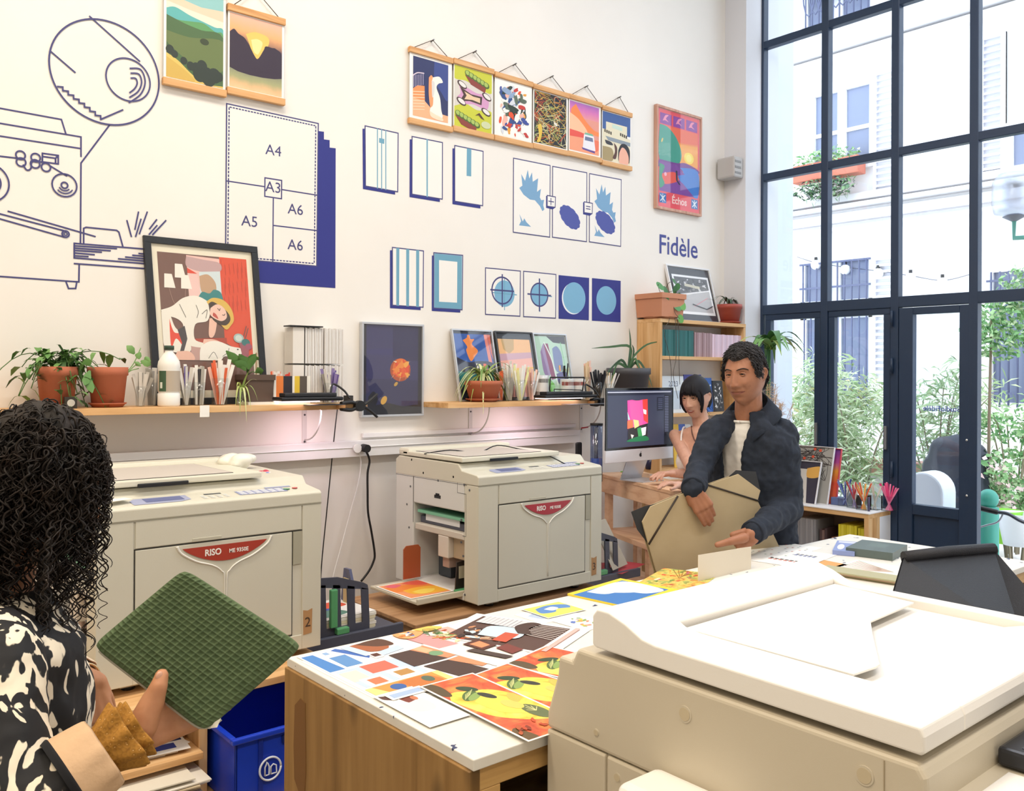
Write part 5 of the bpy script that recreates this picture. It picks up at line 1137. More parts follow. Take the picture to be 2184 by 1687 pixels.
def leafy(t, c, rnd, n, spread, rise, drop, ll, lw, ms=LG, yk=.5, fwd=-.0):
    """trailing stems with pointed leaves"""
    b = B(); s = B()
    for i in range(n):
        a = rnd.uniform(0, 2*PI); R_ = spread*rnd.uniform(.4, 1); e = c+Vector((R_*math.cos(a), R_*math.sin(a)*yk+fwd, -drop*rnd.uniform(-.2, 1)*(R_/spread)))
        e.y = min(e.y, YW-.03)
        pts = bez(c+Vector((rnd.uniform(-.02, .02), rnd.uniform(-.02, .02), -.01)), c+Vector((R_*.45*math.cos(a), R_*.3*math.sin(a)*yk, rise*rnd.uniform(.5, 1.1))), e, 7); s.tube(pts, .0018, ms[0], 5)
        for k in range(2, 8):
            p = pts[k]; d = Vector((rnd.gauss(0, 1), rnd.gauss(0, .6), rnd.gauss(0, .5))).normalized(); L = ll*rnd.uniform(.7, 1.2)
            b.leaf([p, p+d*L*.35+Vector((0, 0, .006)), p+d*L*.7, p+d*L-Vector((0, 0, L*.25))], lw*rnd.uniform(.8, 1.2), rnd.choice(ms))
    s.build('stem', t, w=True); b.build('foliage', t, w=True)
def spider(t, c, rnd, n, L, w, ms, up=.6, drop=.5, yk=.6, name='foliage'):
    b = B()
    for i in range(n):
        a = 2*PI*i/n+rnd.uniform(-.3, .3); l = L*rnd.uniform(.6, 1.1); u = up*rnd.uniform(.6, 1.2); d = Vector((math.cos(a), math.sin(a)*yk, 0))
        e = c+d*l+Vector((0, 0, -drop*l*rnd.uniform(-.4, 1.0))); e.y = min(e.y, YW-.02)
        b.leaf(bez(c, c+d*l*.45+Vector((0, 0, u*l)), e, 8), w*rnd.uniform(.8, 1.2), rnd.choice(ms), prof=lambda t_: max(1-t_**2, .05))
    b.build(name, t, w=True)
# shelf 1 plants
t, c, r = pot('potted_plant', 'terracotta pot with a leafy trailing plant at the left end of the shelf', 76, 166, 782, SZ1)
leafy(t, c, random.Random(2), 30, .24, .12, .24, .06, .013)
t, c, r = pot('potted_plant', 'terracotta pot with a single upright vine cutting beside the leafy one', 186, 272, 783, SZ1)
s = B(); f = B(); y0 = 3.74
for pp in (((265, 800), (285, 775), (300, 742)), ((268, 800), (290, 778), (312, 775)), ((266, 800), (280, 790), (296, 786))):
    pts = spline([at(x, y, 1, y0) for x, y in pp], 4); s.tube(pts, .002, LG[3], 5)
for (a, b_) in (((287, 755), (270, 737)), ((288, 757), (302, 760)), ((300, 770), (322, 778)), ((296, 772), (290, 780)), ((308, 772), (318, 762))):
    p, q = at(*a, 1, y0), at(*b_, 1, y0); f.leaf([p, p.lerp(q, .4)+Vector((0, -.01, 0)), p.lerp(q, .75)+Vector((0, -.01, 0)), q], .016, LG[3], up=Vector((0, 1, 0)))
for (a, b_) in (((185, 800), (197, 838)), ((192, 790), (180, 822)), ((176, 775), (196, 770))):
    p, q = at(*a, 1, 3.70), at(*b_, 1, 3.68); f.leaf([p, p.lerp(q, .4), p.lerp(q, .75), q], .016, LG[1], up=Vector((0, 1, 0)))
s.build('stem', t, w=True); f.build('foliage', t, w=True)
x = sx(150, 3.69); o = B().box((x-.022, 3.68, SZ1), (x+.022, 3.70, SZ1+.045), M('#3a3630')).cyl((x, 3.679, SZ1+.022), (x, 3.6785, SZ1+.022), .014, M('#e8e4dc'), 18).build('small_clock', w=True); tag(o, 'tiny dark square clock in front of the leftmost pot', 'clock')
# strip jars: each strip of paper is its own thing
def jar(desc, px0, px1, py_top, z, cols, n, y=3.75, seed=0, jar_h=None, fan=.16, glass=True, axis=0, w_=.009, jm=None, desc2=None, ymax=3.86, jlabel=None):
    rnd = random.Random(seed); w_ = w_*1.45; n = int(n*1.35); x0, x1 = sx(px0, y), sx(px1, y); c = (x0+x1)/2; r = min((x1-x0)/2, .045); zt = sz((px0+px1)/2, py_top, y); H = zt-z; jh = jar_h or H*.6
    jr = r*.85
    b = B(); m = jm or glassm('clear_plastic', '#f8fafb', .05, .15)
    b.lathe([(.002, z+.001), (jr*.85, z+.001), (jr, z+jh), (jr-.0015, z+jh), (jr*.85-.0015, z+.003), (.002, z+.003)], (c, y, 0), m, 20)
    tag(b.build('jar', w=True), jlabel or ('clear plastic beaker holding %s' % desc), 'jar')
    g = 'strips in the beaker of '+desc
    for i in range(n):
        a = rnd.uniform(0, 2*PI); k = rnd.uniform(.1, 1); bx_, by = c+jr*.6*k*math.cos(a), y+jr*.6*k*math.sin(a); col = cols[i % len(cols)]
        dx, dy = fan*k*math.cos(a)*H, fan*k*math.sin(a)*H*.5; hh = H*rnd.uniform(.82, 1.04); by2 = min(by+dy, ymax)
        P_, Q_ = Vector((bx_-dx*.3, by-dy*.3, z+.004)), Vector((bx_+dx, by2, z+hh)); d = (Q_-P_).normalized(); th = rnd.uniform(-.5, .5); sd = Vector((math.cos(th), math.sin(th), 0)); sd = (sd-d*sd.dot(d)).normalized()*w_/2; nn = d.cross(sd).normalized()*.0006
        bb = B().prism([P_-sd, P_+sd, Q_+sd, Q_-sd], nn, M(col, .6)); cn = CN.get(col, 'pale')
        tag(bb.build('paper_strip', w=True), '%s paper strip standing in the beaker of %s' % (cn, desc), 'paper strip', g)
CN = {'#d9d4cc': 'light grey', '#a8a49c': 'grey', '#f2efe9': 'white', '#6d5a9c': 'purple', '#ee6a3c': 'orange', '#f4c8b8': 'pale pink', '#e2483c': 'red', '#8c7cb0': 'mauve', '#3c4c9c': 'dark blue', '#7c94d4': 'light blue', '#f04c8c': 'pink', '#f48cb4': 'light pink', '#f2b45c': 'amber', '#e8e4a4': 'pale yellow', '#1c1c22': 'black', '#e8cda8': 'wooden beige', '#c8404c': 'crimson', '#3f3c40': 'charcoal'}
GR, WH = '#a8a49c', '#f2efe9'
jar('grey strips', 286, 312, 795, SZ1, [GR, '#d9d4cc'], 9, seed=1, fan=.3); jar('smoky grey strips', 312, 336, 783, SZ1, [GR, '#d9d4cc'], 9, y=3.80, seed=2, fan=.06)
# bottle
x = sx(360, 3.71); zt = sz(360, 737, 3.71); h = zt-SZ1; r = (sx(384, 3.71)-sx(337, 3.71))/2
bt = thing('plastic_bottle', 'white plastic bottle with a green cap and green and grey label', 'bottle', (x, 3.71, SZ1))
B().lathe([(r*.9, 0), (r*.98, .008), (r*.98, h*.21), (r*.9, h*.225), (r*.9, h*.24), (r*.96, h*.245), (r*.96, h*.59), (r*.97, h*.62), (r, h*.66), (r*.93, h*.74), (r*.6, h*.84), (r*.38, h*.89), (r*.36, h*.93)], (0, 0, 0), M('#f1efe9', .35), 32).build('body', bt)
B().lathe([(r*.44, h*.93), (r*.44, h*.995), (r*.40, h)], (0, 0, 0), M('#2f4a3c', .4), 24).build('cap', bt)
def arc(a0, a1, z0, z1, m, rr, nm):
    b = B(); n = 12; vs = [(rr*math.cos(a0+(a1-a0)*i/n), rr*math.sin(a0+(a1-a0)*i/n), z) for z in (z0, z1) for i in range(n+1)]
    b.add(vs, [(i, i+1, n+2+i, n+1+i) for i in range(n)], m, True); return b.build(nm, bt)
arc(-PI, 0, h*.25, h*.585, M('#b9ab9a', .5), r*.972, 'label'); arc(-2.9, -2.15, h*.25, h*.585, M('#3d5a40', .5), r*.982, 'label'); arc(-2.75, -2.5, h*.30, h*.40, M('#dfe4d8', .5), r*.99, 'label_print')
jar('white and purple strips', 384, 410, 780, SZ1, [WH, '#6d5a9c', WH, '#d9d4cc'], 9, seed=3, fan=.28)
jar('white and dark strips', 408, 440, 782, SZ1, [WH, '#d9d4cc', '#3f3c40', WH, GR], 12, seed=4, fan=.07)
jar('orange and white strips', 444, 492, 768, SZ1, ['#ee6a3c', WH, WH, '#f4c8b8'], 16, seed=5, fan=.2, w_=.011)
jar('pale pink strips', 566, 602, 792, SZ1, ['#f4c8b8', WH, '#ee6a3c', WH], 12, seed=6, y=3.82, fan=.2)
jar('red strips', 604, 628, 795, SZ1, ['#e2483c'], 6, seed=7, y=3.83, fan=.12)
jar('purple and grey strips', 688, 722, 788, SZ1, ['#6d5a9c', '#8c7cb0', '#d9d4cc', '#a8a49c'], 14, seed=8, y=3.76, fan=.24)
# dark pot with broad leaves, spider plantlet in a glass jar
t, c, r = pot('potted_plant', 'dark brown square pot with broad leaves and a wooden stake on the shelf', 514, 574, 799, SZ1+.012, y=3.78, m=M('#5c4a40', .6), saucer=False, sq=True, tap=.84)
s = B(); f = B()
for (a, b_, w__) in (((524, 790), (482, 748), .022), ((530, 788), (545, 756), .02), ((530, 775), (546, 755), .018), ((530, 785), (500, 772), .02), ((535, 780), (512, 762), .02), ((540, 770), (552, 762), .014), ((545, 795), (562, 790), .018), ((525, 785), (510, 755), .02)):
    p0 = at(528, 800, 1, 3.78); p, q = at(*a, 1, 3.76), at(*b_, 1, 3.74); s.tube([p0, p0.lerp(p, .6)+Vector((0, 0, .01)), p], .002, LG[0], 5); f.leaf([p, p.lerp(q, .35)+Vector((0, 0, .006)), p.lerp(q, .7), q], w__, LG[1], up=Vector((0, 1, .3)))
s.build('stem', t, w=True); f.build('foliage', t, w=True)
B().box((c.x+.01, 3.80, c.z-.02), (c.x+.017, 3.803, sz(548, 752)), M('#b89878')).build('stake', t, w=True)
x = sx(513, 3.70); b = B().box((sx(516), 3.70, SZ1), (sx(580), 3.84, SZ1+.012), M('#f0eee8')); tag(b.build('white_dish', w=True), 'shallow white dish under the dark square pot', 'dish')
t = thing('spider_plant_cutting', 'pale spider plant cutting drooping from a small glass jar over the shelf edge', 'plant', (x, 3.685, SZ1))
B().lathe([(.022, SZ1), (.024, SZ1+.05), (.018, SZ1+.06), (.018, SZ1+.066)], (x, 3.69, 0), glassm('jar_glass', '#dfe8dc', .15, .05), 18).build('jar', t, w=True)
SPM = [M('#b8c878', .5), M('#9cb464', .5), M('#d4dca0', .5)]
f = B(); c = Vector((x, 3.69, SZ1+.06))
for i, (dx, dz) in enumerate(((-.05, -.06), (-.03, -.10), (.0, -.13), (.02, -.08), (.05, -.04), (.045, .05), (-.045, .02), (.01, .09))):
    f.leaf(bez(c, c+Vector((dx*.6, -.03, .07)), c+Vector((dx, -.055, dz)), 8), .006, SPM[i % 3], prof=lambda t_: max(1-t_**2, .05))
f.build('foliage', t, w=True)
# postcards with stripes, standing box
x0, x1 = sx(583, 3.73), sx(662, 3.73); z1 = sz(620, 802, 3.73)
cd = thing('striped_card', 'standing card with orange, black, yellow and grey vertical stripes', 'card', (x0, 3.73, SZ1))
a = Art((x0, 3.729, z1), (x1, 3.729, z1), (x0, 3.729, SZ1+.02), NY)
for i, (u0, u1, h_) in enumerate(((0, 7, '#f4f0e6'), (7, 26, '#e8823c'), (26, 50, '#2c2a34'), (50, 56, '#f4f0e6'), (56, 70, '#e8c43c'), (70, 90, '#5c5248'), (90, 100, '#f2eee2'))): a.g(M(h_), u0, 0, u1, 0, u1, 100, u0, 100)
B().box((x0, 3.73, SZ1), (x1, 3.745, z1), WHITE).build('card', cd, w=True); a.b.build('artwork', cd, w=True)
# white booklets in four blocks
gi = 0
for col, (pa, pb) in enumerate(((652, 693), (696, 737))):
    for row in range(2):
        x0, x1 = sx(pa, 3.78), sx(pb, 3.78); n = 11; z0 = SZ1 if row == 0 else sz(690, 776, 3.80); z1 = sz(690, 778, 3.80) if row == 0 else sz(690, 699, 3.80)
        for i in range(n):
            xa = x0+(x1-x0)*i/n; o = B().box((xa+.0008, 3.80+.001*(i % 2), z0+.001), (xa+(x1-x0)/n-.0012, 3.888, z1-.002-.002*(i % 3)), M('#efedea', .6) if i % 2 else M('#e2ddd8', .6)).build('booklet', w=True)
            tag(o, 'thin white booklet in the %s %s block of the white stack' % (('lower', 'upper')[row], ('left', 'right')[col]), 'booklet', 'white booklets stacked on the shelf, %s %s block' % (('lower', 'upper')[row], ('left', 'right')[col]))
x0, x1 = sx(620, 3.82), sx(650, 3.80)
for row in range(2):
    z0 = SZ1 if row == 0 else sz(690, 776, 3.80); z1 = sz(690, 778, 3.80) if row == 0 else sz(690, 699, 3.80)
    tag(B().box((x0, 3.80, z0+.001), (x1, 3.888, z1-.002), M('#e9e4dd', .6)).build('booklet', w=True), '%s wide white block beside the thin white booklets' % ('lower', 'upper')[row], 'box')
o = B().box((sx(612, 3.82), 3.79, sz(690, 699, 3.80)), (sx(682, 3.82), 3.86, sz(690, 699, 3.80)+.006), BLACK).build('black_ruler', w=True); tag(o, 'thin black ruler lying on top of the white booklet blocks', 'ruler')
o = B().box((sx(737, 3.74), 3.72, SZ1), (sx(745, 3.74)+.01, 3.76, SZ1+.035), M('#2a2a2c')).build('black_tin', w=True); tag(o, 'small black tin at the right end of the left shelf', 'tin')
# clamp lamps
def clamp(parent_name, label, c, s, rz):
    t = thing('spring_clamp', label, 'clamp', c, None, rz)
    for k in (-1, 1):
        pts = [(-.07*s, 0, .012*k), (-.02*s, 0, .018*k), (.02*s, 0, -.0*k), (.06*s, 0, -.030*k if 0 else .02*k), (.10*s, 0, .055*k)]
        B().tube(spline(pts, 5), .011*s, BLACK, 8, .007*s, flat=.8).build('jaw', t)
    B().cyl((.015*s, -.014, 0), (.015*s, .014, 0), .022*s, BLACK, 18).build('pivot', t)
    for k in (-1, 1): B().box((-.085*s, -.012, .004*k-.004), (-.055*s, .012, .004*k+.004), M('#c89058')).build('pad', t)
    return t
clamp('a', 'large black spring clamp gripping the right end of the left shelf', (sx(755, 3.66), 3.64, SZ1-.012), 1.15, 0)
clamp('b', 'black spring clamp gripping the second shelf just left of the monitor', (sx(1275, 3.66), 3.64, SZ2-.012), 1.1, 0)
def bar_lamp(label, x0, x1, z, y=3.68):
    t = thing('clip_lamp', label, 'lamp', ((x0+x1)/2, y, z))
    B().box((x0, y-.05, z+.016), (x1, y+.05, z+.034), BLACK).build('head', t, w=True, bevel=.006)
    B().box((x0+.02, y-.04, z+.034), (x1-.03, y+.02, z+.052), M('#202228', .5)).build('grip', t, w=True, bevel=.004)
    B().tube(spline([(x1-.03, y+.02, z+.05), (x1-.0, y+.05, z+.09), (x1+.04, y+.02, z+.06), (x1+.06, y, z+.02)]), .005, BLACK, 8).build('gooseneck', t, w=True)
    B().box((x0+.01, y-.045, z+.012), (x1-.12, y+.045, z+.016), M('#ffe9ec', .5, emit=3)).build('light_strip', t, w=True)
    return t
bar_lamp('black clip-on lamp lying lit at the edge of the left shelf', sx(590, 3.66), sx(722, 3.66), SZ1-.0, 3.66)
o = B().box((sx(655, 3.62), 3.585, SZ1-.004), (sx(730, 3.62), 3.66, SZ1-.001), M('#33353c', .4)).build('black_flap', w=True); tag(o, 'flat black plate sticking out under the lamp on the left shelf', 'plate')
bar_lamp('black clip-on lamp lying lit on the second shelf near the monitor', sx(1150, 3.66), sx(1262, 3.66), SZ2-.0, 3.66)
o = B().box((sx(1205, 3.62), 3.57, SZ2-.022), (sx(1290, 3.62), 3.65, SZ2-.019), M('#6c7078', .4)).build('grey_flap', w=True); tag(o, 'flat grey plate under the second shelf beside the clamp', 'plate')
for x, p in ((1.95, .8), (3.25, 1.7)):
    alight('shelf_lamp_light', (x, 3.69, SZ1-.035), (.22, .06), p, (1, .72, .84), (math.radians(12), 0, 0))
# ---------------- framed works leaning on the shelves
def lean(name, label, pTL, pTR, zb, yt, yb, dx=0, **k):
    TL, TR = at(*pTL, 1, yt), at(*pTR, 1, yt); z = (TL.z+TR.z)/2
    TL = Vector((TL.x, yt, z)); TR = Vector((TR.x, yt, z)); BL = Vector((TL.x+dx, yb, zb))
    return frame(name, label, TL, TR, BL, (TR-TL).cross(TL-BL)*1, **k)
def p_woman(a):
    a.g(M('#7a5a50'), 0,0,100,0,100,100,0,100); a = Art(a.P(0, 0), a.P(100, 0), a.P(0, 78), a.n, a.b, a.st, 2)
    a.g(M('#7a5a50'), 0,0,100,0,100,100,0,100).g(M('#e3573a'), 68,0,100,0,100,100,68,82)
    for i in range(26): a.l(M('#b5452f'), .002, 70+(i*37) % 29, 2+(i*17) % 50, 70+(i*37) % 29+.5, 12+(i*17) % 50)
    a.g(M('#f2c9c0'), 31,1,68,2,68,52,31,50).sm(M('#c9a8a8'), 31,2,50,4,68,6,68,14,50,16,31,12).g(M('#d9e6e8'), 44,16,68,14,68,50,44,46).sm(M('#c8a484'), 44,20,54,18,62,26,60,36,46,36).g(M('#e8513c'), 31,13,42,18,31,18).g(M('#f4cfc8'), 31,18,42,19,44,38,31,44)
    a.sm(M('#3f8c8c'), 40,42,46,35,54,36,60,32,68,36,68,52,50,52)
    for x, y in ((6, 20), (18, 10), (24, 20)): a.g(M('#f8f4ea'), x, y, x+8, y, x+11, y+13, x-1, y+13)
    a.l(M('#b89888'), .0016, 10, 33, 14, 46, 20, 50, cv=True).l(M('#b89888'), .0016, 28, 33, 26, 44, 22, 48, cv=True)
    a.g(M('#b34a38'), 26,80,70,78,70,84,26,84).g(M('#c9a49c'), 28,84,58,84,56,100,30,100)
    a.sm(M('#f6f2e6'), 0,54,12,50,24,42,38,39,50,43,54,48,50,62,36,66,34,80,44,84,42,88,24,84,22,66,10,60,2,64).sm(M('#f6f2e6'), 0,56,8,56,14,70,26,78,28,92,6,92,0,84)
    a.sm(M('#e8503a'), 8,62,12,74,20,76,22,88,14,80,8,88).g(M('#4a4648'), 16,72,24,68,26,80,18,100,14,100,20,84).sm(M('#f4c8b4'), 52,60,60,60,58,72,54,78,50,76).sm(M('#f4c8b4'), 44,80,56,80,66,84,68,88,58,86,44,85).sm(M('#f2c4b0'), 14,92,28,92,32,100,12,100)
    a.sm(M('#e3bd5c'), 50,44,58,40,70,42,78,50,80,60,76,66,70,70,62,62).sm(M('#4a3c34'), 52,46,58,44,72,52,76,60,70,66,60,64,54,58).sm(M('#f6cfbe'), 54,50,62,46,70,50,72,58,66,62,58,60,53,56)
    a.l(M('#4a3434'), .003, 62, 50, 64, 52, 65, 50).l(M('#4a3434'), .003, 67, 56, 69, 56.5, 70, 55).sm(M('#c8584c'), 57,54,60,56,62,60,59,59,56,57)
    a.sm(M('#fbf8ee'), 38,100,40,88,50,82,62,82,74,86,86,88,88,92,78,96,66,96,60,100)
    for q in ((48,98,54,92,58,98), (72,88,70,92,64,96), (20,48,22,52,26,60), (38,48,40,54,38,60), (44,56,50,52,48,60)): a.l(M('#55504c'), .0022, *q, cv=True)
    a.e(M('#3c3838'), 82, 89, 1, .7).g(M('#fbf8ee'), 85,87,88,84,88,89)
    a.g(M('#a8606c'), 84,82,96,80,94,100,88,100).e(M('#a9c4c0'), 84, 78, 6, 4.5).e(M('#d6e2dc'), 84, 78, 4, 3).e(M('#3f7c7c'), 92, 82, 5, 3.5).e(M('#a85c74'), 95, 86, 4, 3).l(M('#4c5c5c'), .003, 90, 76, 94, 66).l(M('#4c5c5c'), .003, 92, 78, 96, 68)
lean('framed_illustration', 'large black-framed illustration of a laughing woman in white bending over a cat', (306, 500), (549, 527), SZ1+.001, 3.885, 3.83, .035, fw=.030, fd=.022, fm=M('#22262c', .5, bump=.2, bs=90), paint=p_woman, mat=M('#f3ecd6', .7), mw=(.055, .05, .055, .05), cat='framed illustration')
def p_f1(a):
    a.g(M('#2a56a8'), 0,0,100,0,100,100,0,100).g(M('#e88c7c'), 82,0,90,0,98,56,88,56).g(M('#d8705c'), 90,0,100,0,100,40,96,30).sm(M('#f08c3c'), 22,10,34,6,36,2,42,2,44,8,54,8,46,16,60,26,48,36,40,42,34,40,28,26,32,20)
    a.sm(M('#2c2c40'), 0,36,30,44,60,42,100,46,100,70,0,60).g(M('#e8683c'), 70,46,78,46,84,72,68,78).sm(M('#1c7c80'), 0,58,50,62,100,60,100,100,0,100).sm(M('#24384c'), 0,82,40,80,80,92,100,88,100,100,0,100).g(M('#f0e8d8'), 50,46,54,46,56,54,52,54)
def p_f2(a):
    a.g(M('#f4c088'), 0,0,100,0,100,36,0,36).g(M('#c8a874'), 10,0,50,0,46,18,30,26,14,18).g(M('#f4b8a8'), 0,36,100,30,100,56,0,50).g(M('#d0a8b8'), 0,26,100,22,100,32,0,38).g(M('#f4c444'), 0,52,100,48,100,80,0,76).sm(M('#b8343c'), 30,62,46,58,48,70,30,72).g(M('#b8343c'), 66,56,92,58,84,76,62,72).g(M('#e8a89c'), 0,80,100,78,100,100,0,100)
def p_f3(a):
    a.g(M('#bfe0cc'), 0,0,100,0,100,100,0,100).g(M('#4c4c54'), 40,0,100,0,100,12,60,10).sm(M('#9c86b0'), 14,26,28,12,40,20,42,52,30,66,16,60).g(M('#8c2c5c'), 28,12,42,12,52,70,38,72).sm(M('#7c8cb8'), 54,20,70,16,82,28,80,52,66,60,54,52).l(M('#e8f4ec'), .008, 30, 10, 48, 40, 56, 80, cv=True).l(M('#8fd0a0'), .006, 84, 10, 88, 50, 80, 80, cv=True).sm(M('#7cc85c'), 0,72,30,70,46,84,20,96,0,90).sm(M('#5c5490'), 56,62,84,58,96,66,80,80,60,78)
for (a_, b_, f, l, mw, mt_) in (((963, 699), (1050, 706), p_f1, 'silver-framed print of an orange leaf on blue, left of three', (.03, .04, .02, .02), '#2c3040'), ((1055, 704), (1135, 710), p_f2, 'framed pastel landscape print, middle of the three on the second shelf', (.04, .09, .05, .03), '#33363c'), ((1136, 708), (1208, 714), p_f3, 'framed mint and violet abstract print, right of the three', (.02, .02, .02, .02), '#8c9088')):
    lean('framed_print', l, a_, b_, SZ2+.001, 3.875, 3.80, .012, fw=.009, fd=.018, fm=SILV if a_[0] != 1055 else M('#4a4c50', .4, .3), paint=f, mat=M(mt_), mw=mw, group=None)
# ---------------- shelf 2 contents
t, c, r = pot('spider_plant', 'striped spider plant in a terracotta bowl on the second shelf', 998, 1062, 812, SZ2, y=3.735, tap=.72)
spider(t, c, random.Random(5), 60, .19, .009, SPM+[M('#6f9450')], up=.75, drop=.9, yk=.45)
jar('coral and white scraps', 1056, 1078, 790, SZ2, ['#ee6a3c', WH, '#f4c8b8'], 10, seed=9, fan=.3, y=3.80, w_=.014)
jar('white clear strips', 1076, 1096, 772, SZ2, [WH, '#d9d4cc'], 10, seed=10, fan=.14, y=3.78)
jar('pale yellow strips', 1098, 1120, 780, SZ2, ['#e8e4a4', WH], 11, seed=11, fan=.22, y=3.72)
jar('pink and white strips', 1124, 1144, 783, SZ2, ['#f4c8b8', WH, '#f4c8b8'], 9, seed=12, fan=.2, y=3.74)
def tin(label, px0, px1, py, y, cols, z=SZ2):
    x0, x1 = sx(px0, y), sx(px1, y); c, r = (x0+x1)/2, (x1-x0)/2; zt = sz((px0+px1)/2, py, y); h = zt-z
    t = thing('paint_tin', label, 'tin', (c, y, z)); B().lathe([(r, 0), (r, h), (r-.003, h), (r-.003, h-.005), (.01, h-.006)], (0, 0, 0), M('#d9dbdc', .3, .3), 24).build('can', t)
    b = B(); n = 14
    for z0, z1, m in cols: b.add([(r*1.01*math.cos(-PI+PI*i/n), r*1.01*math.sin(-PI+PI*i/n), zz*h) for zz in (z0, z1) for i in range(n+1)], [(i, i+1, n+2+i, n+1+i) for i in range(n)], M(m), True)
    b.build('label', t)
tin('white paint tin with a brown label spot on the second shelf', 1142, 1166, 800, 3.78, ((.1, .9, '#e8e8e6'), (.1, .35, '#7c5c4c'), (.7, .85, '#a8a8a8')))
tin('tin with a red band, left one in the wire rack', 1198, 1220, 808, 3.80, ((.05, .95, '#eceae6'), (.68, .86, '#d4483c'), (.3, .4, '#8c8c88')))
tin('tin with a red band, right one in the wire rack', 1222, 1244, 808, 3.80, ((.05, .95, '#eceae6'), (.68, .86, '#d4483c'), (.3, .4, '#8c8c88')))
rk = thing('wire_rack', 'black open-framed desk rack standing before the red-banded tins', 'rack', (sx(1208, 3.72), 3.72, SZ2))
b = B(); q = [at(x, y, 1, 3.72) for x, y in ((1174, 805), (1246, 805), (1243, 830), (1238, 852), (1176, 850), (1172, 830))]
b.tube(q+[q[0]], .0045, BLACK, 8); b.build('frame', rk, w=True)
B().tube([at(x, y, 1, 3.71) for x, y in ((1182, 830), (1240, 832), (1238, 842), (1182, 840), (1182, 830))], .003, BLACK, 6).build('wire', rk, w=True)
b = B().box((q[0].x-.01, 3.68, SZ2+.036), (q[1].x+.02, 3.76, SZ2+.05), BLACK).build('tray', rk, w=True, bevel=.003)
jar('yellow clips', 1192, 1212, 775, SZ2, ['#e8e4a4', '#f2b45c', '#1c1c22'], 6, seed=13, fan=.1, y=3.84)
jar('beige and pink sticks', 1244, 1262, 772, SZ2, ['#e8cda8', '#f4c8b8', '#e8cda8'], 10, seed=14, fan=.1, y=3.79)
jar('black sticks', 1264, 1284, 790, SZ2, ['#1c1c22'], 14, seed=15, fan=.24, y=3.75)
jar('crumpled paper strips', 1284, 1312, 795, SZ2, [WH, '#d9d4cc', '#e8cda8'], 14, seed=16, fan=.5, y=3.74)
t, c, r = pot('potted_plant', 'dark grey pot with long arching strap leaves beside the bookcase', 1308, 1372, 785, SZ2, y=3.78, m=M('#4c4c52', .5), saucer=False, tap=.8)
b = B(); lm = [M('#4f7448', .5), M('#3f5f40', .5)]
for i, P_ in enumerate((((1340, 785), (1345, 740), (1300, 740), (1262, 743)), ((1340, 785), (1345, 735), (1342, 700)), ((1343, 785), (1352, 760), (1380, 735), (1412, 728)), ((1338, 785), (1325, 768), (1300, 790), (1296, 800)), ((1345, 785), (1355, 765), (1370, 800), (1388, 830)), ((1345, 785), (1362, 770), (1382, 800), (1392, 828)), ((1342, 785), (1346, 800), (1350, 830)), ((1346, 785), (1352, 750), (1348, 735)), ((1338, 785), (1318, 775), (1308, 800), (1300, 822)), ((1344, 785), (1358, 775), (1372, 810), (1376, 850)))):
    pts = spline([at(x, y, 1, 3.78-.02*k) for k, (x, y) in enumerate(P_)], 4); b.leaf(pts, .009, lm[i % 2], up=Vector((0, 1, .2)), prof=lambda t_: max(1-t_**3, .1))
b.build('foliage', t, w=True)
# ================================================================ CABLES ON THE WALL
def wire(name, label, pts, y, r, m, cat='cable'): return tag(B().tube(spline([at(a[0], a[1], 1, a[2] if len(a) > 2 else y) for a in pts], 5), r, m, 6).build(name, w=True), label, cat)
wire('lamp_cable', 'thin black cable hanging from the left shelf lamp down behind duplicator 2', ((720, 868, 3.68), (714, 920, 3.85), (706, 1000), (697, 1090), (687, 1190), (683, 1250)), 3.87, .0028, BLACK)
so = thing('wall_socket', 'round white socket on the trunking with a white plug', 'socket', at(760, 956, 1, YW-.055))
p = at(760, 956, 1, YW-.06); B().cyl((p.x, YW-.062, p.z), (p.x, YW-.075, p.z), .022, M('#f2f2f0', .4), 24).build('plug', so, w=True)
wire('power_cable', 'white power cable hanging from the white plug', ((763, 960, 3.83), (770, 985), (764, 1030), (747, 1093), (728, 1165), (713, 1220), (705, 1260)), 3.86, .0035, M('#ecebea'))
p = at(775, 955, 1, YW-.06); o = B().cyl((p.x, YW-.058, p.z), (p.x, YW-.1, p.z-.002), .02, BLACK, 20).build('black_plug', w=True); tag(o, 'round black plug beside the white one on the trunking', 'plug')
wire('power_cable', 'thick black power cable hanging from the black plug in a curve', ((778, 957, 3.81), (788, 981), (784, 1009), (784, 1050), (785, 1093), (792, 1133), (799, 1180), (796, 1199), (786, 1219), (770, 1240)), 3.84, .006, BLACK)
wire('scanner_cable', 'thin black cable lying across the lid of duplicator 3', ((905, 968), (960, 960), (1020, 965, 3.4), (1060, 950, 3.4), (1110, 958, 3.35), (1160, 968, 3.2), (1206, 990, 3.13)), 3.45, .003, BLACK)
wire('loose_cable', 'thin black cable curling behind duplicator 2', ((395, 984), (415, 979), (435, 990), (470, 997), (500, 1003)), 3.62, .003, BLACK)
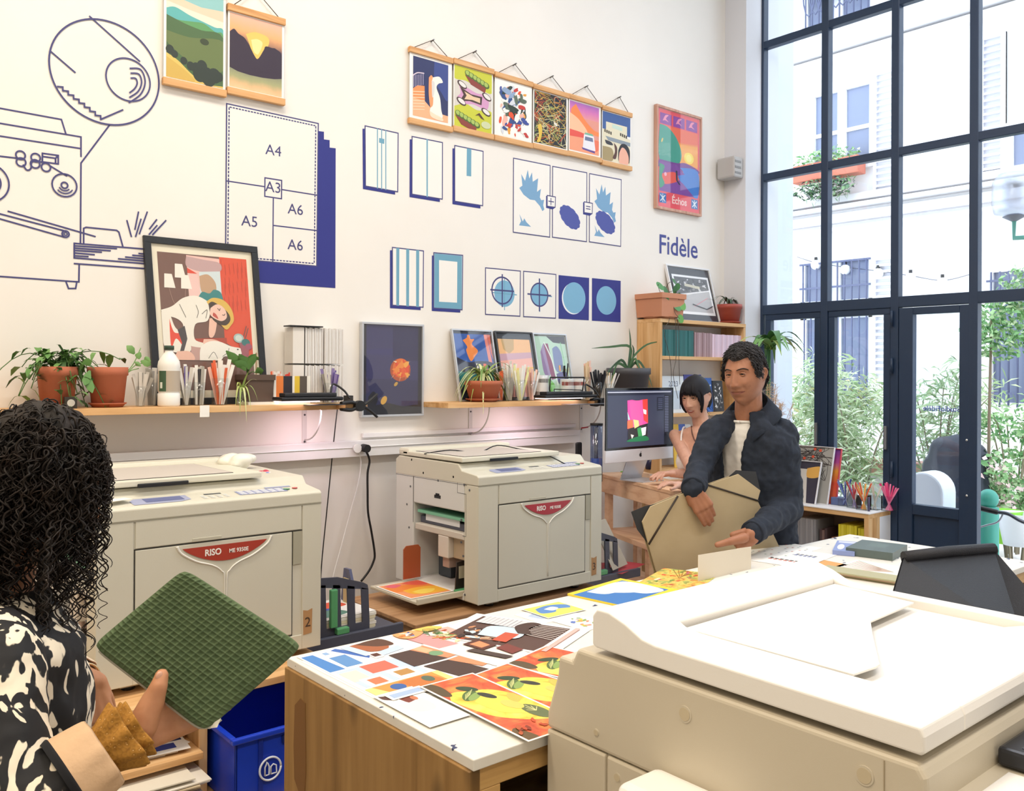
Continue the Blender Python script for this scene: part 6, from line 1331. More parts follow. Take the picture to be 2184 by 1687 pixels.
# ================================================================ BOOKCASE
bx0, bx1, by0, bz = 4.371, 5.295, 3.70, 2.015
PV = wood('pine_v', '#dcae78', '#e9c594', '#c08d54', 2, 1, .35)
bc = thing('bookcase', 'tall narrow-depth pine bookcase against the wall behind the two people', 'bookcase', (4.85, 3.8, 0))
for x in (bx0, bx1-.022): B().box((x, by0, 0), (x+.022, YW-.002, bz-.024), PV).build('side_panel', bc, w=True, bevel=.0015)
B().box((bx0, by0-.002, bz-.024), (bx1, YW-.002, bz), P0).build('top_board', bc, w=True, bevel=.0015)
s3 = at(1500, 880, 1, by0).z; s4 = s3-.36
for z in (1.775, s3, s4, .62, .25, .02): B().box((bx0+.022, by0, z-.022), (bx1-.022, YW-.002, z), P0).build('shelf', bc, w=True, bevel=.0015)
def books(x0, x1, y0, y1, z, h, cols, n, lab, grp, vary=.01, seed=1, cat='book', axis=0, lean_=0):
    rnd = random.Random(seed); d = (x1-x0)/n
    for i in range(n):
        hh = h-rnd.uniform(0, vary); m = M(cols[i % len(cols)], .55); a, b_ = x0+d*i+.0006, x0+d*(i+1)-.0006; k = rnd.uniform(0, .004)
        bb = B().box((a, y0+k, z+.0005), (b_, y1, z+hh), m) if axis == 0 else B().box((y0+k, a, z+.0005), (y1, b_, z+hh), m)
        tag(bb.build('book', w=True), lab, cat, grp)
X = lambda px, py=725: at(px, py, 1, by0+.02).x
zt = at(1440, 703, 1, by0+.02).z; hz = zt-1.776
books(X(1413), X(1480), by0+.02, YW-.02, 1.775, hz, ['#2d6b6c', '#2a6465', '#347374'], 11, 'teal-spined book in the row on the upper bookcase shelf', 'teal books on the upper bookcase shelf', .001)
books(X(1482), X(1519), by0+.02, YW-.02, 1.775, hz-.008, ['#a88c92', '#9c8087', '#b49aa0'], 9, 'dusty pink spined book in the middle of the upper bookcase shelf', 'dusty pink books on the upper bookcase shelf', .002)
books(X(1520), X(1590), by0+.02, YW-.02, 1.775, hz-.014, ['#e8cfe0', '#dcc4d6'], 14, 'pale lilac booklet at the right of the upper bookcase shelf', 'pale lilac booklets on the upper bookcase shelf', .002)
books(X(1405.5), X(1412), by0+.02, YW-.02, 1.775, hz-.012, ['#c8c8d4', '#b0b4c8'], 2, 'pale grey booklet at the left end of the upper bookcase shelf', 'pale grey booklets on the upper bookcase shelf', .002)
# lower shelf display
Y_ = by0+.05
def board(name, label, px0, px1, py0, z, col, paint=None, y=Y_, cat='card', ld=.02):
    x0, x1 = at(px0, 850, 1, y).x, at(px1, 850, 1, y).x; zt = at((px0+px1)/2, py0, 1, y).z
    t = thing(name, label, cat, (x0, y, z)); B().prism([(x0, y, z+.001), (x1, y, z+.001), (x1, y+ld, zt), (x0, y+ld, zt)], (0, .006, 0), M(col)).build('card', t, w=True)
    if paint:
        a = Art((x0, y+ld-.0006, zt), (x1, y+ld-.0006, zt), (x0, y-.0006, z+.001), (0, -1, .1)); paint(a); a.b.build('artwork', t, w=True)
    return t
board('calendar', 'pale blue 2023 wall calendar standing on the middle bookcase shelf', 1412, 1462, 802, s3, '#dfe8f0', lambda a: a.t('2023', .05, M('#5c6c8c'), 55, 28).g(M('#c4d4e4'), 8,40,92,40,92,90,8,90), cat='calendar')
board('purple_book', 'violet-blue book standing behind the woman on the bookcase', 1463, 1500, 799, s3, '#4c50a4', None, Y_+.03, 'book')
board('blue_poster_card', 'blue card with white figures beside the man\'s face', 1502, 1522, 806, s3, '#3c6cc0', lambda a: a.blobs([M('#dce8f8'), M('#7ca4e0')], 12, 5,5,95,95,8,16,4), Y_+.0)
board('black_white_card', 'black and white patterned card half hidden by the man', 1524, 1545, 812, s3, '#2c2c30', lambda a: a.blobs([M('#f0f0f0'), M('#8c8c8c')], 30, 4,4,96,96,4,9,6), Y_-.01)
board('green_book', 'narrow red and green book at the left end of the middle shelf', 1404.5, 1411, 800, s3, '#7c5c3c', None, Y_+.02, 'book')
for i, (a_, b_, c_) in enumerate(((1440, 1452, '#e8c04c'), (1452, 1466, '#4c6cc0'), (1466, 1478, '#dfe4e8'), (1500, 1515, '#c86a4c'))):
    board('small_card', ('yellow', 'blue', 'white', 'rust')[i]+' small card on the lower bookcase shelf behind the woman', a_, b_, 905, s4, c_)
# on top of the bookcase
t, c, r = pot('trailing_plant', 'square terracotta pot with a round-leaved vine on top of the bookcase', 1380, 1432, 628, bz, y=3.79, m=M('#c98a6a', .7), sq=True, tap=.86)
b = B(); s = B(); RL = [M('#4c8c4c', .45), M('#3c743f', .45), M('#6cac54', .45)]
vin = (((1410, 628), (1404, 612), (1405, 606)), ((1415, 628), (1425, 605), (1432, 603), (1436, 615)), ((1418, 628), (1440, 620), (1448, 640)), ((1420, 630), (1435, 650), (1440, 668), (1450, 680)), ((1426, 626), (1428, 680), (1416, 705), (1428, 760), (1432, 800), (1430, 850)), ((1430, 640), (1440, 680), (1442, 760), (1436, 800), (1446, 850)), ((1432, 650), (1446, 690), (1448, 770), (1450, 820)))
for P_ in vin: s.tube(spline([at(x, y, 1, 3.70-.012*k if k else 3.76) for k, (x, y) in enumerate(P_)], 5), .0018, M('#4a4238'), 5)
for i, (x, y, rr_) in enumerate(((1408, 610, .03), (1420, 620, .03), (1425, 632, .025), (1445, 612, .025), (1440, 618, .03), (1454, 650, .036), (1444, 655, .03), (1438, 600, .02), (1452, 680, .028), (1422, 640, .02), (1448, 630, .02))):
    p = at(x, y, 1, 3.68); n = Vector((.2*math.sin(i*2), -1, .5*math.cos(i))).normalized(); u = n.orthogonal().normalized(); w_ = n.cross(u)
    rr_ *= 1.45; b.poly([p+u*rr_*.62*math.cos(k*PI/7)+w_*rr_*.8*math.sin(k*PI/7) for k in range(14)], RL[i % 3])
s.build('stem', t, w=True); b.build('foliage', t, w=True)
def p_bw(a): a.g(M('#b8b8bc'), 0,0,100,0,100,100,0,100).sm(M('#55565c'), 0,0,100,0,100,34,60,40,30,50,0,52).g(M('#e8e8ec'), 0,52,100,32,100,36,0,57).blobs([M('#8c8c90'), M('#3c3c44'), M('#d8d8dc')], 40, 0,0,100,46,2,7,3).g(M('#d0ccb8'), 28,18,72,24,72,32,26,26).l(M('#e88c9c'), .004, 44, 84, 90, 56).l(M('#2c2c34'), .008, 40, 78, 80, 90, 100, 80)
lean('framed_photograph', 'white-edged black and white street photograph leaning on top of the bookcase', (1420, 562), (1513, 574), bz+.001, 3.885, 3.81, .04, fw=.012, fd=.02, fm=M('#e4e6ea', .4), paint=lambda a: (a.g(M('#34353f'), 0,0,100,0,100,100,0,100), a.g(M('#f4f6fa'), 8,14,96,14,96,88,8,88), p_bw(Art(a.P(12, 18), a.P(92, 18), a.P(12, 83), a.n, a.b, a.st, 3))), mat=M('#4a4c58'), mw=(0, 0, 0, 0), cat='framed photograph')
t, c, r = pot('small_succulent', 'small brick-red plastic pot with dark spiky leaves on the bookcase', 1536, 1570, 650, bz, y=3.80, m=M('#a84c40', .5), tap=.76)
spider(t, c, random.Random(3), 22, .15, .009, [M('#3f5a44', .5), M('#566c54', .5)], up=.8, drop=.8, yk=.4)
# dracaena and pampas grass
dp_ = at(1642, 740, 0, 5.08); dr = thing('dracaena', 'tall cane plant with striped strap leaves in front of the pier', 'plant', (5.08, dp_.y, 0))
b = B()
for dx, dy in ((0, 0), (.03, .03), (-.02, .02)): b.tube([(5.08+dx, dp_.y+dy, .3), (5.08+dx*.8, dp_.y+dy*.8, 1.2), (5.08+dx*.5, dp_.y+dy*.5, dp_.z-.02)], .007, M('#4f7c58', .5), 8)
b.build('cane', dr, w=True)
spider(dr, Vector((5.08, dp_.y, dp_.z-.02)), random.Random(21), 24, .27, .030, [M('#6c9c54', .45), M('#b4cc78', .45), M('#4c7c48', .45)], up=.75, drop=.35, yk=.9)
B().lathe([(.10, 0), (.14, .28), (.15, .30), (.13, .30), (.12, .26)], (5.08, dp_.y, 0), M('#d8d4cc', .6), 24).build('planter', dr, w=True)
pg = thing('pampas_grass', 'dried beige feathery grass behind the man\'s shoulder', 'dried grass', (5.0, at(1640, 850, 0, 5.0).y, 0))
b = B(); rnd = random.Random(33)
for i in range(16):
    e = at(1600+rnd.uniform(0, 95), 810+rnd.uniform(0, 60), 0, 4.98+rnd.uniform(-.06, .06)); q = at(1640, 960, 0, 4.98); pts = bez((q.x, q.y, .05), (q.x, q.y, q.z), e, 8); b.tube(pts, .0016, M('#b89468'), 4)
    for k in range(120):
        t_ = rnd.uniform(.0, 1); p = pts[5].lerp(pts[8], t_) if t_ > .0 else pts[7]; d = Vector((rnd.gauss(0, 1), rnd.gauss(0, 1), rnd.gauss(.4, .8))).normalized()*rnd.uniform(.02, .065); b.tube([p, p+d], .0010, M(rnd.choice(('#d8b898', '#c49c78', '#e8d4bc'))), 3, .0003, cap=False)
b.build('plumes', pg, w=True)
vs_ = B().lathe([(.05, 0), (.07, .3), (.05, .5), (.04, .5)], (at(1640, 960, 0, 4.98).x-.02, at(1640, 960, 0, 4.98).y, 0), M('#c8beb0'), 20).build('vase', pg, w=True)
# ================================================================ DESK AND COMPUTER
DZ = 1.04; dA, dB = at(1283, 1014, 2, DZ), at(1437, 1048, 2, DZ)
dA = Vector((dA.x, min(dA.y, 3.62), DZ)); U_ = (dB-dA).normalized(); V_ = Vector((-U_.y, U_.x, 0)); V_ = V_ if V_.x > 0 else -V_
L_ = (dB-dA).length; DW = .31
dk = thing('standing_desk', 'high pine standing desk between the duplicator and the woman', 'desk', ((dA.x+dB.x)/2, (dA.y+dB.y)/2, 0))
def dbox(b, u0, u1, v0, v1, z0, z1, m): b.prism([Vector((dA.x, dA.y, z0))+U_*u+V_*v for u, v in ((u0, v0), (u1, v0), (u1, v1), (u0, v1))], (0, 0, z1-z0), m)
PNK = wood('pine_pink', '#e6bd98', '#efcbaa', '#d0a07c', 1, 1, .2)
b = B(); dbox(b, -.25, L_, 0, DW, DZ-.02, DZ, PNK); b.build('desk_top', dk, w=True, bevel=.002)
b = B(); dbox(b, -.25, L_, .004, .03, DZ-.11, DZ-.02, PNK); dbox(b, L_-.03, L_-.004, .03, DW, DZ-.11, DZ-.02, PNK); b.build('apron', dk, w=True, bevel=.002)
for u, v, w__ in ((L_-.09, .03, .08), (L_-.07, DW-.06, .05), (L_-.36, .03, .045), (-.2, .03, .05), (-.2, DW-.08, .05)):
    b = B(); dbox(b, u, u+w__, v, v+w__*.7, 0, DZ-.02, PNK); b.build('leg', dk, w=True, bevel=.002)
for z in (.70, .42): 
    b = B(); dbox(b, -.2, L_-.04, -.06 if z < .6 else .02, DW-.02, z-.03, z, PNK); b.build('shelf', dk, w=True, bevel=.002)
# computer
iy = 3.42; TLc, BRc = at(1292, 826, 1, iy), at(1437, 976, 1, iy); ix0, ix1 = TLc.x, at(1436, 900, 1, iy).x; iz1 = (TLc.z+at(1436, 828, 1, iy).z)/2; iz0 = (at(1290, 990, 1, iy).z+BRc.z)/2
im = thing('computer', 'slim all-in-one computer showing a colourful drawing program on the desk', 'computer', ((ix0+ix1)/2, iy, DZ))
ALU = M('#cfd2d8', .3, .6); chin = (iz1-iz0)*.17
B().box((ix0, iy, iz0), (ix1, iy+.012, iz0+chin), M('#e2e4ea', .3, .3)).box((ix0, iy+.006, iz0+chin), (ix1, iy+.012, iz1), ALU).build('casing', im, w=True, bevel=.003)
B().box((ix0, iy-.001, iz0+chin), (ix1, iy+.006, iz1), M('#0c0d12', .15)).build('bezel', im, w=True, bevel=.002)
q = .014; a = Art((ix0+q, iy-.0012, iz1-q), (ix1-q, iy-.0012, iz1-q), (ix0+q, iy-.0012, iz0+chin+q), NY)
EM = lambda h, e=.55: M(h, .4, emit=e)
a.g(EM('#3a3f55'), 0,0,100,0,100,100,0,100).g(EM('#c8ccdc'), 0,2.6,98,2.6,98,4.2,0,4.2).g(EM('#23263a'), 0,4.2,100,4.2,100,9,0,9).g(EM('#1a1c28'), 87,9,100,9,100,100,87,100).g(EM('#262a3c'), 75,13,86,13,86,38,75,38)
for i in range(22): a.g(EM('#6c7290'), 88, 12+i*3, 88+6+(i*5) % 5, 12+i*3, 88+6+(i*5) % 5, 13.2+i*3, 88, 13.2+i*3)
for i in range(6): a.g(EM('#5c6280'), 77, 16+i*3.4, 84, 16+i*3.4, 84, 17+i*3.4, 77, 17+i*3.4)
a.g(EM('#e24a9c', .75), 29,18,36,17,44,19,52,17,60,16,60,72,30,72).g(EM('#f0589c', .75), 32,19,54,18,52,66,36,66).g(EM('#d8403c', .7), 52,17,60,16,61,60,54,54).g(EM('#e8704c', .7), 29,54,37,52,38,66,29,68).g(EM('#2c2c30', .4), 30,68,60,60,60,90,30,90).g(EM('#e8d48c', .7), 38,52,46,54,47,64,40,68).g(EM('#3c9c58', .6), 44,68,50,66,54,84,46,84).g(EM('#e8e4f0', .7), 50,68,58,66,57,80,52,82).sm(EM('#1f7c50', .5), 30,88,40,84,52,82,60,84,60,91,30,91).g(EM('#f0f0f0', .7), 53,34,58,36,58,44,54,42).g(EM('#a8e0d8', .7), 29,38,33,52,30,52).g(EM('#f0e8e0', .7), 34,78,39,80,36,86)
a.b.build('screen', im, w=True)
cx = (ix0+ix1)/2; lz = iz0+chin*.5
b = B(); b.prism([(cx+.011*math.cos(t_)*(1-.0*t_), iy-.0008, lz-.001+.011*math.sin(t_)) for t_ in [2*PI*i/20 for i in range(20)] if not (-.5 < ((t_+PI) % (2*PI)-PI) < .35)]+[(cx+.006, iy-.0008, lz+.0)], (0, -.0006, 0), BLACK); b.leaf([(cx+.0, iy-.001, lz+.0115), (cx+.003, iy-.001, lz+.015), (cx+.006, iy-.001, lz+.019)], .003, BLACK, up=Vector((0, 1, 0))); b.build('logo', im, w=True)
b = B(); b.prism([(cx-.09, iy+.01, iz0+.03), (cx+.09, iy+.01, iz0+.03), (cx+.09, iy+.07, DZ+.006), (cx-.09, iy+.07, DZ+.006)], (0, .008, 0), ALU); b.box((cx-.09, iy-.10, DZ), (cx+.09, iy+.08, DZ+.007), ALU); b.build('stand', im, w=True, bevel=.002)
def ob(name, label, cat, px, py, z, b, **k):
    q = at(px, py, 2, z); return tag(b(q).build(name, w=True, **k), label, cat)
ob('black_cup', 'dark violet cup under the computer screen', 'cup', 1388, 1000, DZ, lambda q: B().lathe([(.035, 0), (.04, .07), (.037, .07), (.033, .01)], q, M('#2c2a4c', .3), 24))
ob('white_paper', 'white sheet of paper under the woman\'s hands on the desk', 'paper', 1402, 1018, DZ, lambda q: B().prism([q+U_*u+V_*v for u, v in ((-.12, .01), (.13, .01), (.13, .22), (-.12, .22))], (0, 0, .002), WHITE))
ob('green_pen', 'thin light green pen lying on the desk', 'pen', 1336, 1007, DZ, lambda q: B().cyl(q+Vector((-.05, .0, .006)), q+Vector((.06, .02, .006)), .004, M('#78b84c')))
ob('scissors', 'small dark scissors lying on the desk edge', 'scissors', 1335, 1013, DZ, lambda q: B().box(q+Vector((-.04, -.004, 0)), q+Vector((.03, .004, .003)), M('#55585f', .3, .7)).tube([q+Vector((.04+.012*math.cos(t_), .012*math.sin(t_), .003)) for t_ in [2*PI*i/10 for i in range(11)]], .002, BLACK, 5))
# tube with rulers, phone
p = at(1272, 985, 1, 3.55); tu = thing('ruler_tube', 'clear blue-tinted tube of rulers with a black rim on the desk', 'tube', (p.x, 3.55, DZ)); zt = at(1272, 905, 1, 3.55).z
B().lathe([(.035, DZ), (.035, zt), (.033, zt)], (p.x, 3.55, 0), glassm('blue_plastic', '#b8c4dc', .15, .1), 24).build('tube', tu, w=True)
B().lathe([(.037, zt-.006), (.037, zt+.006), (.03, zt+.006)], (p.x, 3.55, 0), BLACK, 24).build('rim', tu, w=True)
B().lathe([(.002, DZ), (.034, DZ), (.034, DZ+.06), (.002, DZ+.06)], (p.x, 3.55, 0), M('#b88c68'), 24).build('cork_base', tu, w=True)
B().lathe([(.002, DZ+.06), (.0335, DZ+.06), (.0335, DZ+.13), (.002, DZ+.13)], (p.x, 3.55, 0), M('#6f8fd8'), 24).build('blue_band', tu, w=True)
for i in range(3): tag(B().box((p.x-.015+.011*i, 3.55, DZ+.13), (p.x-.010+.011*i, 3.553, zt-.02+.006*i), M('#2c3c64')).build('ruler', w=True), 'dark blue ruler standing inside the clear tube', 'ruler', 'rulers in the tube')
p = at(1234, 985, 1, 3.60); z0 = DZ; zt = at(1234, 943, 1, 3.60).z
ph = thing('cordless_phone', 'black cordless phone standing upright behind duplicator 3', 'phone', (p.x, 3.6, z0)); B().box((p.x-.023, 3.59, z0+.05), (p.x+.023, 3.61, zt), BLACK).build('handset', ph, w=True, bevel=.01, seg=3); B().box((p.x-.03, 3.58, z0), (p.x+.03, 3.63, z0+.05), BLACK).build('cradle', ph, w=True, bevel=.006)
b = B()
for i in range(4):
    for j in range(3): b.box((p.x-.014+j*.011, 3.588, z0+.06+i*.012), (p.x-.007+j*.011, 3.5905, z0+.067+i*.012), M('#6c6e74'))
b.build('keys', ph, w=True)
o = B().cyl(at(1240, 913, 1, 3.8), at(1254, 911, 1, 3.8), .004, M('#b03440')).build('red_pen', w=True); tag(o, 'red pen lying on the wall trunking left of the ruler tube', 'pen')
# on the lower desk shelves
def under(name, label, cat, u, v, z, sz_, col, rz=.0):
    c = dA+U_*u+V_*v; c.z = z; T = Matrix.Translation(c)@Matrix.Rotation(rz, 4, 'Z'); o = B().box((-sz_[0]/2, -sz_[1]/2, 0), (sz_[0]/2, sz_[1]/2, sz_[2]), M(col, .6), T).build(name, w=True, bevel=.002); return tag(o, label, cat)
under('box_file', 'grey box file on the upper shelf under the desk', 'box', .25, .3, .70, (.2, .12, .09), '#c4b8a4', .4)
under('paper_pile', 'pile of white papers on the shelf under the desk', 'paper stack', .48, .22, .70, (.22, .16, .03), '#e9e9ec', .3)
under('paper_pile', 'low pile of printed papers on the bottom desk shelf', 'paper stack', .5, .12, .42, (.3, .2, .04), '#dcdce0', -.2)
under('cardboard_box', 'open cardboard box at the back under the desk', 'box', .15, .32, .42, (.24, .16, .1), '#b89468', .1)
c = dA+U_*.6+V_*.26; o = B().ell((c.x, c.y, .735), (.09, .06, .035), M('#12131a', .6)).build('baseball_cap', w=True); tag(o, 'rounded black cap on the shelf beneath the desk', 'cap')
q = at(1318, 1110, 1, 3.25); o = B().prism([(q.x-.09, 3.2, .62), (q.x+.09, 3.26, .62), (q.x+.02, 3.36, .86), (q.x-.14, 3.30, .86)], (0, .004, 0), M('#b9b4a6')).build('leaning_sheet', w=True); tag(o, 'grey-beige sheet leaning behind the output tray of duplicator 3', 'paper')
# ================================================================ LOW CABINET UNDER THE WINDOW
wx0, wx1, wy0, wy1, wz = 5.215, 5.495, 2.74, 3.70, .80
wc = thing('window_cabinet', 'low open shelf cabinet with a white top under the window', 'cabinet', (5.35, 3.2, 0))
B().box((wx0-.004, wy0-.004, wz-.006), (wx1, wy1, wz), M('#f4f4f6', .5)).build('white_top', wc, w=True)
B().box((wx0, wy0, wz-.035), (wx1, wy1, wz-.006), P1).build('top_board', wc, w=True, bevel=.0015)
B().box((wx0, wy0, 0), (wx0+.14, wy0+.03, wz-.035), P2).build('end_panel', wc, w=True, bevel=.0015)
B().box((wx0+.14, wy0, 0), (wx1, wy0+.03, wz-.035), M('#eef0f6', .5)).build('white_side', wc, w=True, bevel=.0015)
B().box((wx0, wy1-.03, 0), (wx1, wy1, wz-.035), P2).build('end_panel', wc, w=True)
for z in (.46, .1): B().box((wx0+.01, wy0+.03, z-.025), (wx1, wy1-.03, z), P1).build('shelf', wc, w=True)
B().box((wx1-.012, wy0+.03, .1), (wx1, wy1-.03, wz-.035), M('#8c7a70', .7)).build('back_panel', wc, w=True)
yb = lambda px: at(px, 1130, 0, wx0+.03).y
books(yb(1827), yb(1788), wx0+.03, wx1-.03, .46, .245, ['#d8cc34', '#cfc22c', '#e0d448'], 7, 'yellow-spined book in the left yellow block under the window', 'left block of yellow books', .004, axis=1)
books(yb(1851), yb(1830), wx0+.03, wx1-.03, .46, .235, ['#d8cc34', '#cfc22c'], 5, 'yellow-spined book in the right yellow block under the window', 'right block of yellow books', .003, axis=1)
books(yb(1740), yb(1700), wx0+.03, wx1-.03, .46, .25, ['#8c8c92', '#9a9aa0'], 7, 'grey-spined book at the left of the window cabinet', 'grey books in the window cabinet', .003, axis=1)
books(yb(1783), yb(1768), wx0+.06, wx1-.03, .46, .15, ['#9c6a50', '#84543c'], 3, 'small brown book beside the yellow ones', 'small brown books in the window cabinet', .006, axis=1)
books(yb(1760), yb(1744), wx0+.05, wx1-.03, .46, .2, ['#4c3c40', '#7c6460'], 3, 'thin dark book beside the grey row', 'thin dark books in the window cabinet', .02, axis=1)
NX = Vector((-1, 0, 0))
def wframe(label, TRp, BRp, Wd, xt, xb, **k):
    TR = at(*TRp, 0, xt); BR = at(*BRp, 0, xb); BR.z = wz+.001; BR.y = TR.y+.0
    TL = TR+Vector((0, Wd, 0)); BL = BR+Vector((0, Wd, 0)); n = (TR-TL).cross(TL-BL); n = n if n.x < 0 else -n
    return frame('leaning_poster', label, TL, TR, BL, n, **k)
def p_branch(a): a.g(M('#a9a8a4'), 0,0,100,0,100,100,0,100); R_ = random.Random(3); [a.l(M('#3c3638'), .003, R_.uniform(0, 90), R_.uniform(0, 40), R_.uniform(10, 100), R_.uniform(0, 60), R_.uniform(10, 100), R_.uniform(0, 40), cv=True) for i in range(26)]; [a.e(M('#e0583c'), x, y, 3, 2.6) for x, y in ((60, 4), (58, 18), (40, 22), (24, 30), (72, 6))]; a.e(M('#f08c2c'), 56, 88, 6, 5)
wframe('red-edged purple to orange poster at the back of the window cabinet stack', (1795, 957), (1766, 1074), .33, 5.47, 5.40, fw=.006, fd=.016, fm=M('#c43c48'), bgm=grad('dusk', [(0, '#e8704c'), (.35, '#e4563c'), (.6, '#f0a03c'), (.75, '#c050a0'), (1, '#6c3c98')]), cat='poster', glass=False)
wframe('grey poster with dark branches and red fruit in the window cabinet stack', (1780, 954), (1748, 1073), .36, 5.43, 5.34, fw=.005, fd=.016, fm=M('#e8e8ec'), paint=p_branch, cat='poster', glass=False)
wframe('small white-framed picture with a dark upper band in front of the others', (1752, 985), (1738, 1073), .25, 5.36, 5.28, fw=.005, fd=.016, fm=M('#f0f0f4'), paint=lambda a: a.g(M('#3c3a4c'), 0,0,100,0,100,100,0,100).g(M('#dcdad6'), 0,18,60,18,72,100,0,100).sm(M('#e8b45c'), 60,16,100,10,100,34,64,38), cat='picture', glass=False)
def bin_(desc, px, cols, n, seed, gx=5.40):
    y = at(px, 1060, 0, gx).y; rnd = random.Random(seed); zt = wz+.115
    b = B(); m = glassm('clear_plastic', '#f8fafb', .05, .15); s = .034
    for (a0, a1, b0, b1) in ((-s, s, -s, -s+.002), (-s, s, s-.002, s), (-s, -s+.002, -s, s), (s-.002, s, -s, s), (-s, s, -s, s)):
        b.box((gx+a0, y+b0, wz+.001), (gx+a1, y+b1, wz+.003 if (a1-a0 > .01 and b1-b0 > .01) else zt-.02), m)
    tag(b.build('acrylic_bin', w=True), 'square clear bin of %s on the window cabinet' % desc, 'bin')
    for i in range(n):
        dx, dy = rnd.uniform(-.03, .03), rnd.uniform(-.06, .06); P_ = Vector((gx-dx*.5, y-dy*.35, wz+.004)); Q_ = Vector((min(gx+dx, 5.48), y+dy, wz+rnd.uniform(.14, .18))); c = cols[i % len(cols)]
        tag(B().prism([P_-Vector((0, .005, 0)), P_+Vector((0, .005, 0)), Q_+Vector((0, .005, 0)), Q_-Vector((0, .005, 0))], (.001, 0, 0), M(c)).build('paper_strip', w=True), '%s paper strip in the window bin of %s' % (CN.get(c, 'pale'), desc), 'paper strip', 'strips in the window bin of '+desc)
bin_('blue and white strips', 1803, ['#7c94d4', WH, '#3c4c9c'], 12, 1); bin_('crimson and white strips', 1822, [WH, '#c8404c', '#8c7cb0'], 10, 2, 5.36)
bin_('amber and white strips', 1842, [WH, '#f2b45c', '#ee6a3c'], 11, 3, 5.33); bin_('clear and white strips', 1866, [WH, '#d9d4cc'], 8, 4); bin_('pink strips', 1896, ['#f04c8c', '#f48cb4'], 14, 5, 5.42)
o = B().box((5.38, at(1790, 1060, 0, 5.4).y-.03, wz+.001), (5.46, at(1790, 1060, 0, 5.4).y+.05, wz+.05), M('#5c6c9c', .4)).build('blue_box', w=True, bevel=.003); tag(o, 'small blue box between the leaning posters and the strip bins', 'box')
o = B().cyl((5.30, at(1853, 1070, 0, 5.30).y, wz+.001), (5.30, at(1853, 1070, 0, 5.30).y, wz+.09), .007, M('#4c4868')).build('marker', w=True); tag(o, 'dark marker with a white cap standing before the clear bin', 'marker')
# ================================================================ PEOPLE
def smooth(a, b, x): t = min(max((x-a)/(b-a), 0), 1); return t*t*(3-2*t)
def G(y, z, y0, z0, sy, sz_): return math.exp(-((y-y0)/sy)**2-((z-z0)/sz_)**2)
def head_pt(th, ph, fem=0, smile=0, jaw=1.0):
    """local head: face +X, left +Y, up +Z, chin about z=-.118, crown z=.118"""
    d = Vector((math.cos(ph)*math.cos(th), math.cos(ph)*math.sin(th), math.sin(ph)))
    x, y, z = d.x*(.094 if d.x > 0 else .100), d.y*.077, d.z*.118
    if z > 0: x *= 1-.10*(z/.118)**3 if x > 0 else 1; y *= 1+.02*math.sin(PI*z/.118)
    else:
        t = min(-z/.118, 1); y *= 1-(.27+.06*fem)*t**1.9*jaw
        if x > 0: x *= 1+.10*t**1.5; x = x*(1-.0*t)
        else: x *= 1-.60*smooth(.25, 1, t)
        if x > 0: z -= .012*smooth(.0, .09, x)*t**2
    front = smooth(.0, .05, x)
    if front > 0:
        f = 0
        ay = abs(y)
        f -= .0035*smooth(.0, .06, ay)*0
        f += (.0055-.003*fem)*G(ay, z, .028, .031, .022, .008)            # brow
        f -= .0100*G(ay, z, .031, .013, .015, .0105)                      # sockets
        r_ = smooth(.026, -.034, z)*smooth(-.050, -.038, z)
        f += (.005+.017*r_)*math.exp(-(y/(.0085+.006*r_))**2)*smooth(-.052, -.040, z)*smooth(.045, .015, z)   # nose
        f += .009*G(ay, z, .0135, -.034, .0068, .0068)-.004*G(ay, z, .0075, -.0425, .004, .003)                    # alae
        f += (.004+.005*smile)*G(ay, z, .040, -.026, .019, .017)          # cheeks
        f -= .0055*smile*G(ay, z, .033, -.050, .005, .015)
        f += .0065*G(y, z, 0, -.0565, .018, .0062)+.0070*G(y, z, 0, -.0690, .015, .0060)   # lips
        f -= .0045*G(y, z, 0, -.0625-.0, .022, .0022)
        f -= .0045*G(y, z, 0, -.081, .018, .006)
        f += .0075*G(y, z, 0, -.101, .019, .014)                          # chin
        x += f*front
    return Vector((x, y, z))
def head_mesh(b, T, m, NT=120, NP=96, **k):
    rings = []
    for i in range(NP+1):
        ph = -PI/2+.01+(PI-.02)*i/NP; rings.append([T@head_pt(2*PI*j/NT, ph, **k) for j in range(NT)])
    b.loft(rings, m)
def ear(b, T, m, sg):
    base = [(-.006, .072, .022), (-.022, .080, .026), (-.030, .083, .012), (-.024, .080, -.006), (-.010, .074, -.022), (-.002, .070, -.016)]
    pts = spline([T@Vector((x, y*sg, z)) for x, y, z in base], 5); b.tube(pts, .0052, m, 8)
    b.ell(T@Vector((-.013, .0735*sg, .004)), (.013, .006, .020), m, T.to_3x3())
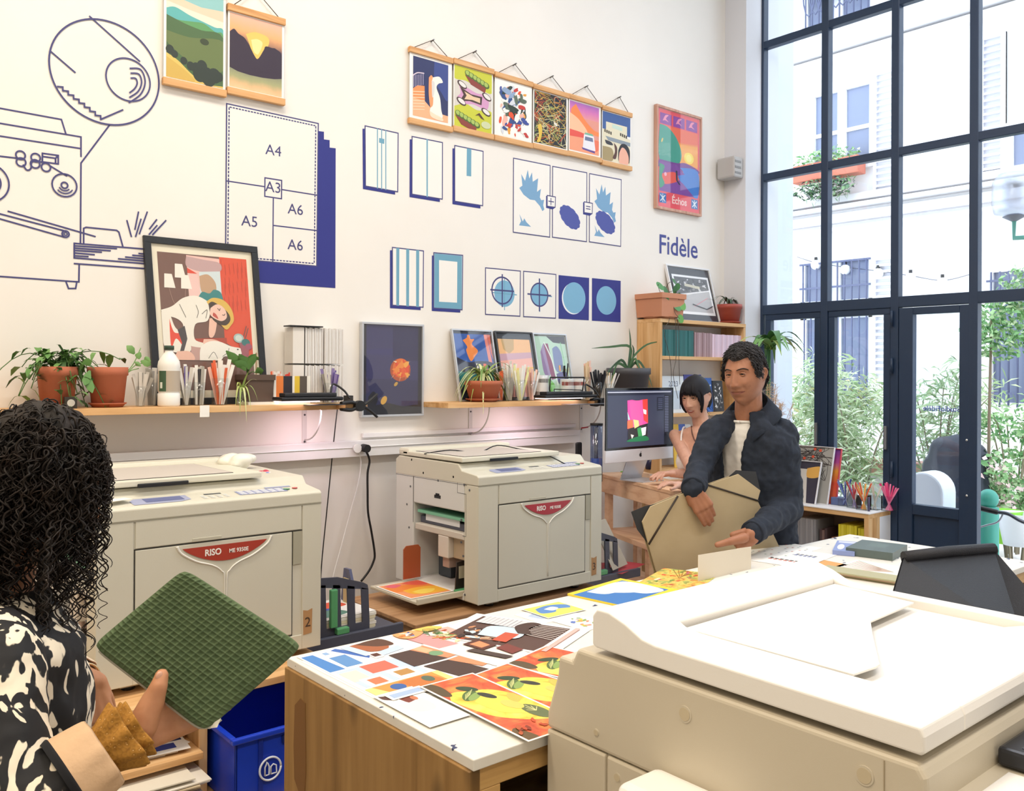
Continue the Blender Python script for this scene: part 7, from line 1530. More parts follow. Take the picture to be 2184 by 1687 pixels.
def face_bits(par, T, sg_name, iris='#3a2a20', brow='#241c18', lipc='#a05c50', browk=1.0, fem=0, smile=0, openm=0, skin=None, gaze=(0, 0), k={}):
    def srf(y, z, off=0):
        # front surface point near (y,z): search the head map
        best = None
        for it in range(2):
            pass
        ph = math.asin(max(min(z/.118, .99), -.99)); th = 0
        for _ in range(14):
            p = head_pt(th, ph, **k); ph += (z-p.z)/.13; th += (y-p.y)/.09
            ph = max(min(ph, 1.5), -1.5); th = max(min(th, 1.5), -1.5)
        p = head_pt(th, ph, **k); n = (p-Vector((0, 0, p.z*.6))).normalized(); return T@(p+n*off)
    R3 = T.to_3x3()
    for sg in (-1, 1):
        c = head_pt(0, .11, **k); ey, ez = .0290*sg, .012; p = Vector((.0750-.001*smile, ey, ez))
        e = B().ell(T@p, (.0104, .0102, .0080), M('#cfc4bb', .4), R3, 20, 12); e = e.build('eye', par, w=True)
        d = Vector((1, gaze[0], gaze[1])).normalized(); q = p+Vector((d.x*.0112, d.y*.0112, d.z*.0084))
        yv = Vector((-d.y, d.x, 0)).normalized(); zv = d.cross(yv)
        B().poly([T@(q-d*.0008+yv*.0056*math.cos(t)+zv*.0056*math.sin(t)) for t in [2*PI*i/16 for i in range(16)]], M(iris, .2)).poly([T@(q-d*.0001+yv*.0026*math.cos(t)+zv*.0026*math.sin(t)) for t in [2*PI*i/12 for i in range(12)]], M('#08080a', .15)).build('iris', e, w=True)
        lo = .0012 if smile else .003
        up_ = [srf(ey+dy*sg, ez+dz, .0012) for dy, dz in ((-.015, -.002), (-.008, lo+.001), (0, lo+.0028), (.008, lo+.001), (.0155, -.0015))]
        up_ = [T@(p+Vector((math.sqrt(max(.0118**2-(dy*.75)**2, 1e-6)), dy*sg, dz))) for dy, dz in ((-.0125, -.0015), (-.0075, lo), (0, lo+.0022), (.0075, lo), (.0125, -.001))]
        B().tube([v+R3@Vector((0, 0, .0022)) for v in spline(up_, 4)], .0034, skin, 8, rs=[.0012+.0024*math.sin(PI*i/16)**.6 for i in range(17)]).build('eyelid', par, w=True)
        B().tube([v+R3@Vector((.0024, 0, -.0012)) for v in spline(up_, 4)], .0011, M('#1c1512'), 6).build('lashes', par, w=True)
        lw_ = [T@(p+Vector((math.sqrt(max(.0118**2-(dy*.75)**2, 1e-6))-.0004, dy*sg, dz))) for dy, dz in ((-.0125, -.0015), (-.006, -.0058), (.002, -.0064), (.008, -.0045), (.0125, -.001))]
        B().tube(spline(lw_, 4), .0029, skin, 8, rs=[.0010+.0020*math.sin(PI*i/16)**.6 for i in range(17)]).build('eyelid', par, w=True)
        br = spline([srf(ey+dy*sg, .0305+dz, .0012) for dy, dz in ((-.018, -.003), (-.008, .001), (.004, .0035), (.014, .0015), (.022, -.004))], 4); n = len(br)
        B().tube(br, .003, M(brow, .8), 8, flat=.5, rs=[.0036*browk*(math.sin(PI*(i+1.2)/(n+1.6))**.5) for i in range(n)]).build('eyebrow', par, w=True)
    L = B(); w_ = .025+.006*smile; lift = .004*smile; N_ = 12
    def lipline(f): return [srf(-w_+2*w_*i/N_, -.0625+f(i/N_)+lift*(2*abs(i/N_-.5))**2, .0008) for i in range(N_+1)]
    sm_ = lambda t: math.sin(PI*t)**.7
    up0, up1 = lipline(lambda t: .0006+openm*.5*sm_(t)), lipline(lambda t: .0006+(.0062-.002*smile)*sm_(t)-.0014*math.exp(-((t-.5)/.08)**2)); lo0, lo1 = lipline(lambda t: -.0006-openm*sm_(t)), lipline(lambda t: -.0006-(.0085-.003*smile)*sm_(t)-openm*sm_(t))
    for a_, b_ in ((up0, up1), (lo1, lo0)):
        o = R3@Vector((.0012, 0, 0)); vs = [p for p in a_]+[a.lerp(c, .5)+o for a, c in zip(a_, b_)]+[p for p in b_]; n = N_+1
        L.add(vs, [(r_*n+i, r_*n+i+1, (r_+1)*n+i+1, (r_+1)*n+i) for r_ in range(2) for i in range(N_)], M(lipc, .45), True)
    L.build('lips', par, w=True)
    if openm > .001: 
        te = [a.lerp(c, .3) for a, c in zip(up0, lo0)]; B().add(up0[2:-2]+[a.lerp(c, .65)+R3@Vector((-.001, 0, 0)) for a, c in zip(up0, lo0)][2:-2], [(i, i+1, N_-3+i+1, N_-3+i) for i in range(N_-4)], M('#ece4dc', .3), True).build('teeth', par, w=True)
    else: B().tube(lipline(lambda t: 0.0), .0007, M('#5c2c28'), 5).build('mouth_line', par, w=True)
def hand(b, W, F, N, side, m, s=1.0, curl=(.5, .6, .6, .6), spread=.05, thumb=(.75, .55, .25), tcurl=.3, tlen=1.0, bend=(1.0, 1.0, .8)):
    """W wrist, F finger direction, N palm normal (towards what is held), side: +1/-1 thumb side along N x F"""
    F = Vector(F).normalized(); N = Vector(N); N = (N-F*N.dot(F)).normalized(); S = N.cross(F)*side
    for k, (o0, r0_, o1, r1_) in enumerate(((-.018, .019, -.030, .0135), (-.004, .020, -.010, .0145), (.006, .020, .010, .0145), (.016, .019, .029, .0135))):
        b.cap(W+S*o0*s, W+F*.080*s+S*o1*s, r0_*s*.85, r1_*s, m, 12, 4)
    b.cap(W+S*.020*s+F*.01*s, W+S*.030*s+F*.045*s+N*.008*s, .019*s, .016*s, m)
    tips = []
    for i, (o, L, r_) in enumerate(((.030, .072, .0092), (.010, .081, .0095), (-.010, .075, .0090), (-.029, .060, .0080))):
        p = W+F*.082*s+S*o*s; d = (F+S*(o/.03)*spread).normalized(); c = curl[i]; ax = d.cross(N).normalized()
        q = p-F*.006*s; rr = r_*s*1.1
        for j, fr in enumerate((.46, .30, .24)):
            d = Matrix.Rotation(c*bend[j], 3, ax)@d; e = q+d*L*fr*s; b.cap(q, e, rr, rr*.92, m, 12, 3); q = e; rr *= .92
        tips.append((q, d, rr))
    p = W+F*.022*s+S*.028*s+N*.006*s; d = (F*thumb[0]+S*thumb[1]+N*thumb[2]).normalized(); ax = d.cross(-S if True else N).normalized(); rr = .0135*s
    for j, L in enumerate((.042, .034, .028)):
        e = p+d*L*s*tlen; b.cap(p, e, rr, rr*.87, m, 12, 4); p = e; rr *= .88; d = (Matrix.Rotation(tcurl*.5, 3, d.cross(F*.7-S).normalized())@d).normalized()
    return tips, (p, d, rr)
def Tm_(loc, yaw_, pitch=0, roll=0, s=1.0):
    return Matrix.Translation(loc)@Matrix.Rotation(yaw_, 4, 'Z')@Matrix.Rotation(pitch, 4, 'Y')@Matrix.Rotation(roll, 4, 'X')@Matrix.Scale(s, 4)
def oval(c, ang, w_, d_, z, n=36, a0=0, a1=2*PI, lean_=(0, 0)):
    """points round an oval: angle 0 = forward"""
    f = Vector((math.cos(ang), math.sin(ang), 0)); l = Vector((-math.sin(ang), math.cos(ang), 0)); out = []
    for i in range(n):
        t = a0+(a1-a0)*i/(n if abs(a1-a0-2*PI) < 1e-6 else max(n-1, 1)); out.append(Vector((c[0], c[1], z))+f*(d_*math.cos(t)+lean_[0])+l*(w_*math.sin(t)+lean_[1]))
    return out
def cloth_tex(name, size): 
    t = bpy.data.textures.new(name, 'CLOUDS'); t.noise_scale = size; t.noise_depth = 2; return t
FOLD = cloth_tex('folds', .07); FOLD2 = cloth_tex('folds_fine', .035)
def REM(v, it=3, disp=.0, tex=None):
    m = REMESH(v, it)
    if disp: m = m+[('DISPLACE', dict(strength=disp, mid_level=.5, texture=tex or FOLD, texture_coords='GLOBAL'))]
    return m
def skinm(name, a, b_, c):
    m = MN(name, [(.3, a), (.6, b_), (.85, c)], scale=30, detail=5, rough=.48, bump=.06, spec=.4)
    bs = m.node_tree.nodes['Principled BSDF']; bs.inputs['Subsurface Weight'].default_value = .12; bs.inputs['Subsurface Radius'].default_value = (.02, .008, .004); bs.inputs['Subsurface Scale'].default_value = .5
    return m
# ---------------------------------------------------------------- man with portfolio
SK1 = skinm('skin_tan', '#a26e55', '#ad795e', '#96634b')
HC = dep(1589, 802, 3.78); HA = math.radians(189); BA = math.radians(188); pc_ = dep(1603, 1000, 3.86)
man = thing('person', 'smiling man in a dark navy jacket and white t-shirt holding a large beige portfolio', 'person', (pc_.x, pc_.y, 0))
TH = Tm_(HC, HA, math.radians(4), math.radians(3), 1.04)
KM = dict(fem=0, smile=1, jaw=.85)
b = B(); head_mesh(b, TH, SK1, **KM); ear(b, TH, SK1, 1); ear(b, TH, SK1, -1)
C0 = Vector((pc_.x, pc_.y, 0)); nb = C0+Vector((math.cos(BA)*.03, math.sin(BA)*.03, 1.44)); 
b.cap(nb+Vector((0, 0, -.03)), TH@Vector((-.022, 0, -.06)), .062, .056, SK1); b.cap(TH@Vector((-.01, 0, -.07)), TH@Vector((.02, 0, -.085)), .05, .035, SK1)
b.loft([oval(C0, BA, w_, d_, z) for z, w_, d_ in ((.82, .14, .09), (1.0, .14, .09), (1.25, .16, .095), (1.38, .15, .085), (1.45, .07, .06))], SK1)
shR, elR, wrR = dep(1522, 922, 3.76), dep(1490, 1002, 3.66), dep(1478, 1042, 3.46)     # his right arm (image left)
shL, elL, wrL = dep(1668, 925, 3.80), dep(1682, 1082, 3.74), dep(1602, 1138, 3.42)     # his left arm
for s_, e_, w_ in ((shR, elR, wrR), (shL, elL, wrL)): b.cap(s_, e_, .042, .036, SK1); b.cap(e_, w_, .036, .026, SK1)
hand(b, wrR-UP*.004, -UP*.75+RT*.42+FW*.05-FW*.12, FW, 1, SK1, 1.0, curl=(.16, .18, .2, .24), spread=-.04, thumb=(.5, .3, .9), tcurl=.1)
hand(b, wrL+RT*.012, -RT*.80-UP*.42+FW*.2, FW*.9-UP*.3, -1, SK1, .95, curl=(1.15, 1.2, 1.25, 1.3), spread=.02, thumb=(1.0, .10, .1), tcurl=0, tlen=.3)
b.cap(dep(1587, 1147, 3.39), dep(1556, 1155, 3.37), .020, .0155, SK1); b.cap(dep(1556, 1155, 3.37), dep(1530, 1162, 3.365), .0145, .0115, SK1)
fx = Vector((math.cos(BA), math.sin(BA), 0)); lx = Vector((-math.sin(BA), math.cos(BA), 0))
for sg in (-1, 1):
    hp = C0+lx*.09*sg+Vector((0, 0, .88)); kn = C0+lx*.10*sg+fx*.03+Vector((0, 0, .48)); an = C0+lx*.10*sg+Vector((0, 0, .08))
    b.cap(hp, kn, .075, .052, SK1); b.cap(kn, an, .05, .035, SK1); b.cap(an+Vector((0, 0, -.03)), an+fx*.15+Vector((0, 0, -.045)), .038, .03, SK1)
b.build('body', man, w=True, mods=REM(.0038, 2))
face_bits(man, TH, 'm', iris='#3a2618', brow='#241d1a', lipc='#8f5048', browk=1.35, smile=1, skin=SK1, gaze=(.12, -.05), k=KM)
# hair: cap plus locks
HB = M('#282528', .6)
def hair_short(par, T, seed, name='hair'):
    rnd = random.Random(seed); b = B(); NT, NP = 64, 40; rings = []
    def off(th, ph):
        p = head_pt(th, ph); zl = .070-.006*math.cos(abs(th)*4) if abs(th) < .8 else .074-.085*smooth(.8, 1.18, abs(th))
        if abs(th) > 1.42: zl = -.011+.047*smooth(1.42, 1.52, abs(th))-.060*smooth(1.92, 2.05, abs(th))-.03*smooth(2.05, 2.5, abs(th))
        return p, zl
    for i in range(NP+1):
        ph = -.75+(PI/2+.74)*i/NP; ring = []
        for j in range(NT):
            th = -PI+2*PI*j/NT; p, zl = off(th, ph); k = smooth(zl-.006, zl+.012, p.z); n = Vector((p.x, p.y, p.z*.9)).normalized()
            nz = noise.noise(Vector((p.x*38, p.y*38, p.z*38))); h = .008+.007*smooth(.05, .11, p.z)+.007*smooth(.02, .07, p.x)*smooth(.05, .1, p.z)+.007*nz
            ring.append(T@(p+n*(h*k-.006*(1-k))))
        rings.append(ring)
    b.loft(rings, HB)
    b.build(name, par, w=True)
    s = B()
    for i in range(2600):
        th = rnd.uniform(-PI, PI); ph = math.asin(rnd.uniform(-.45, 1)); p, zl = off(th, ph)
        if p.z < zl+.003: continue
        n = Vector((p.x, p.y, p.z*.9)).normalized(); top = smooth(.05, .1, p.z)
        fl_ = (Vector((.3, -.5, .25)) if top > .4 else Vector((-.6, 0, -.7)))+Vector((rnd.gauss(0, .3), rnd.gauss(0, .35), rnd.gauss(0, .25)))
        fl_ = (fl_-n*fl_.dot(n)*.8).normalized(); L = .024+.014*top
        q = p+n*(.009+.008*top+rnd.uniform(-.002, .006)); s.tube([T@(q-fl_*L*.5-n*.003), T@(q+n*.003), T@(q+fl_*L*.5-n*.002)], .0021, HB, 4, .0008, cap=False)
    s.build('hair_locks', par, w=True)
hair_short(man, TH, 4)
# t-shirt
TS = MN('tshirt', [(.3, '#eeeae4'), (.7, '#f6f3ee')], scale=14, rough=.85, bump=.15)
b = B(); b.loft([oval(C0, BA, w_, d_, z, lean_=(.034*smooth(1.3, 1.46, z), 0)) for z, w_, d_ in ((.86, .165, .118), (1.0, .165, .118), (1.2, .175, .124), (1.34, .178, .118), (1.40, .14, .098), (1.432, .088, .082), (1.452, .078, .075), (1.456, .066, .064))], TS)
b.build('tshirt', man, w=True, mods=REM(.006, 1, .010, FOLD2))
nk = B(); nk.tube(oval(C0+fx*.036, BA, .077, .074, 1.452, 40)+[oval(C0+fx*.036, BA, .077, .074, 1.452, 40)[0]], .006, TS, 8); nk.build('neckband', man, w=True)
# jacket
JK = MN('navy_jacket', [(.3, '#171f2d'), (.6, '#1d2636'), (.8, '#252f40')], scale=45, rough=.85, bump=.3)
b = B(); rings = []
for z, w_, d_, op in ((.80, .205, .150, .30), (.9, .205, .148, .30), (1.0, .20, .142, .28), (1.12, .202, .142, .27), (1.24, .212, .146, .27), (1.33, .215, .142, .30), (1.39, .198, .126, .42), (1.43, .155, .108, .58), (1.462, .115, .094, .68), (1.495, .092, .086, .80)):
    op *= .8; ln_ = (.034*smooth(1.3, 1.46, z), 0); o = oval(C0, BA, w_, d_, z, 40, op-.12, 2*PI-op-.12, ln_); i_ = oval(C0, BA, w_-.018, d_-.018, z, 40, op-.12, 2*PI-op-.12, ln_); rings.append(o+i_[::-1])
b.loft(rings, JK, smooth=True)
for s_, e_, w_, r0_, r1_, r2_ in ((shR, elR, wrR, .060, .056, .050), (shL, elL, wrL, .066, .064, .050)):
    d = (e_-s_); b.cap(s_+(C0+Vector((0, 0, s_.z))-s_)*.12, s_, r0_*.98, r0_, JK); b.cap(s_, e_, r0_, r1_, JK, 18, 5); w2 = e_.lerp(w_, .93); b.cap(e_, w2, r1_, r2_*.9, JK, 18, 5)
for sg, s_ in ((-1, shR), (1, shL)): b.cap(C0+lx*.052*sg-fx*.02+Vector((0, 0, 1.478)), s_+Vector((0, 0, .004)), .026, .060, JK)
b.build('jacket', man, w=True, mods=REM(.0075, 3, .020, FOLD)+[('DISPLACE', dict(strength=.008, mid_level=.5, texture=FOLD2, texture_coords='GLOBAL'))])
for e_, w_ in ((elR, wrR), (elL, wrL)):
    d = (w_-e_).normalized(); q = e_.lerp(w_, .94); c = B(); c.tube([q-d*.022, q+d*.016], .048, JK, 24); c.build('cuff', man, w=True, bevel=.004)
# collar wings
def collar(sg):
    c = B(); n = 9; A_ = []; O_ = []
    for i in range(n):
        t = (.62+(PI-.62)*(1-i/(n-1)))*sg
        k = i/(n-1); inn = oval(C0+fx*.030, BA, .080, .078, 1.578-.112*k**1.3, 1, t, t+.001)[0]; out = oval(C0+fx*.026, BA, .130+.014*k, .116+.030*k, 1.508-.140*k**2, 1, t*(1-.10*k*k), t+.001)[0]
        A_.append(inn); O_.append(out)
    th = Vector((0, 0, .009)); vs = A_+O_+[p+th for p in A_]+[p+th+(p-C0-Vector((0, 0, p.z))).normalized()*.004 for p in O_]
    fs = [(i, i+1, n+i+1, n+i) for i in range(n-1)]+[(2*n+i, 3*n+i, 3*n+i+1, 2*n+i+1) for i in range(n-1)]+[(n+i, n+i+1, 3*n+i+1, 3*n+i) for i in range(n-1)]+[(i+1, i, 2*n+i, 2*n+i+1) for i in range(n-1)]+[(n-1, 2*n-1, 4*n-1, 3*n-1)]
    c.add(vs, fs, JK, True); c.build('collar', man, w=True)
collar(1); collar(-1)
for z in (1.16, 1.02): q = oval(C0, BA, .204, .152, z, 1, -.36, -.35)[0]; B().cyl(q, q+fx*.004, .007, M('#7c4c3c', .4, .5), 14).build('button', man, w=True)
b = B()
for sg in (-1, 1):
    hp = C0+lx*.095*sg+Vector((0, 0, .90)); kn = C0+lx*.10*sg+fx*.03+Vector((0, 0, .48)); an = C0+lx*.10*sg+Vector((0, 0, .10)); b.cap(hp, kn, .10, .075, M('#2a2d36', .8)); b.cap(kn, an, .072, .06, M('#2a2d36', .8))
b.loft([oval(C0, BA, .17, .12, z) for z in (.78, .98)], M('#2a2d36', .8)); b.build('trousers', man, w=True, mods=REM(.01, 2))
for sg in (-1, 1):
    an = C0+lx*.10*sg; B().cap(an+Vector((0, 0, .045))-fx*.03, an+fx*.17+Vector((0, 0, .035)), .046, .036, M('#e4e2de', .5)).build('shoe', man, w=True)
# portfolio: lies in one plane in front of him
pn = Vector((-.25, -1, .06)).normalized(); p0 = dep(1500, 1100, 3.50)
PF = lambda x, y: atp(x, y, p0, pn)
pf = thing('portfolio', 'large beige card portfolio with dark elastic corners held by the man', 'portfolio', PF(1540, 1150))
out = [(1370, 1113), (1388, 1080), (1437, 1060), (1575, 1011), (1622, 1046), (1616, 1068), (1690, 1225), (1640, 1290), (1430, 1290), (1400, 1218), (1383, 1160)]
BG = MN('portfolio_card', [(.3, '#b8a582'), (.7, '#c4b28f')], scale=6, rough=.7)
B().prism([PF(*q) for q in out], -pn*.006, BG).build('front_cover', pf, w=True, bevel=.001)
for k_, q_ in enumerate(([(1349, 1092), (1378, 1080), (1440, 1066), (1480, 1120), (1400, 1180), (1362, 1130)], [(1560, 1015), (1574, 1003), (1616, 1006), (1626, 1050), (1600, 1075), (1560, 1060)])):
    B().prism([PF(*q) for q in q_], -pn*.002, M('#2e3034', .7), False).build('inner_flap', pf, w=True, T=Matrix.Translation(-pn*(.008+.0025*k_)))
B().prism([PF(*q) for q in out], -pn*.005, BG).build('back_cover', pf, w=True, T=Matrix.Translation(-pn*.016))
for a_, c_ in (((1445, 1058), (1383, 1161)), ((1508, 1034), (1617, 1068))): B().tube([PF(*a_)+pn*.002, PF(*c_)+pn*.002], .004, M('#3a3028', .7), 6).build('elastic', pf, w=True)
# ---------------------------------------------------------------- woman at the desk
SK2 = skinm('skin_fair', '#c99a84', '#d3a58f', '#c08c76')
HC2 = dep(1484, 849, 5.12); HA2 = math.radians(191); BA2 = math.radians(200); wc_ = dep(1497, 1000, 5.14); C2 = Vector((wc_.x, wc_.y, 0))
wo = thing('person', 'dark-haired woman with a fringe in a white strappy top standing at the desk', 'person', C2)
T2 = Tm_(HC2, HA2, math.radians(8), math.radians(2), .98); KW = dict(fem=1, smile=0, jaw=1.1)
f2 = Vector((math.cos(BA2), math.sin(BA2), 0)); l2 = Vector((-math.sin(BA2), math.cos(BA2), 0))
b = B(); head_mesh(b, T2, SK2, **KW); ear(b, T2, SK2, 1); ear(b, T2, SK2, -1)
nz_ = 1.335
b.cap(C2+Vector((0, 0, nz_)), T2@Vector((-.02, 0, -.06)), .050, .045, SK2); b.cap(T2@Vector((-.01, 0, -.07)), T2@Vector((.02, 0, -.088)), .042, .03, SK2)
tors = ((.80, .165, .11), (.92, .14, .10), (1.02, .125, .092), (1.12, .135, .10), (1.20, .148, .105), (1.27, .155, .09), (1.32, .14, .075), (1.35, .07, .055))
b.loft([oval(C2, BA2, w_, d_, z) for z, w_, d_ in tors], SK2)
for sg in (-1, 1): b.ell(C2+f2*.075+l2*.062*sg+Vector((0, 0, 1.16)), (.058, .062, .060), SK2)
sR, eR, wR = C2+l2*.165+Vector((0, 0, 1.30)), dep(1478, 1030, 4.98), dep(1440, 1024, 4.72)
sL, eL, wL = C2-l2*.165+Vector((0, 0, 1.30)), dep(1490, 1040, 4.72), dep(1447, 1032, 4.55)
sR, sL = C2-l2*.165+Vector((0, 0, 1.295)), C2+l2*.165+Vector((0, 0, 1.295))
hd = lambda p: p
arms = ((sL, dep(1462, 1010, 5.1), dep(1432, 1010, 4.92), (1391, 1014)), (sR, dep(1498, 1048, 4.72), dep(1446, 1034, 4.62), (1396, 1030)))
for k_, (s_, e_, w_, tip) in enumerate(arms):
    b.cap(s_, e_, .036, .030, SK2); b.cap(e_, w_, .030, .021, SK2); tp = dep(tip[0], tip[1]-4, (w_-CAMO).dot(FW)-.08)
    hand(b, w_, (tp-w_), Vector((0, 0, -1))+f2*.2, 1 if k_ == 0 else -1, SK2, .9, curl=(.22, .3, .36, .42), spread=.10, thumb=(.8, .5, .3))
for sg in (-1, 1):
    hp = C2+l2*.08*sg+Vector((0, 0, .82)); kn = C2+l2*.08*sg+f2*.02+Vector((0, 0, .45)); an = C2+l2*.08*sg+Vector((0, 0, .08)); b.cap(hp, kn, .075, .05, SK2); b.cap(kn, an, .048, .032, SK2); b.cap(an+Vector((0, 0, -.035)), an+f2*.13+Vector((0, 0, -.05)), .032, .026, SK2)
b.build('body', wo, w=True, mods=REM(.004, 2))
face_bits(wo, T2, 'w', iris='#33241c', brow='#231b19', lipc='#a0524e', browk=.9, fem=1, openm=.0035, skin=SK2, gaze=(.1, -.15), k=KW)
HB2 = M('#15131a', .55, spec=.3)
b = B(); rings = []; NT, NP = 64, 40
for i in range(NP+1):
    ph = -.9+(PI/2+.89)*i/NP; ring = []
    for j in range(NT):
        th = -PI+2*PI*j/NT; p = head_pt(th, ph, **KW); a = abs(th)
        zl = .038 if a < .85 else .038-.115*smooth(.85, 1.02, a)
        if 1.15 < a < 1.85: zl = .030-.02*abs(a-1.5)
        if a >= 1.85: zl = -.055
        k = smooth(zl-.008, zl+.006, p.z); n = Vector((p.x, p.y, p.z)).normalized(); h = .014+.006*smooth(.03, .1, p.z)+.004*smooth(2, 3, a)
        ring.append(T2@(p+n*(h*k-.006*(1-k))))
    rings.append(ring)
b.loft(rings, HB2); b.build('hair', wo, w=True)
b = B(); rnd = random.Random(8)
for i in range(170):   # fringe and long side strands
    th = rnd.uniform(-.95, .95); a = abs(th); top = head_pt(th*.8, 1.05, **KW); L = .028 if a < .55 else (.030-.05*(a-.55)/.4); mid = head_pt(th, .55, **KW)
    if a < .55: ez = .031+rnd.uniform(-.008, .006)+.016*math.exp(-((th+.18)/.12)**2)
    else: ez = .026-.075*smooth(.6, .95, a)+rnd.uniform(-.008, .008)
    e = Vector((math.sqrt(max(.098**2-(math.sin(th)*.085)**2, 0))*(1.03 if a < .7 else 1.0), math.sin(th)*.087, ez)); e.y *= 1.0
    b.tube([T2@(p_) for p_ in bez(top*1.13, mid*1.26+Vector((.004, 0, .01)), e+Vector((.004, 0, 0)), 7)], .0030, HB2, 5, .0012)
b.build('fringe', wo, w=True)
b = B(); q = T2@Vector((-.105, 0, -.035)); b.ell(q, (.035, .03, .03), HB2)
for i in range(26):
    a = rnd.uniform(0, 6.28); e = q+Vector((rnd.gauss(0, .03), rnd.gauss(0, .03), -rnd.uniform(.03, .09))); b.tube(bez(q, q+Vector((math.cos(a)*.03, math.sin(a)*.03, 0)), e, 5), .0022, HB2, 4, .0008)
b.build('low_bun', wo, w=True)
TW2 = MN('white_knit', [(.3, '#f0e9e6'), (.7, '#f8f4f2')], scale=40, rough=.85, bump=.3)
b = B()
for (z, w_, d_) in (): pass
b.loft([oval(C2, BA2, w_+.006, d_+.008, z) for z, w_, d_ in ((.84, .158, .108), (.92, .142, .104), (1.02, .128, .097), (1.12, .138, .105), (1.175, .145, .110), (1.19, .14, .100))], TW2)
for sg in (-1, 1): b.ell(C2+f2*.078+l2*.062*sg+Vector((0, 0, 1.148)), (.064, .068, .062), TW2)
b.build('strappy_top', wo, w=True, mods=REM(.006, 2, .006, FOLD2))
for sg in (-1, 1):
    pts = [C2+f2*.115+l2*.075*sg+Vector((0, 0, 1.20)), C2+f2*.098+l2*.092*sg+Vector((0, 0, 1.255)), C2+f2*.06+l2*.102*sg+Vector((0, 0, 1.315)), C2+l2*.104*sg+Vector((0, 0, 1.345)), C2-f2*.07+l2*.09*sg+Vector((0, 0, 1.28))]
    B().tube(spline(pts, 5), .0055, TW2, 8, flat=.5).build('strap', wo, w=True)
n0 = [C2+f2*.035+l2*.052+Vector((0, 0, 1.352)), C2+f2*.085+l2*.03+Vector((0, 0, 1.31)), C2+f2*.107+Vector((0, 0, 1.27)), C2+f2*.085-l2*.03+Vector((0, 0, 1.31)), C2+f2*.035-l2*.052+Vector((0, 0, 1.352))]
b = B()
for p in spline(n0, 12): b.ell(p, (.0042, .0042, .0042), M('#6b4a40', .35, .4), None, 8, 6)
b.build('bead_necklace', wo, w=True)
b = B()
for sg in (-1, 1): b.cap(C2+l2*.085*sg+Vector((0, 0, .84)), C2+l2*.085*sg+Vector((0, 0, .12)), .09, .07, M('#4c5a72', .8))
b.loft([oval(C2, BA2, .172, .125, .76), oval(C2, BA2, .16, .12, .9)], M('#4c5a72', .8)); b.build('trousers', wo, w=True, mods=REM(.01, 2))
for sg in (-1, 1): B().cap(C2+l2*.08*sg+Vector((0, 0, .04)), C2+l2*.08*sg+f2*.14+Vector((0, 0, .035)), .04, .032, M('#2c2c30')).build('shoe', wo, w=True)
# ---------------------------------------------------------------- woman with curly hair in the foreground
SK3 = skinm('skin_warm', '#b9805c', '#c68e6a', '#b0754f')
FA3 = math.atan2((RT*.86+FW*.5).y, (RT*.86+FW*.5).x); f3 = Vector((math.cos(FA3), math.sin(FA3), 0)); l3 = Vector((-math.sin(FA3), math.cos(FA3), 0))
HC3 = dep(86, 1040, 1.54); tc = dep(-14, 1480, 1.46); C3 = Vector((tc.x, tc.y, 0))
w3 = thing('person', 'woman with long dark curls in a black and cream jacket holding up a green pouch', 'person', C3)
T3 = Tm_(HC3, FA3, math.radians(24), 0, 1.0)
b = B(); head_mesh(b, T3, SK3, fem=1, smile=0, jaw=1.1); ear(b, T3, SK3, 1); ear(b, T3, SK3, -1)
sz3 = dep(40, 1290, 1.45).z
b.cap(C3+f3*.0+Vector((0, 0, sz3-.02)), T3@Vector((-.02, 0, -.06)), .055, .048, SK3); b.cap(T3@Vector((-.01, 0, -.07)), T3@Vector((.02, 0, -.088)), .042, .03, SK3)
b.loft([oval(C3, FA3, w_, d_, z) for z, w_, d_ in ((.78, .15, .11), (.95, .13, .095), (1.12, .145, .10), (sz3-.04, .15, .085), (sz3, .07, .06))], SK3)
shN, elN, wrN = C3-l3*.17+Vector((0, 0, sz3-.05)), dep(15, 1755, 1.20), dep(292, 1552, 1.31)
shF, elF, wrF = C3+l3*.17+Vector((0, 0, sz3-.05)), dep(120, 1330, 1.66), dep(186, 1452, 1.60)
elF = dep(110, 1420, 1.70)
for s_, e_, w_ in ((shN, elN, wrN), (shF, elF, wrF)): b.cap(s_, e_, .042, .034, SK3); b.cap(e_, w_, .034, .0225, SK3)
# near hand: grips the pouch edge, thumb up on the front
Fd = (RT*.72+UP*.22+FW*.62).normalized()
tN = dep(345, 1440, 1.325)
hand(b, wrN+FW*.032-UP*.014+RT*.004, (Fd+FW*.28).normalized(), -FW, 1, SK3, .92, curl=(.10, .10, .12, .15), spread=.03, thumb=(.5, .3, .3), tcurl=0, tlen=.05)
tb0 = wrN+Fd*.045-FW*.012+UP*.008
b.cap(wrN+Fd*.01-FW*.006, dep(327, 1492, 1.318), .023, .0175, SK3); b.cap(dep(327, 1492, 1.318), dep(338, 1465, 1.318), .0165, .0135, SK3); b.cap(dep(338, 1465, 1.318), dep(345, 1441, 1.326), .0130, .0105, SK3)
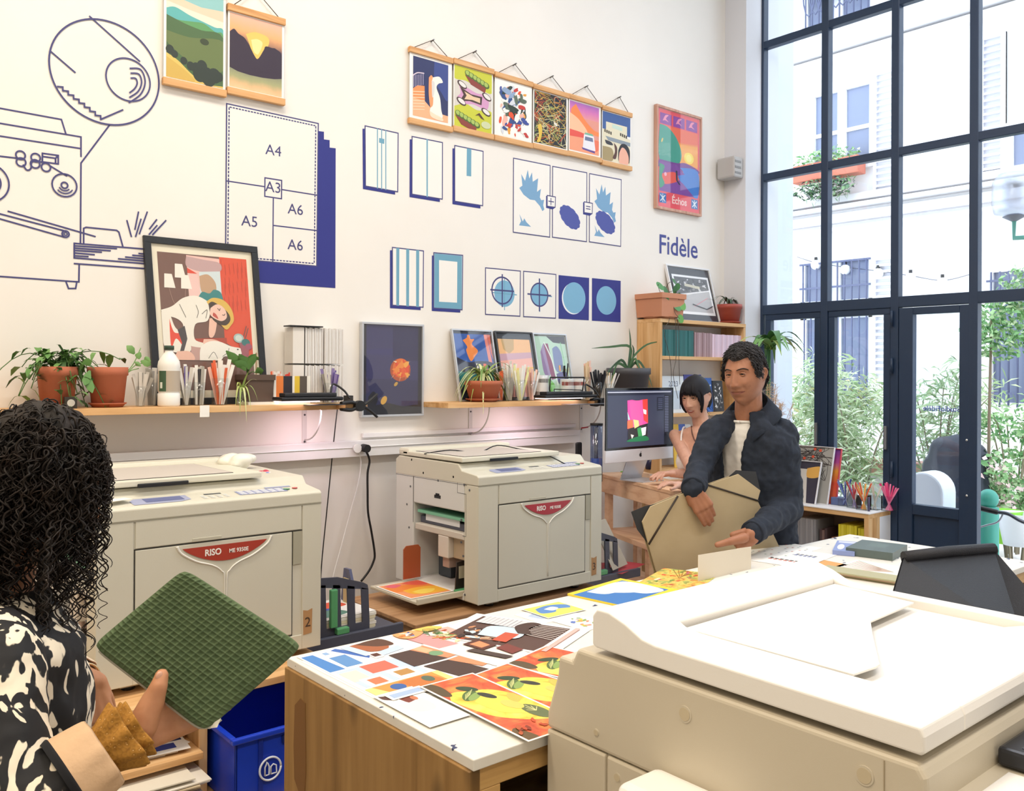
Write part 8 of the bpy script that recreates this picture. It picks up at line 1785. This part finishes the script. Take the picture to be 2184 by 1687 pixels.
# far hand, loosely closed and hanging
hand(b, wrF, (-UP*.95+RT*.2), (-RT*.5+FW*.5), -1, SK3, .85, curl=(.8, .85, .9, .95), spread=.02, thumb=(.8, .3, .4))
for sg in (-1, 1):
    b.cap(C3+l3*.08*sg+Vector((0, 0, .84)), C3+l3*.08*sg+Vector((0, 0, .46)), .075, .05, SK3); b.cap(C3+l3*.08*sg+Vector((0, 0, .46)), C3+l3*.08*sg+Vector((0, 0, .08)), .048, .032, SK3); b.cap(C3+l3*.08*sg+Vector((0, 0, .04)), C3+l3*.08*sg+f3*.13+Vector((0, 0, .03)), .032, .026, SK3)
b.build('body', w3, w=True, mods=REM(.0036, 2))
th_ = dep(345, 1441, 1.326); B().ell(th_-FW*.0085+UP*.001, (.006, .0035, .0085), M('#d9a68c', .3), None, 12, 8).build('thumbnail', w3, w=True)
face_bits(w3, T3, 'f', iris='#2c1e16', brow='#1c1512', lipc='#9c5048', fem=1, skin=SK3, gaze=(0, -.3), k=dict(fem=1, smile=0, jaw=1.1))
# curly hair
HB3 = MN('dark_curls', [(.35, '#15100d'), (.6, '#211812'), (.85, '#36261b')], scale=25, rough=.6, spec=.3)
b = B(); b.ell(T3@Vector((-.024, 0, .024)), (.104, .096, .122), HB3, T3.to_3x3()); b.ell(T3@Vector((-.066, 0, -.07)), (.070, .092, .115), HB3, T3.to_3x3()); b.ell(T3@Vector((-.09, -.02, -.13)), (.045, .08, .08), HB3, T3.to_3x3())
b.build('hair', w3, w=True, mods=REM(.006, 2, .016, FOLD2))
b = B(); rnd = random.Random(77)
def curl_(root, d0, L, sp, cr=.010, per=.032, r=.0021, n=None, lim=.100):
    n = n or int(L/.0036); p = Vector(root); v = Vector(d0).normalized(); pts = []; ph0 = rnd.uniform(0, 6.28); kk = rnd.uniform(.90, 1.07); sgn = rnd.choice((-1, 1))
    for i in range(n):
        s_ = L*i/n; g = smooth(0, .12, s_); v = (v+Vector((0, 0, -1))*.085*(.4+g)).normalized(); v = (v+Vector(sp)*.003).normalized(); p = p+v*L/n
        qq = p-HC3; e_ = math.sqrt((qq.dot(f3)/.106)**2+(qq.dot(l3)/.135)**2+(max(qq.z, -.03)/.140)**2)/kk if qq.dot(f3) > -.02 or qq.z > 0 else 0
        if e_ > 1: p = p-(qq-qq/e_)*.6 if qq.z > -.03 else p-f3*(qq.dot(f3)-qq.dot(f3)/e_)*.6
        u = v.orthogonal().normalized(); w_ = v.cross(u); k = cr*smooth(0, .05, s_)*(.7+.6*i/n); a = ph0+sgn*2*PI*s_/per
        ref = (RT-v*RT.dot(v)).normalized(); w_ = v.cross(ref); pts.append(p+ref*k*math.cos(a)+w_*k*math.sin(a))
    b.tube(pts, r, HB3, 4, r*.45, cap=False)
for i in range(1350):
    th = rnd.uniform(-PI, PI); ph = math.asin(rnd.uniform(-.35, 1)); p = head_pt(th, ph)
    if abs(th) < .75 and p.z < .07: continue
    if abs(th) < 1.3 and p.z < .0: continue
    n = Vector((p.x, p.y, p.z)).normalized(); root = T3@(p+n*rnd.uniform(.008, .030)); d = T3.to_3x3()@(n*.35+Vector((rnd.gauss(-.25, .3), rnd.gauss(0, .35), rnd.gauss(-.2, .3))))
    out = T3.to_3x3()@Vector((n.x, n.y, 0)); L = rnd.uniform(.10, .24)+.08*(p.z < .03)
    curl_(root, d, L, out+Vector((0, 0, 0)), cr=rnd.uniform(.003, .010), per=rnd.uniform(.018, .050), r=rnd.uniform(.0013, .0026))
for i in range(620):   # outer layer over the back volume
    u_ = Vector((rnd.gauss(-.5, .8), rnd.gauss(-.4, .9), rnd.gauss(.1, .7))).normalized(); k = rnd.choice((0, 1)); c_ = ((-.024, 0, .024), (-.066, 0, -.07))[k]; r_ = ((.108, .100, .126), (.078, .102, .12))[k]
    if u_.x > .35: continue
    root = T3@Vector((c_[0]+u_.x*r_[0], c_[1]+u_.y*r_[1], c_[2]+u_.z*r_[2])); kk0 = T3.to_3x3()@(u_*.4+Vector((0, 0, -.6)))
    curl_(root, kk0, rnd.uniform(.09, .24), T3.to_3x3()@Vector((u_.x, u_.y, 0)), cr=rnd.uniform(.004, .010), per=rnd.uniform(.02, .045), r=rnd.uniform(.0014, .0026))
# loose front locks falling beside the face
for i in range(52):
    q = dep(rnd.uniform(110, 205), rnd.uniform(980, 1090), rnd.uniform(1.42, 1.54)); curl_(q, (rnd.gauss(0, .2), rnd.gauss(0, .2), -1), rnd.uniform(.13, .27), Vector((0, 0, 0)), cr=rnd.uniform(.005, .010), per=rnd.uniform(.032, .046), r=rnd.uniform(.0014, .0024))
b.build('curls', w3, w=True)
# jacket of the woman: black and cream ikat
m, nt, bs = newmat('ikat_jacket'); N = nt.nodes; L = nt.links
tc_ = N.new('ShaderNodeTexCoord'); mp = N.new('ShaderNodeMapping'); mp.inputs['Scale'].default_value = (22, 22, 11); mp.inputs['Rotation'].default_value = (.4, .3, .7); L.new(tc_.outputs['Object'], mp.inputs[0])
n1 = N.new('ShaderNodeTexNoise'); n1.inputs['Scale'].default_value = 1.0; n1.inputs['Detail'].default_value = 1.5; n1.inputs['Distortion'].default_value = 1.6; L.new(mp.outputs[0], n1.inputs[0])
n2 = N.new('ShaderNodeTexNoise'); n2.inputs['Scale'].default_value = 60; mp2 = N.new('ShaderNodeMapping'); mp2.inputs['Scale'].default_value = (1, 1, .12); L.new(tc_.outputs['Object'], mp2.inputs[0]); L.new(mp2.outputs[0], n2.inputs[0])
ma = N.new('ShaderNodeMath'); ma.operation = 'MULTIPLY_ADD'; ma.inputs[1].default_value = .2; L.new(n2.outputs['Fac'], ma.inputs[0]); L.new(n1.outputs['Fac'], ma.inputs[2])
rp = ramp(nt, [(.615, '#0f0f13'), (.63, '#2c2926'), (.645, '#efe3cc')]); L.new(ma.outputs[0], rp.inputs[0]); L.new(rp.outputs[0], bs.inputs['Base Color']); bs.inputs['Roughness'].default_value = .75
IK = m
b = B(); b.loft([oval(C3, FA3, w_, d_, z) for z, w_, d_ in ((.74, .205, .165), (.9, .19, .155), (1.0, .18, .15), (1.1, .178, .148), (1.2, .178, .135), (sz3-.04, .165, .112), (sz3-.005, .11, .09), (sz3+.012, .07, .07))], IK)
b.cap(C3-l3*.10+Vector((0, 0, sz3-.055)), shN, .07, .068, IK); b.cap(shN, elN, .068, .062, IK); dN = (wrN-elN).normalized()
b.cap(elN, elN+dN*((wrN-elN).length-.105), .062, .054, IK)
b.cap(C3+l3*.10+Vector((0, 0, sz3-.055)), shF, .07, .068, IK); b.cap(shF, elF, .068, .06, IK); dF = (wrF-elF).normalized(); b.cap(elF, elF+dF*((wrF-elF).length-.075), .058, .042, IK)
b.build('jacket', w3, w=True, mods=REM(.008, 3, .022, FOLD))
def ringc(par, name, c, d, r0_, r1_, L0, L1, m, frill=0, n=48, fn=9, th=.004):
    d = d.normalized(); u = d.cross(Vector((0, 0, 1))).normalized(); v = d.cross(u); rings = []
    for (r_, l_) in ((r0_, L0), ((r0_+r1_)/2, (L0+L1)/2), (r1_, L1), (r1_-th, L1), ((r0_+r1_)/2-th, (L0+L1)/2), (r0_-th, L0)):
        k = frill*(l_-L0)/(L1-L0+1e-6); rings.append([c+d*(l_+k*.3*math.sin(3*t))+(u*math.cos(t)+v*math.sin(t))*(r_+k*math.sin(fn*t)+k*.5*math.sin(5*t+1)) for t in [2*PI*j/n for j in range(n)]])
    b = B(); b.loft(rings, m, cap=False); return b.build(name, par, w=True, mods=[('SUBSURF', dict(levels=1, render_levels=1))])
ringc(w3, 'black_piping', wrN, dN, .064, .064, -.112, -.100, M('#0e0e12', .9), th=.012)
ringc(w3, 'beige_cuff', wrN, dN, .062, .054, -.105, -.050, M('#d4b08a', .8, bump=.3, bs=80), frill=.002)
MUS = MN('mustard_floral', [(.0, '#e8d9b0'), (.10, '#d8a860'), (.16, '#9c6c24'), (.6, '#b07c2c'), (1, '#8a5c1c')], scale=150, tex='voronoi', rough=.8, bump=.4)
ringc(w3, 'ruffled_cuff', wrN, dN, .036, .053, -.052, -.012, MUS, frill=.007, n=72, th=.003); ringc(w3, 'ruffled_cuff', wrN, dN, .030, .044, -.030, .004, MUS, frill=.006, n=72, fn=7, th=.003)
ringc(w3, 'beige_cuff', wrF, dF, .040, .036, -.075, -.030, M('#e4cdb0', .8), frill=.002)
pts = [wrF+dF*-.012+(dF.cross(Vector((0, 0, 1))).normalized()*math.cos(t)+dF.cross(dF.cross(Vector((0, 0, 1))).normalized())*math.sin(t))*.028 for t in [2*PI*i/24 for i in range(25)]]
B().tube(pts, .0022, M('#d8b88c', .25, .9), 8).build('bracelet', w3, w=True)
b = B()
for sg in (-1, 1): b.cap(C3+l3*.085*sg+Vector((0, 0, .80)), C3+l3*.085*sg+Vector((0, 0, .12)), .09, .065, M('#16161a', .8))
b.loft([oval(C3, FA3, .185, .15, .72), oval(C3, FA3, .165, .13, .88)], M('#16161a', .8)); b.build('trousers', w3, w=True, mods=REM(.01, 2))
for sg in (-1, 1): B().cap(C3+l3*.08*sg+Vector((0, 0, .04)), C3+l3*.08*sg+f3*.15+Vector((0, 0, .035)), .042, .034, M('#2c2420')).build('shoe', w3, w=True)
# ---------------------------------------------------------------- green waffle pouch
cL, cT, cR, cB = dep(196, 1377, 1.372), dep(393, 1212, 1.43), dep(648, 1377, 1.405), dep(436, 1562, 1.335)
po = thing('padded_pouch', 'dark green waffle-textured padded pouch held up by the curly-haired woman', 'pouch', (cL+cR)/2)
nP = (cT-cL).cross(cB-cL).normalized(); nP = nP if nP.dot(FW) < 0 else -nP; hT = .011
WG = MN('waffle_green', [(.3, '#4f6142'), (.7, '#5e704e')], scale=60, rough=.95, bump=.5)
b = B(); NG = 176; NC = 22
def pp(u, v, sgn, wf):
    x, y = u*(1-.045*abs(v)**14), v*(1-.045*abs(u)**14); s_, t = (x+1)/2, (y+1)/2
    P_ = (cL*(1-s_)+cB*s_)*(1-t)+(cT*(1-s_)+cR*s_)*t; pr = max(1-max(abs(u), abs(v))**12, 0)**.5*(1-.12*(u*u+v*v))
    h = hT*pr
    if wf: fu, fv = abs(((u+1)/2*NC) % 1-.5)*2, abs(((v+1)/2*NC) % 1-.5)*2; h += .0040*(max(fu, fv)**3-.6)*min(pr*1.5, 1)
    return P_+nP*h*sgn
for sgn, n, wf in ((1, NG, 1), (-1, 40, 0)):
    vs = [pp(-1+2*i/n, -1+2*j/n, sgn, wf) for j in range(n+1) for i in range(n+1)]
    b.add(vs, [(j*(n+1)+i, j*(n+1)+i+1, (j+1)*(n+1)+i+1, (j+1)*(n+1)+i) for j in range(n) for i in range(n)], WG, True)
b.build('cover', po, w=True)
bd = [pp(-1+.04*i*.5*1, -1, 0, 0) for i in range(0)]
edge = [pp(-1.0, -1+2*t_/20, -1, 0) if 0 else pp(-1+2*t_/30, -1.004, 0, 0)-nP*.006 for t_ in range(1, 30)]+[pp(1.0, -1+2*t_/30, 0, 0)-nP*.006 for t_ in range(1, 5)]
B().tube(edge, .0032, M('#b9b8a8', .7), 8).build('zip_edge', po, w=True)
B().leaf([pp(1, -.97, 0, 0)-nP*.004, pp(1.02, -.85, 0, 0)+nP*.002, pp(1.0, -.72, 0, 0)], .006, M('#e4e0d0'), up=nP).build('fabric_tab', po, w=True)
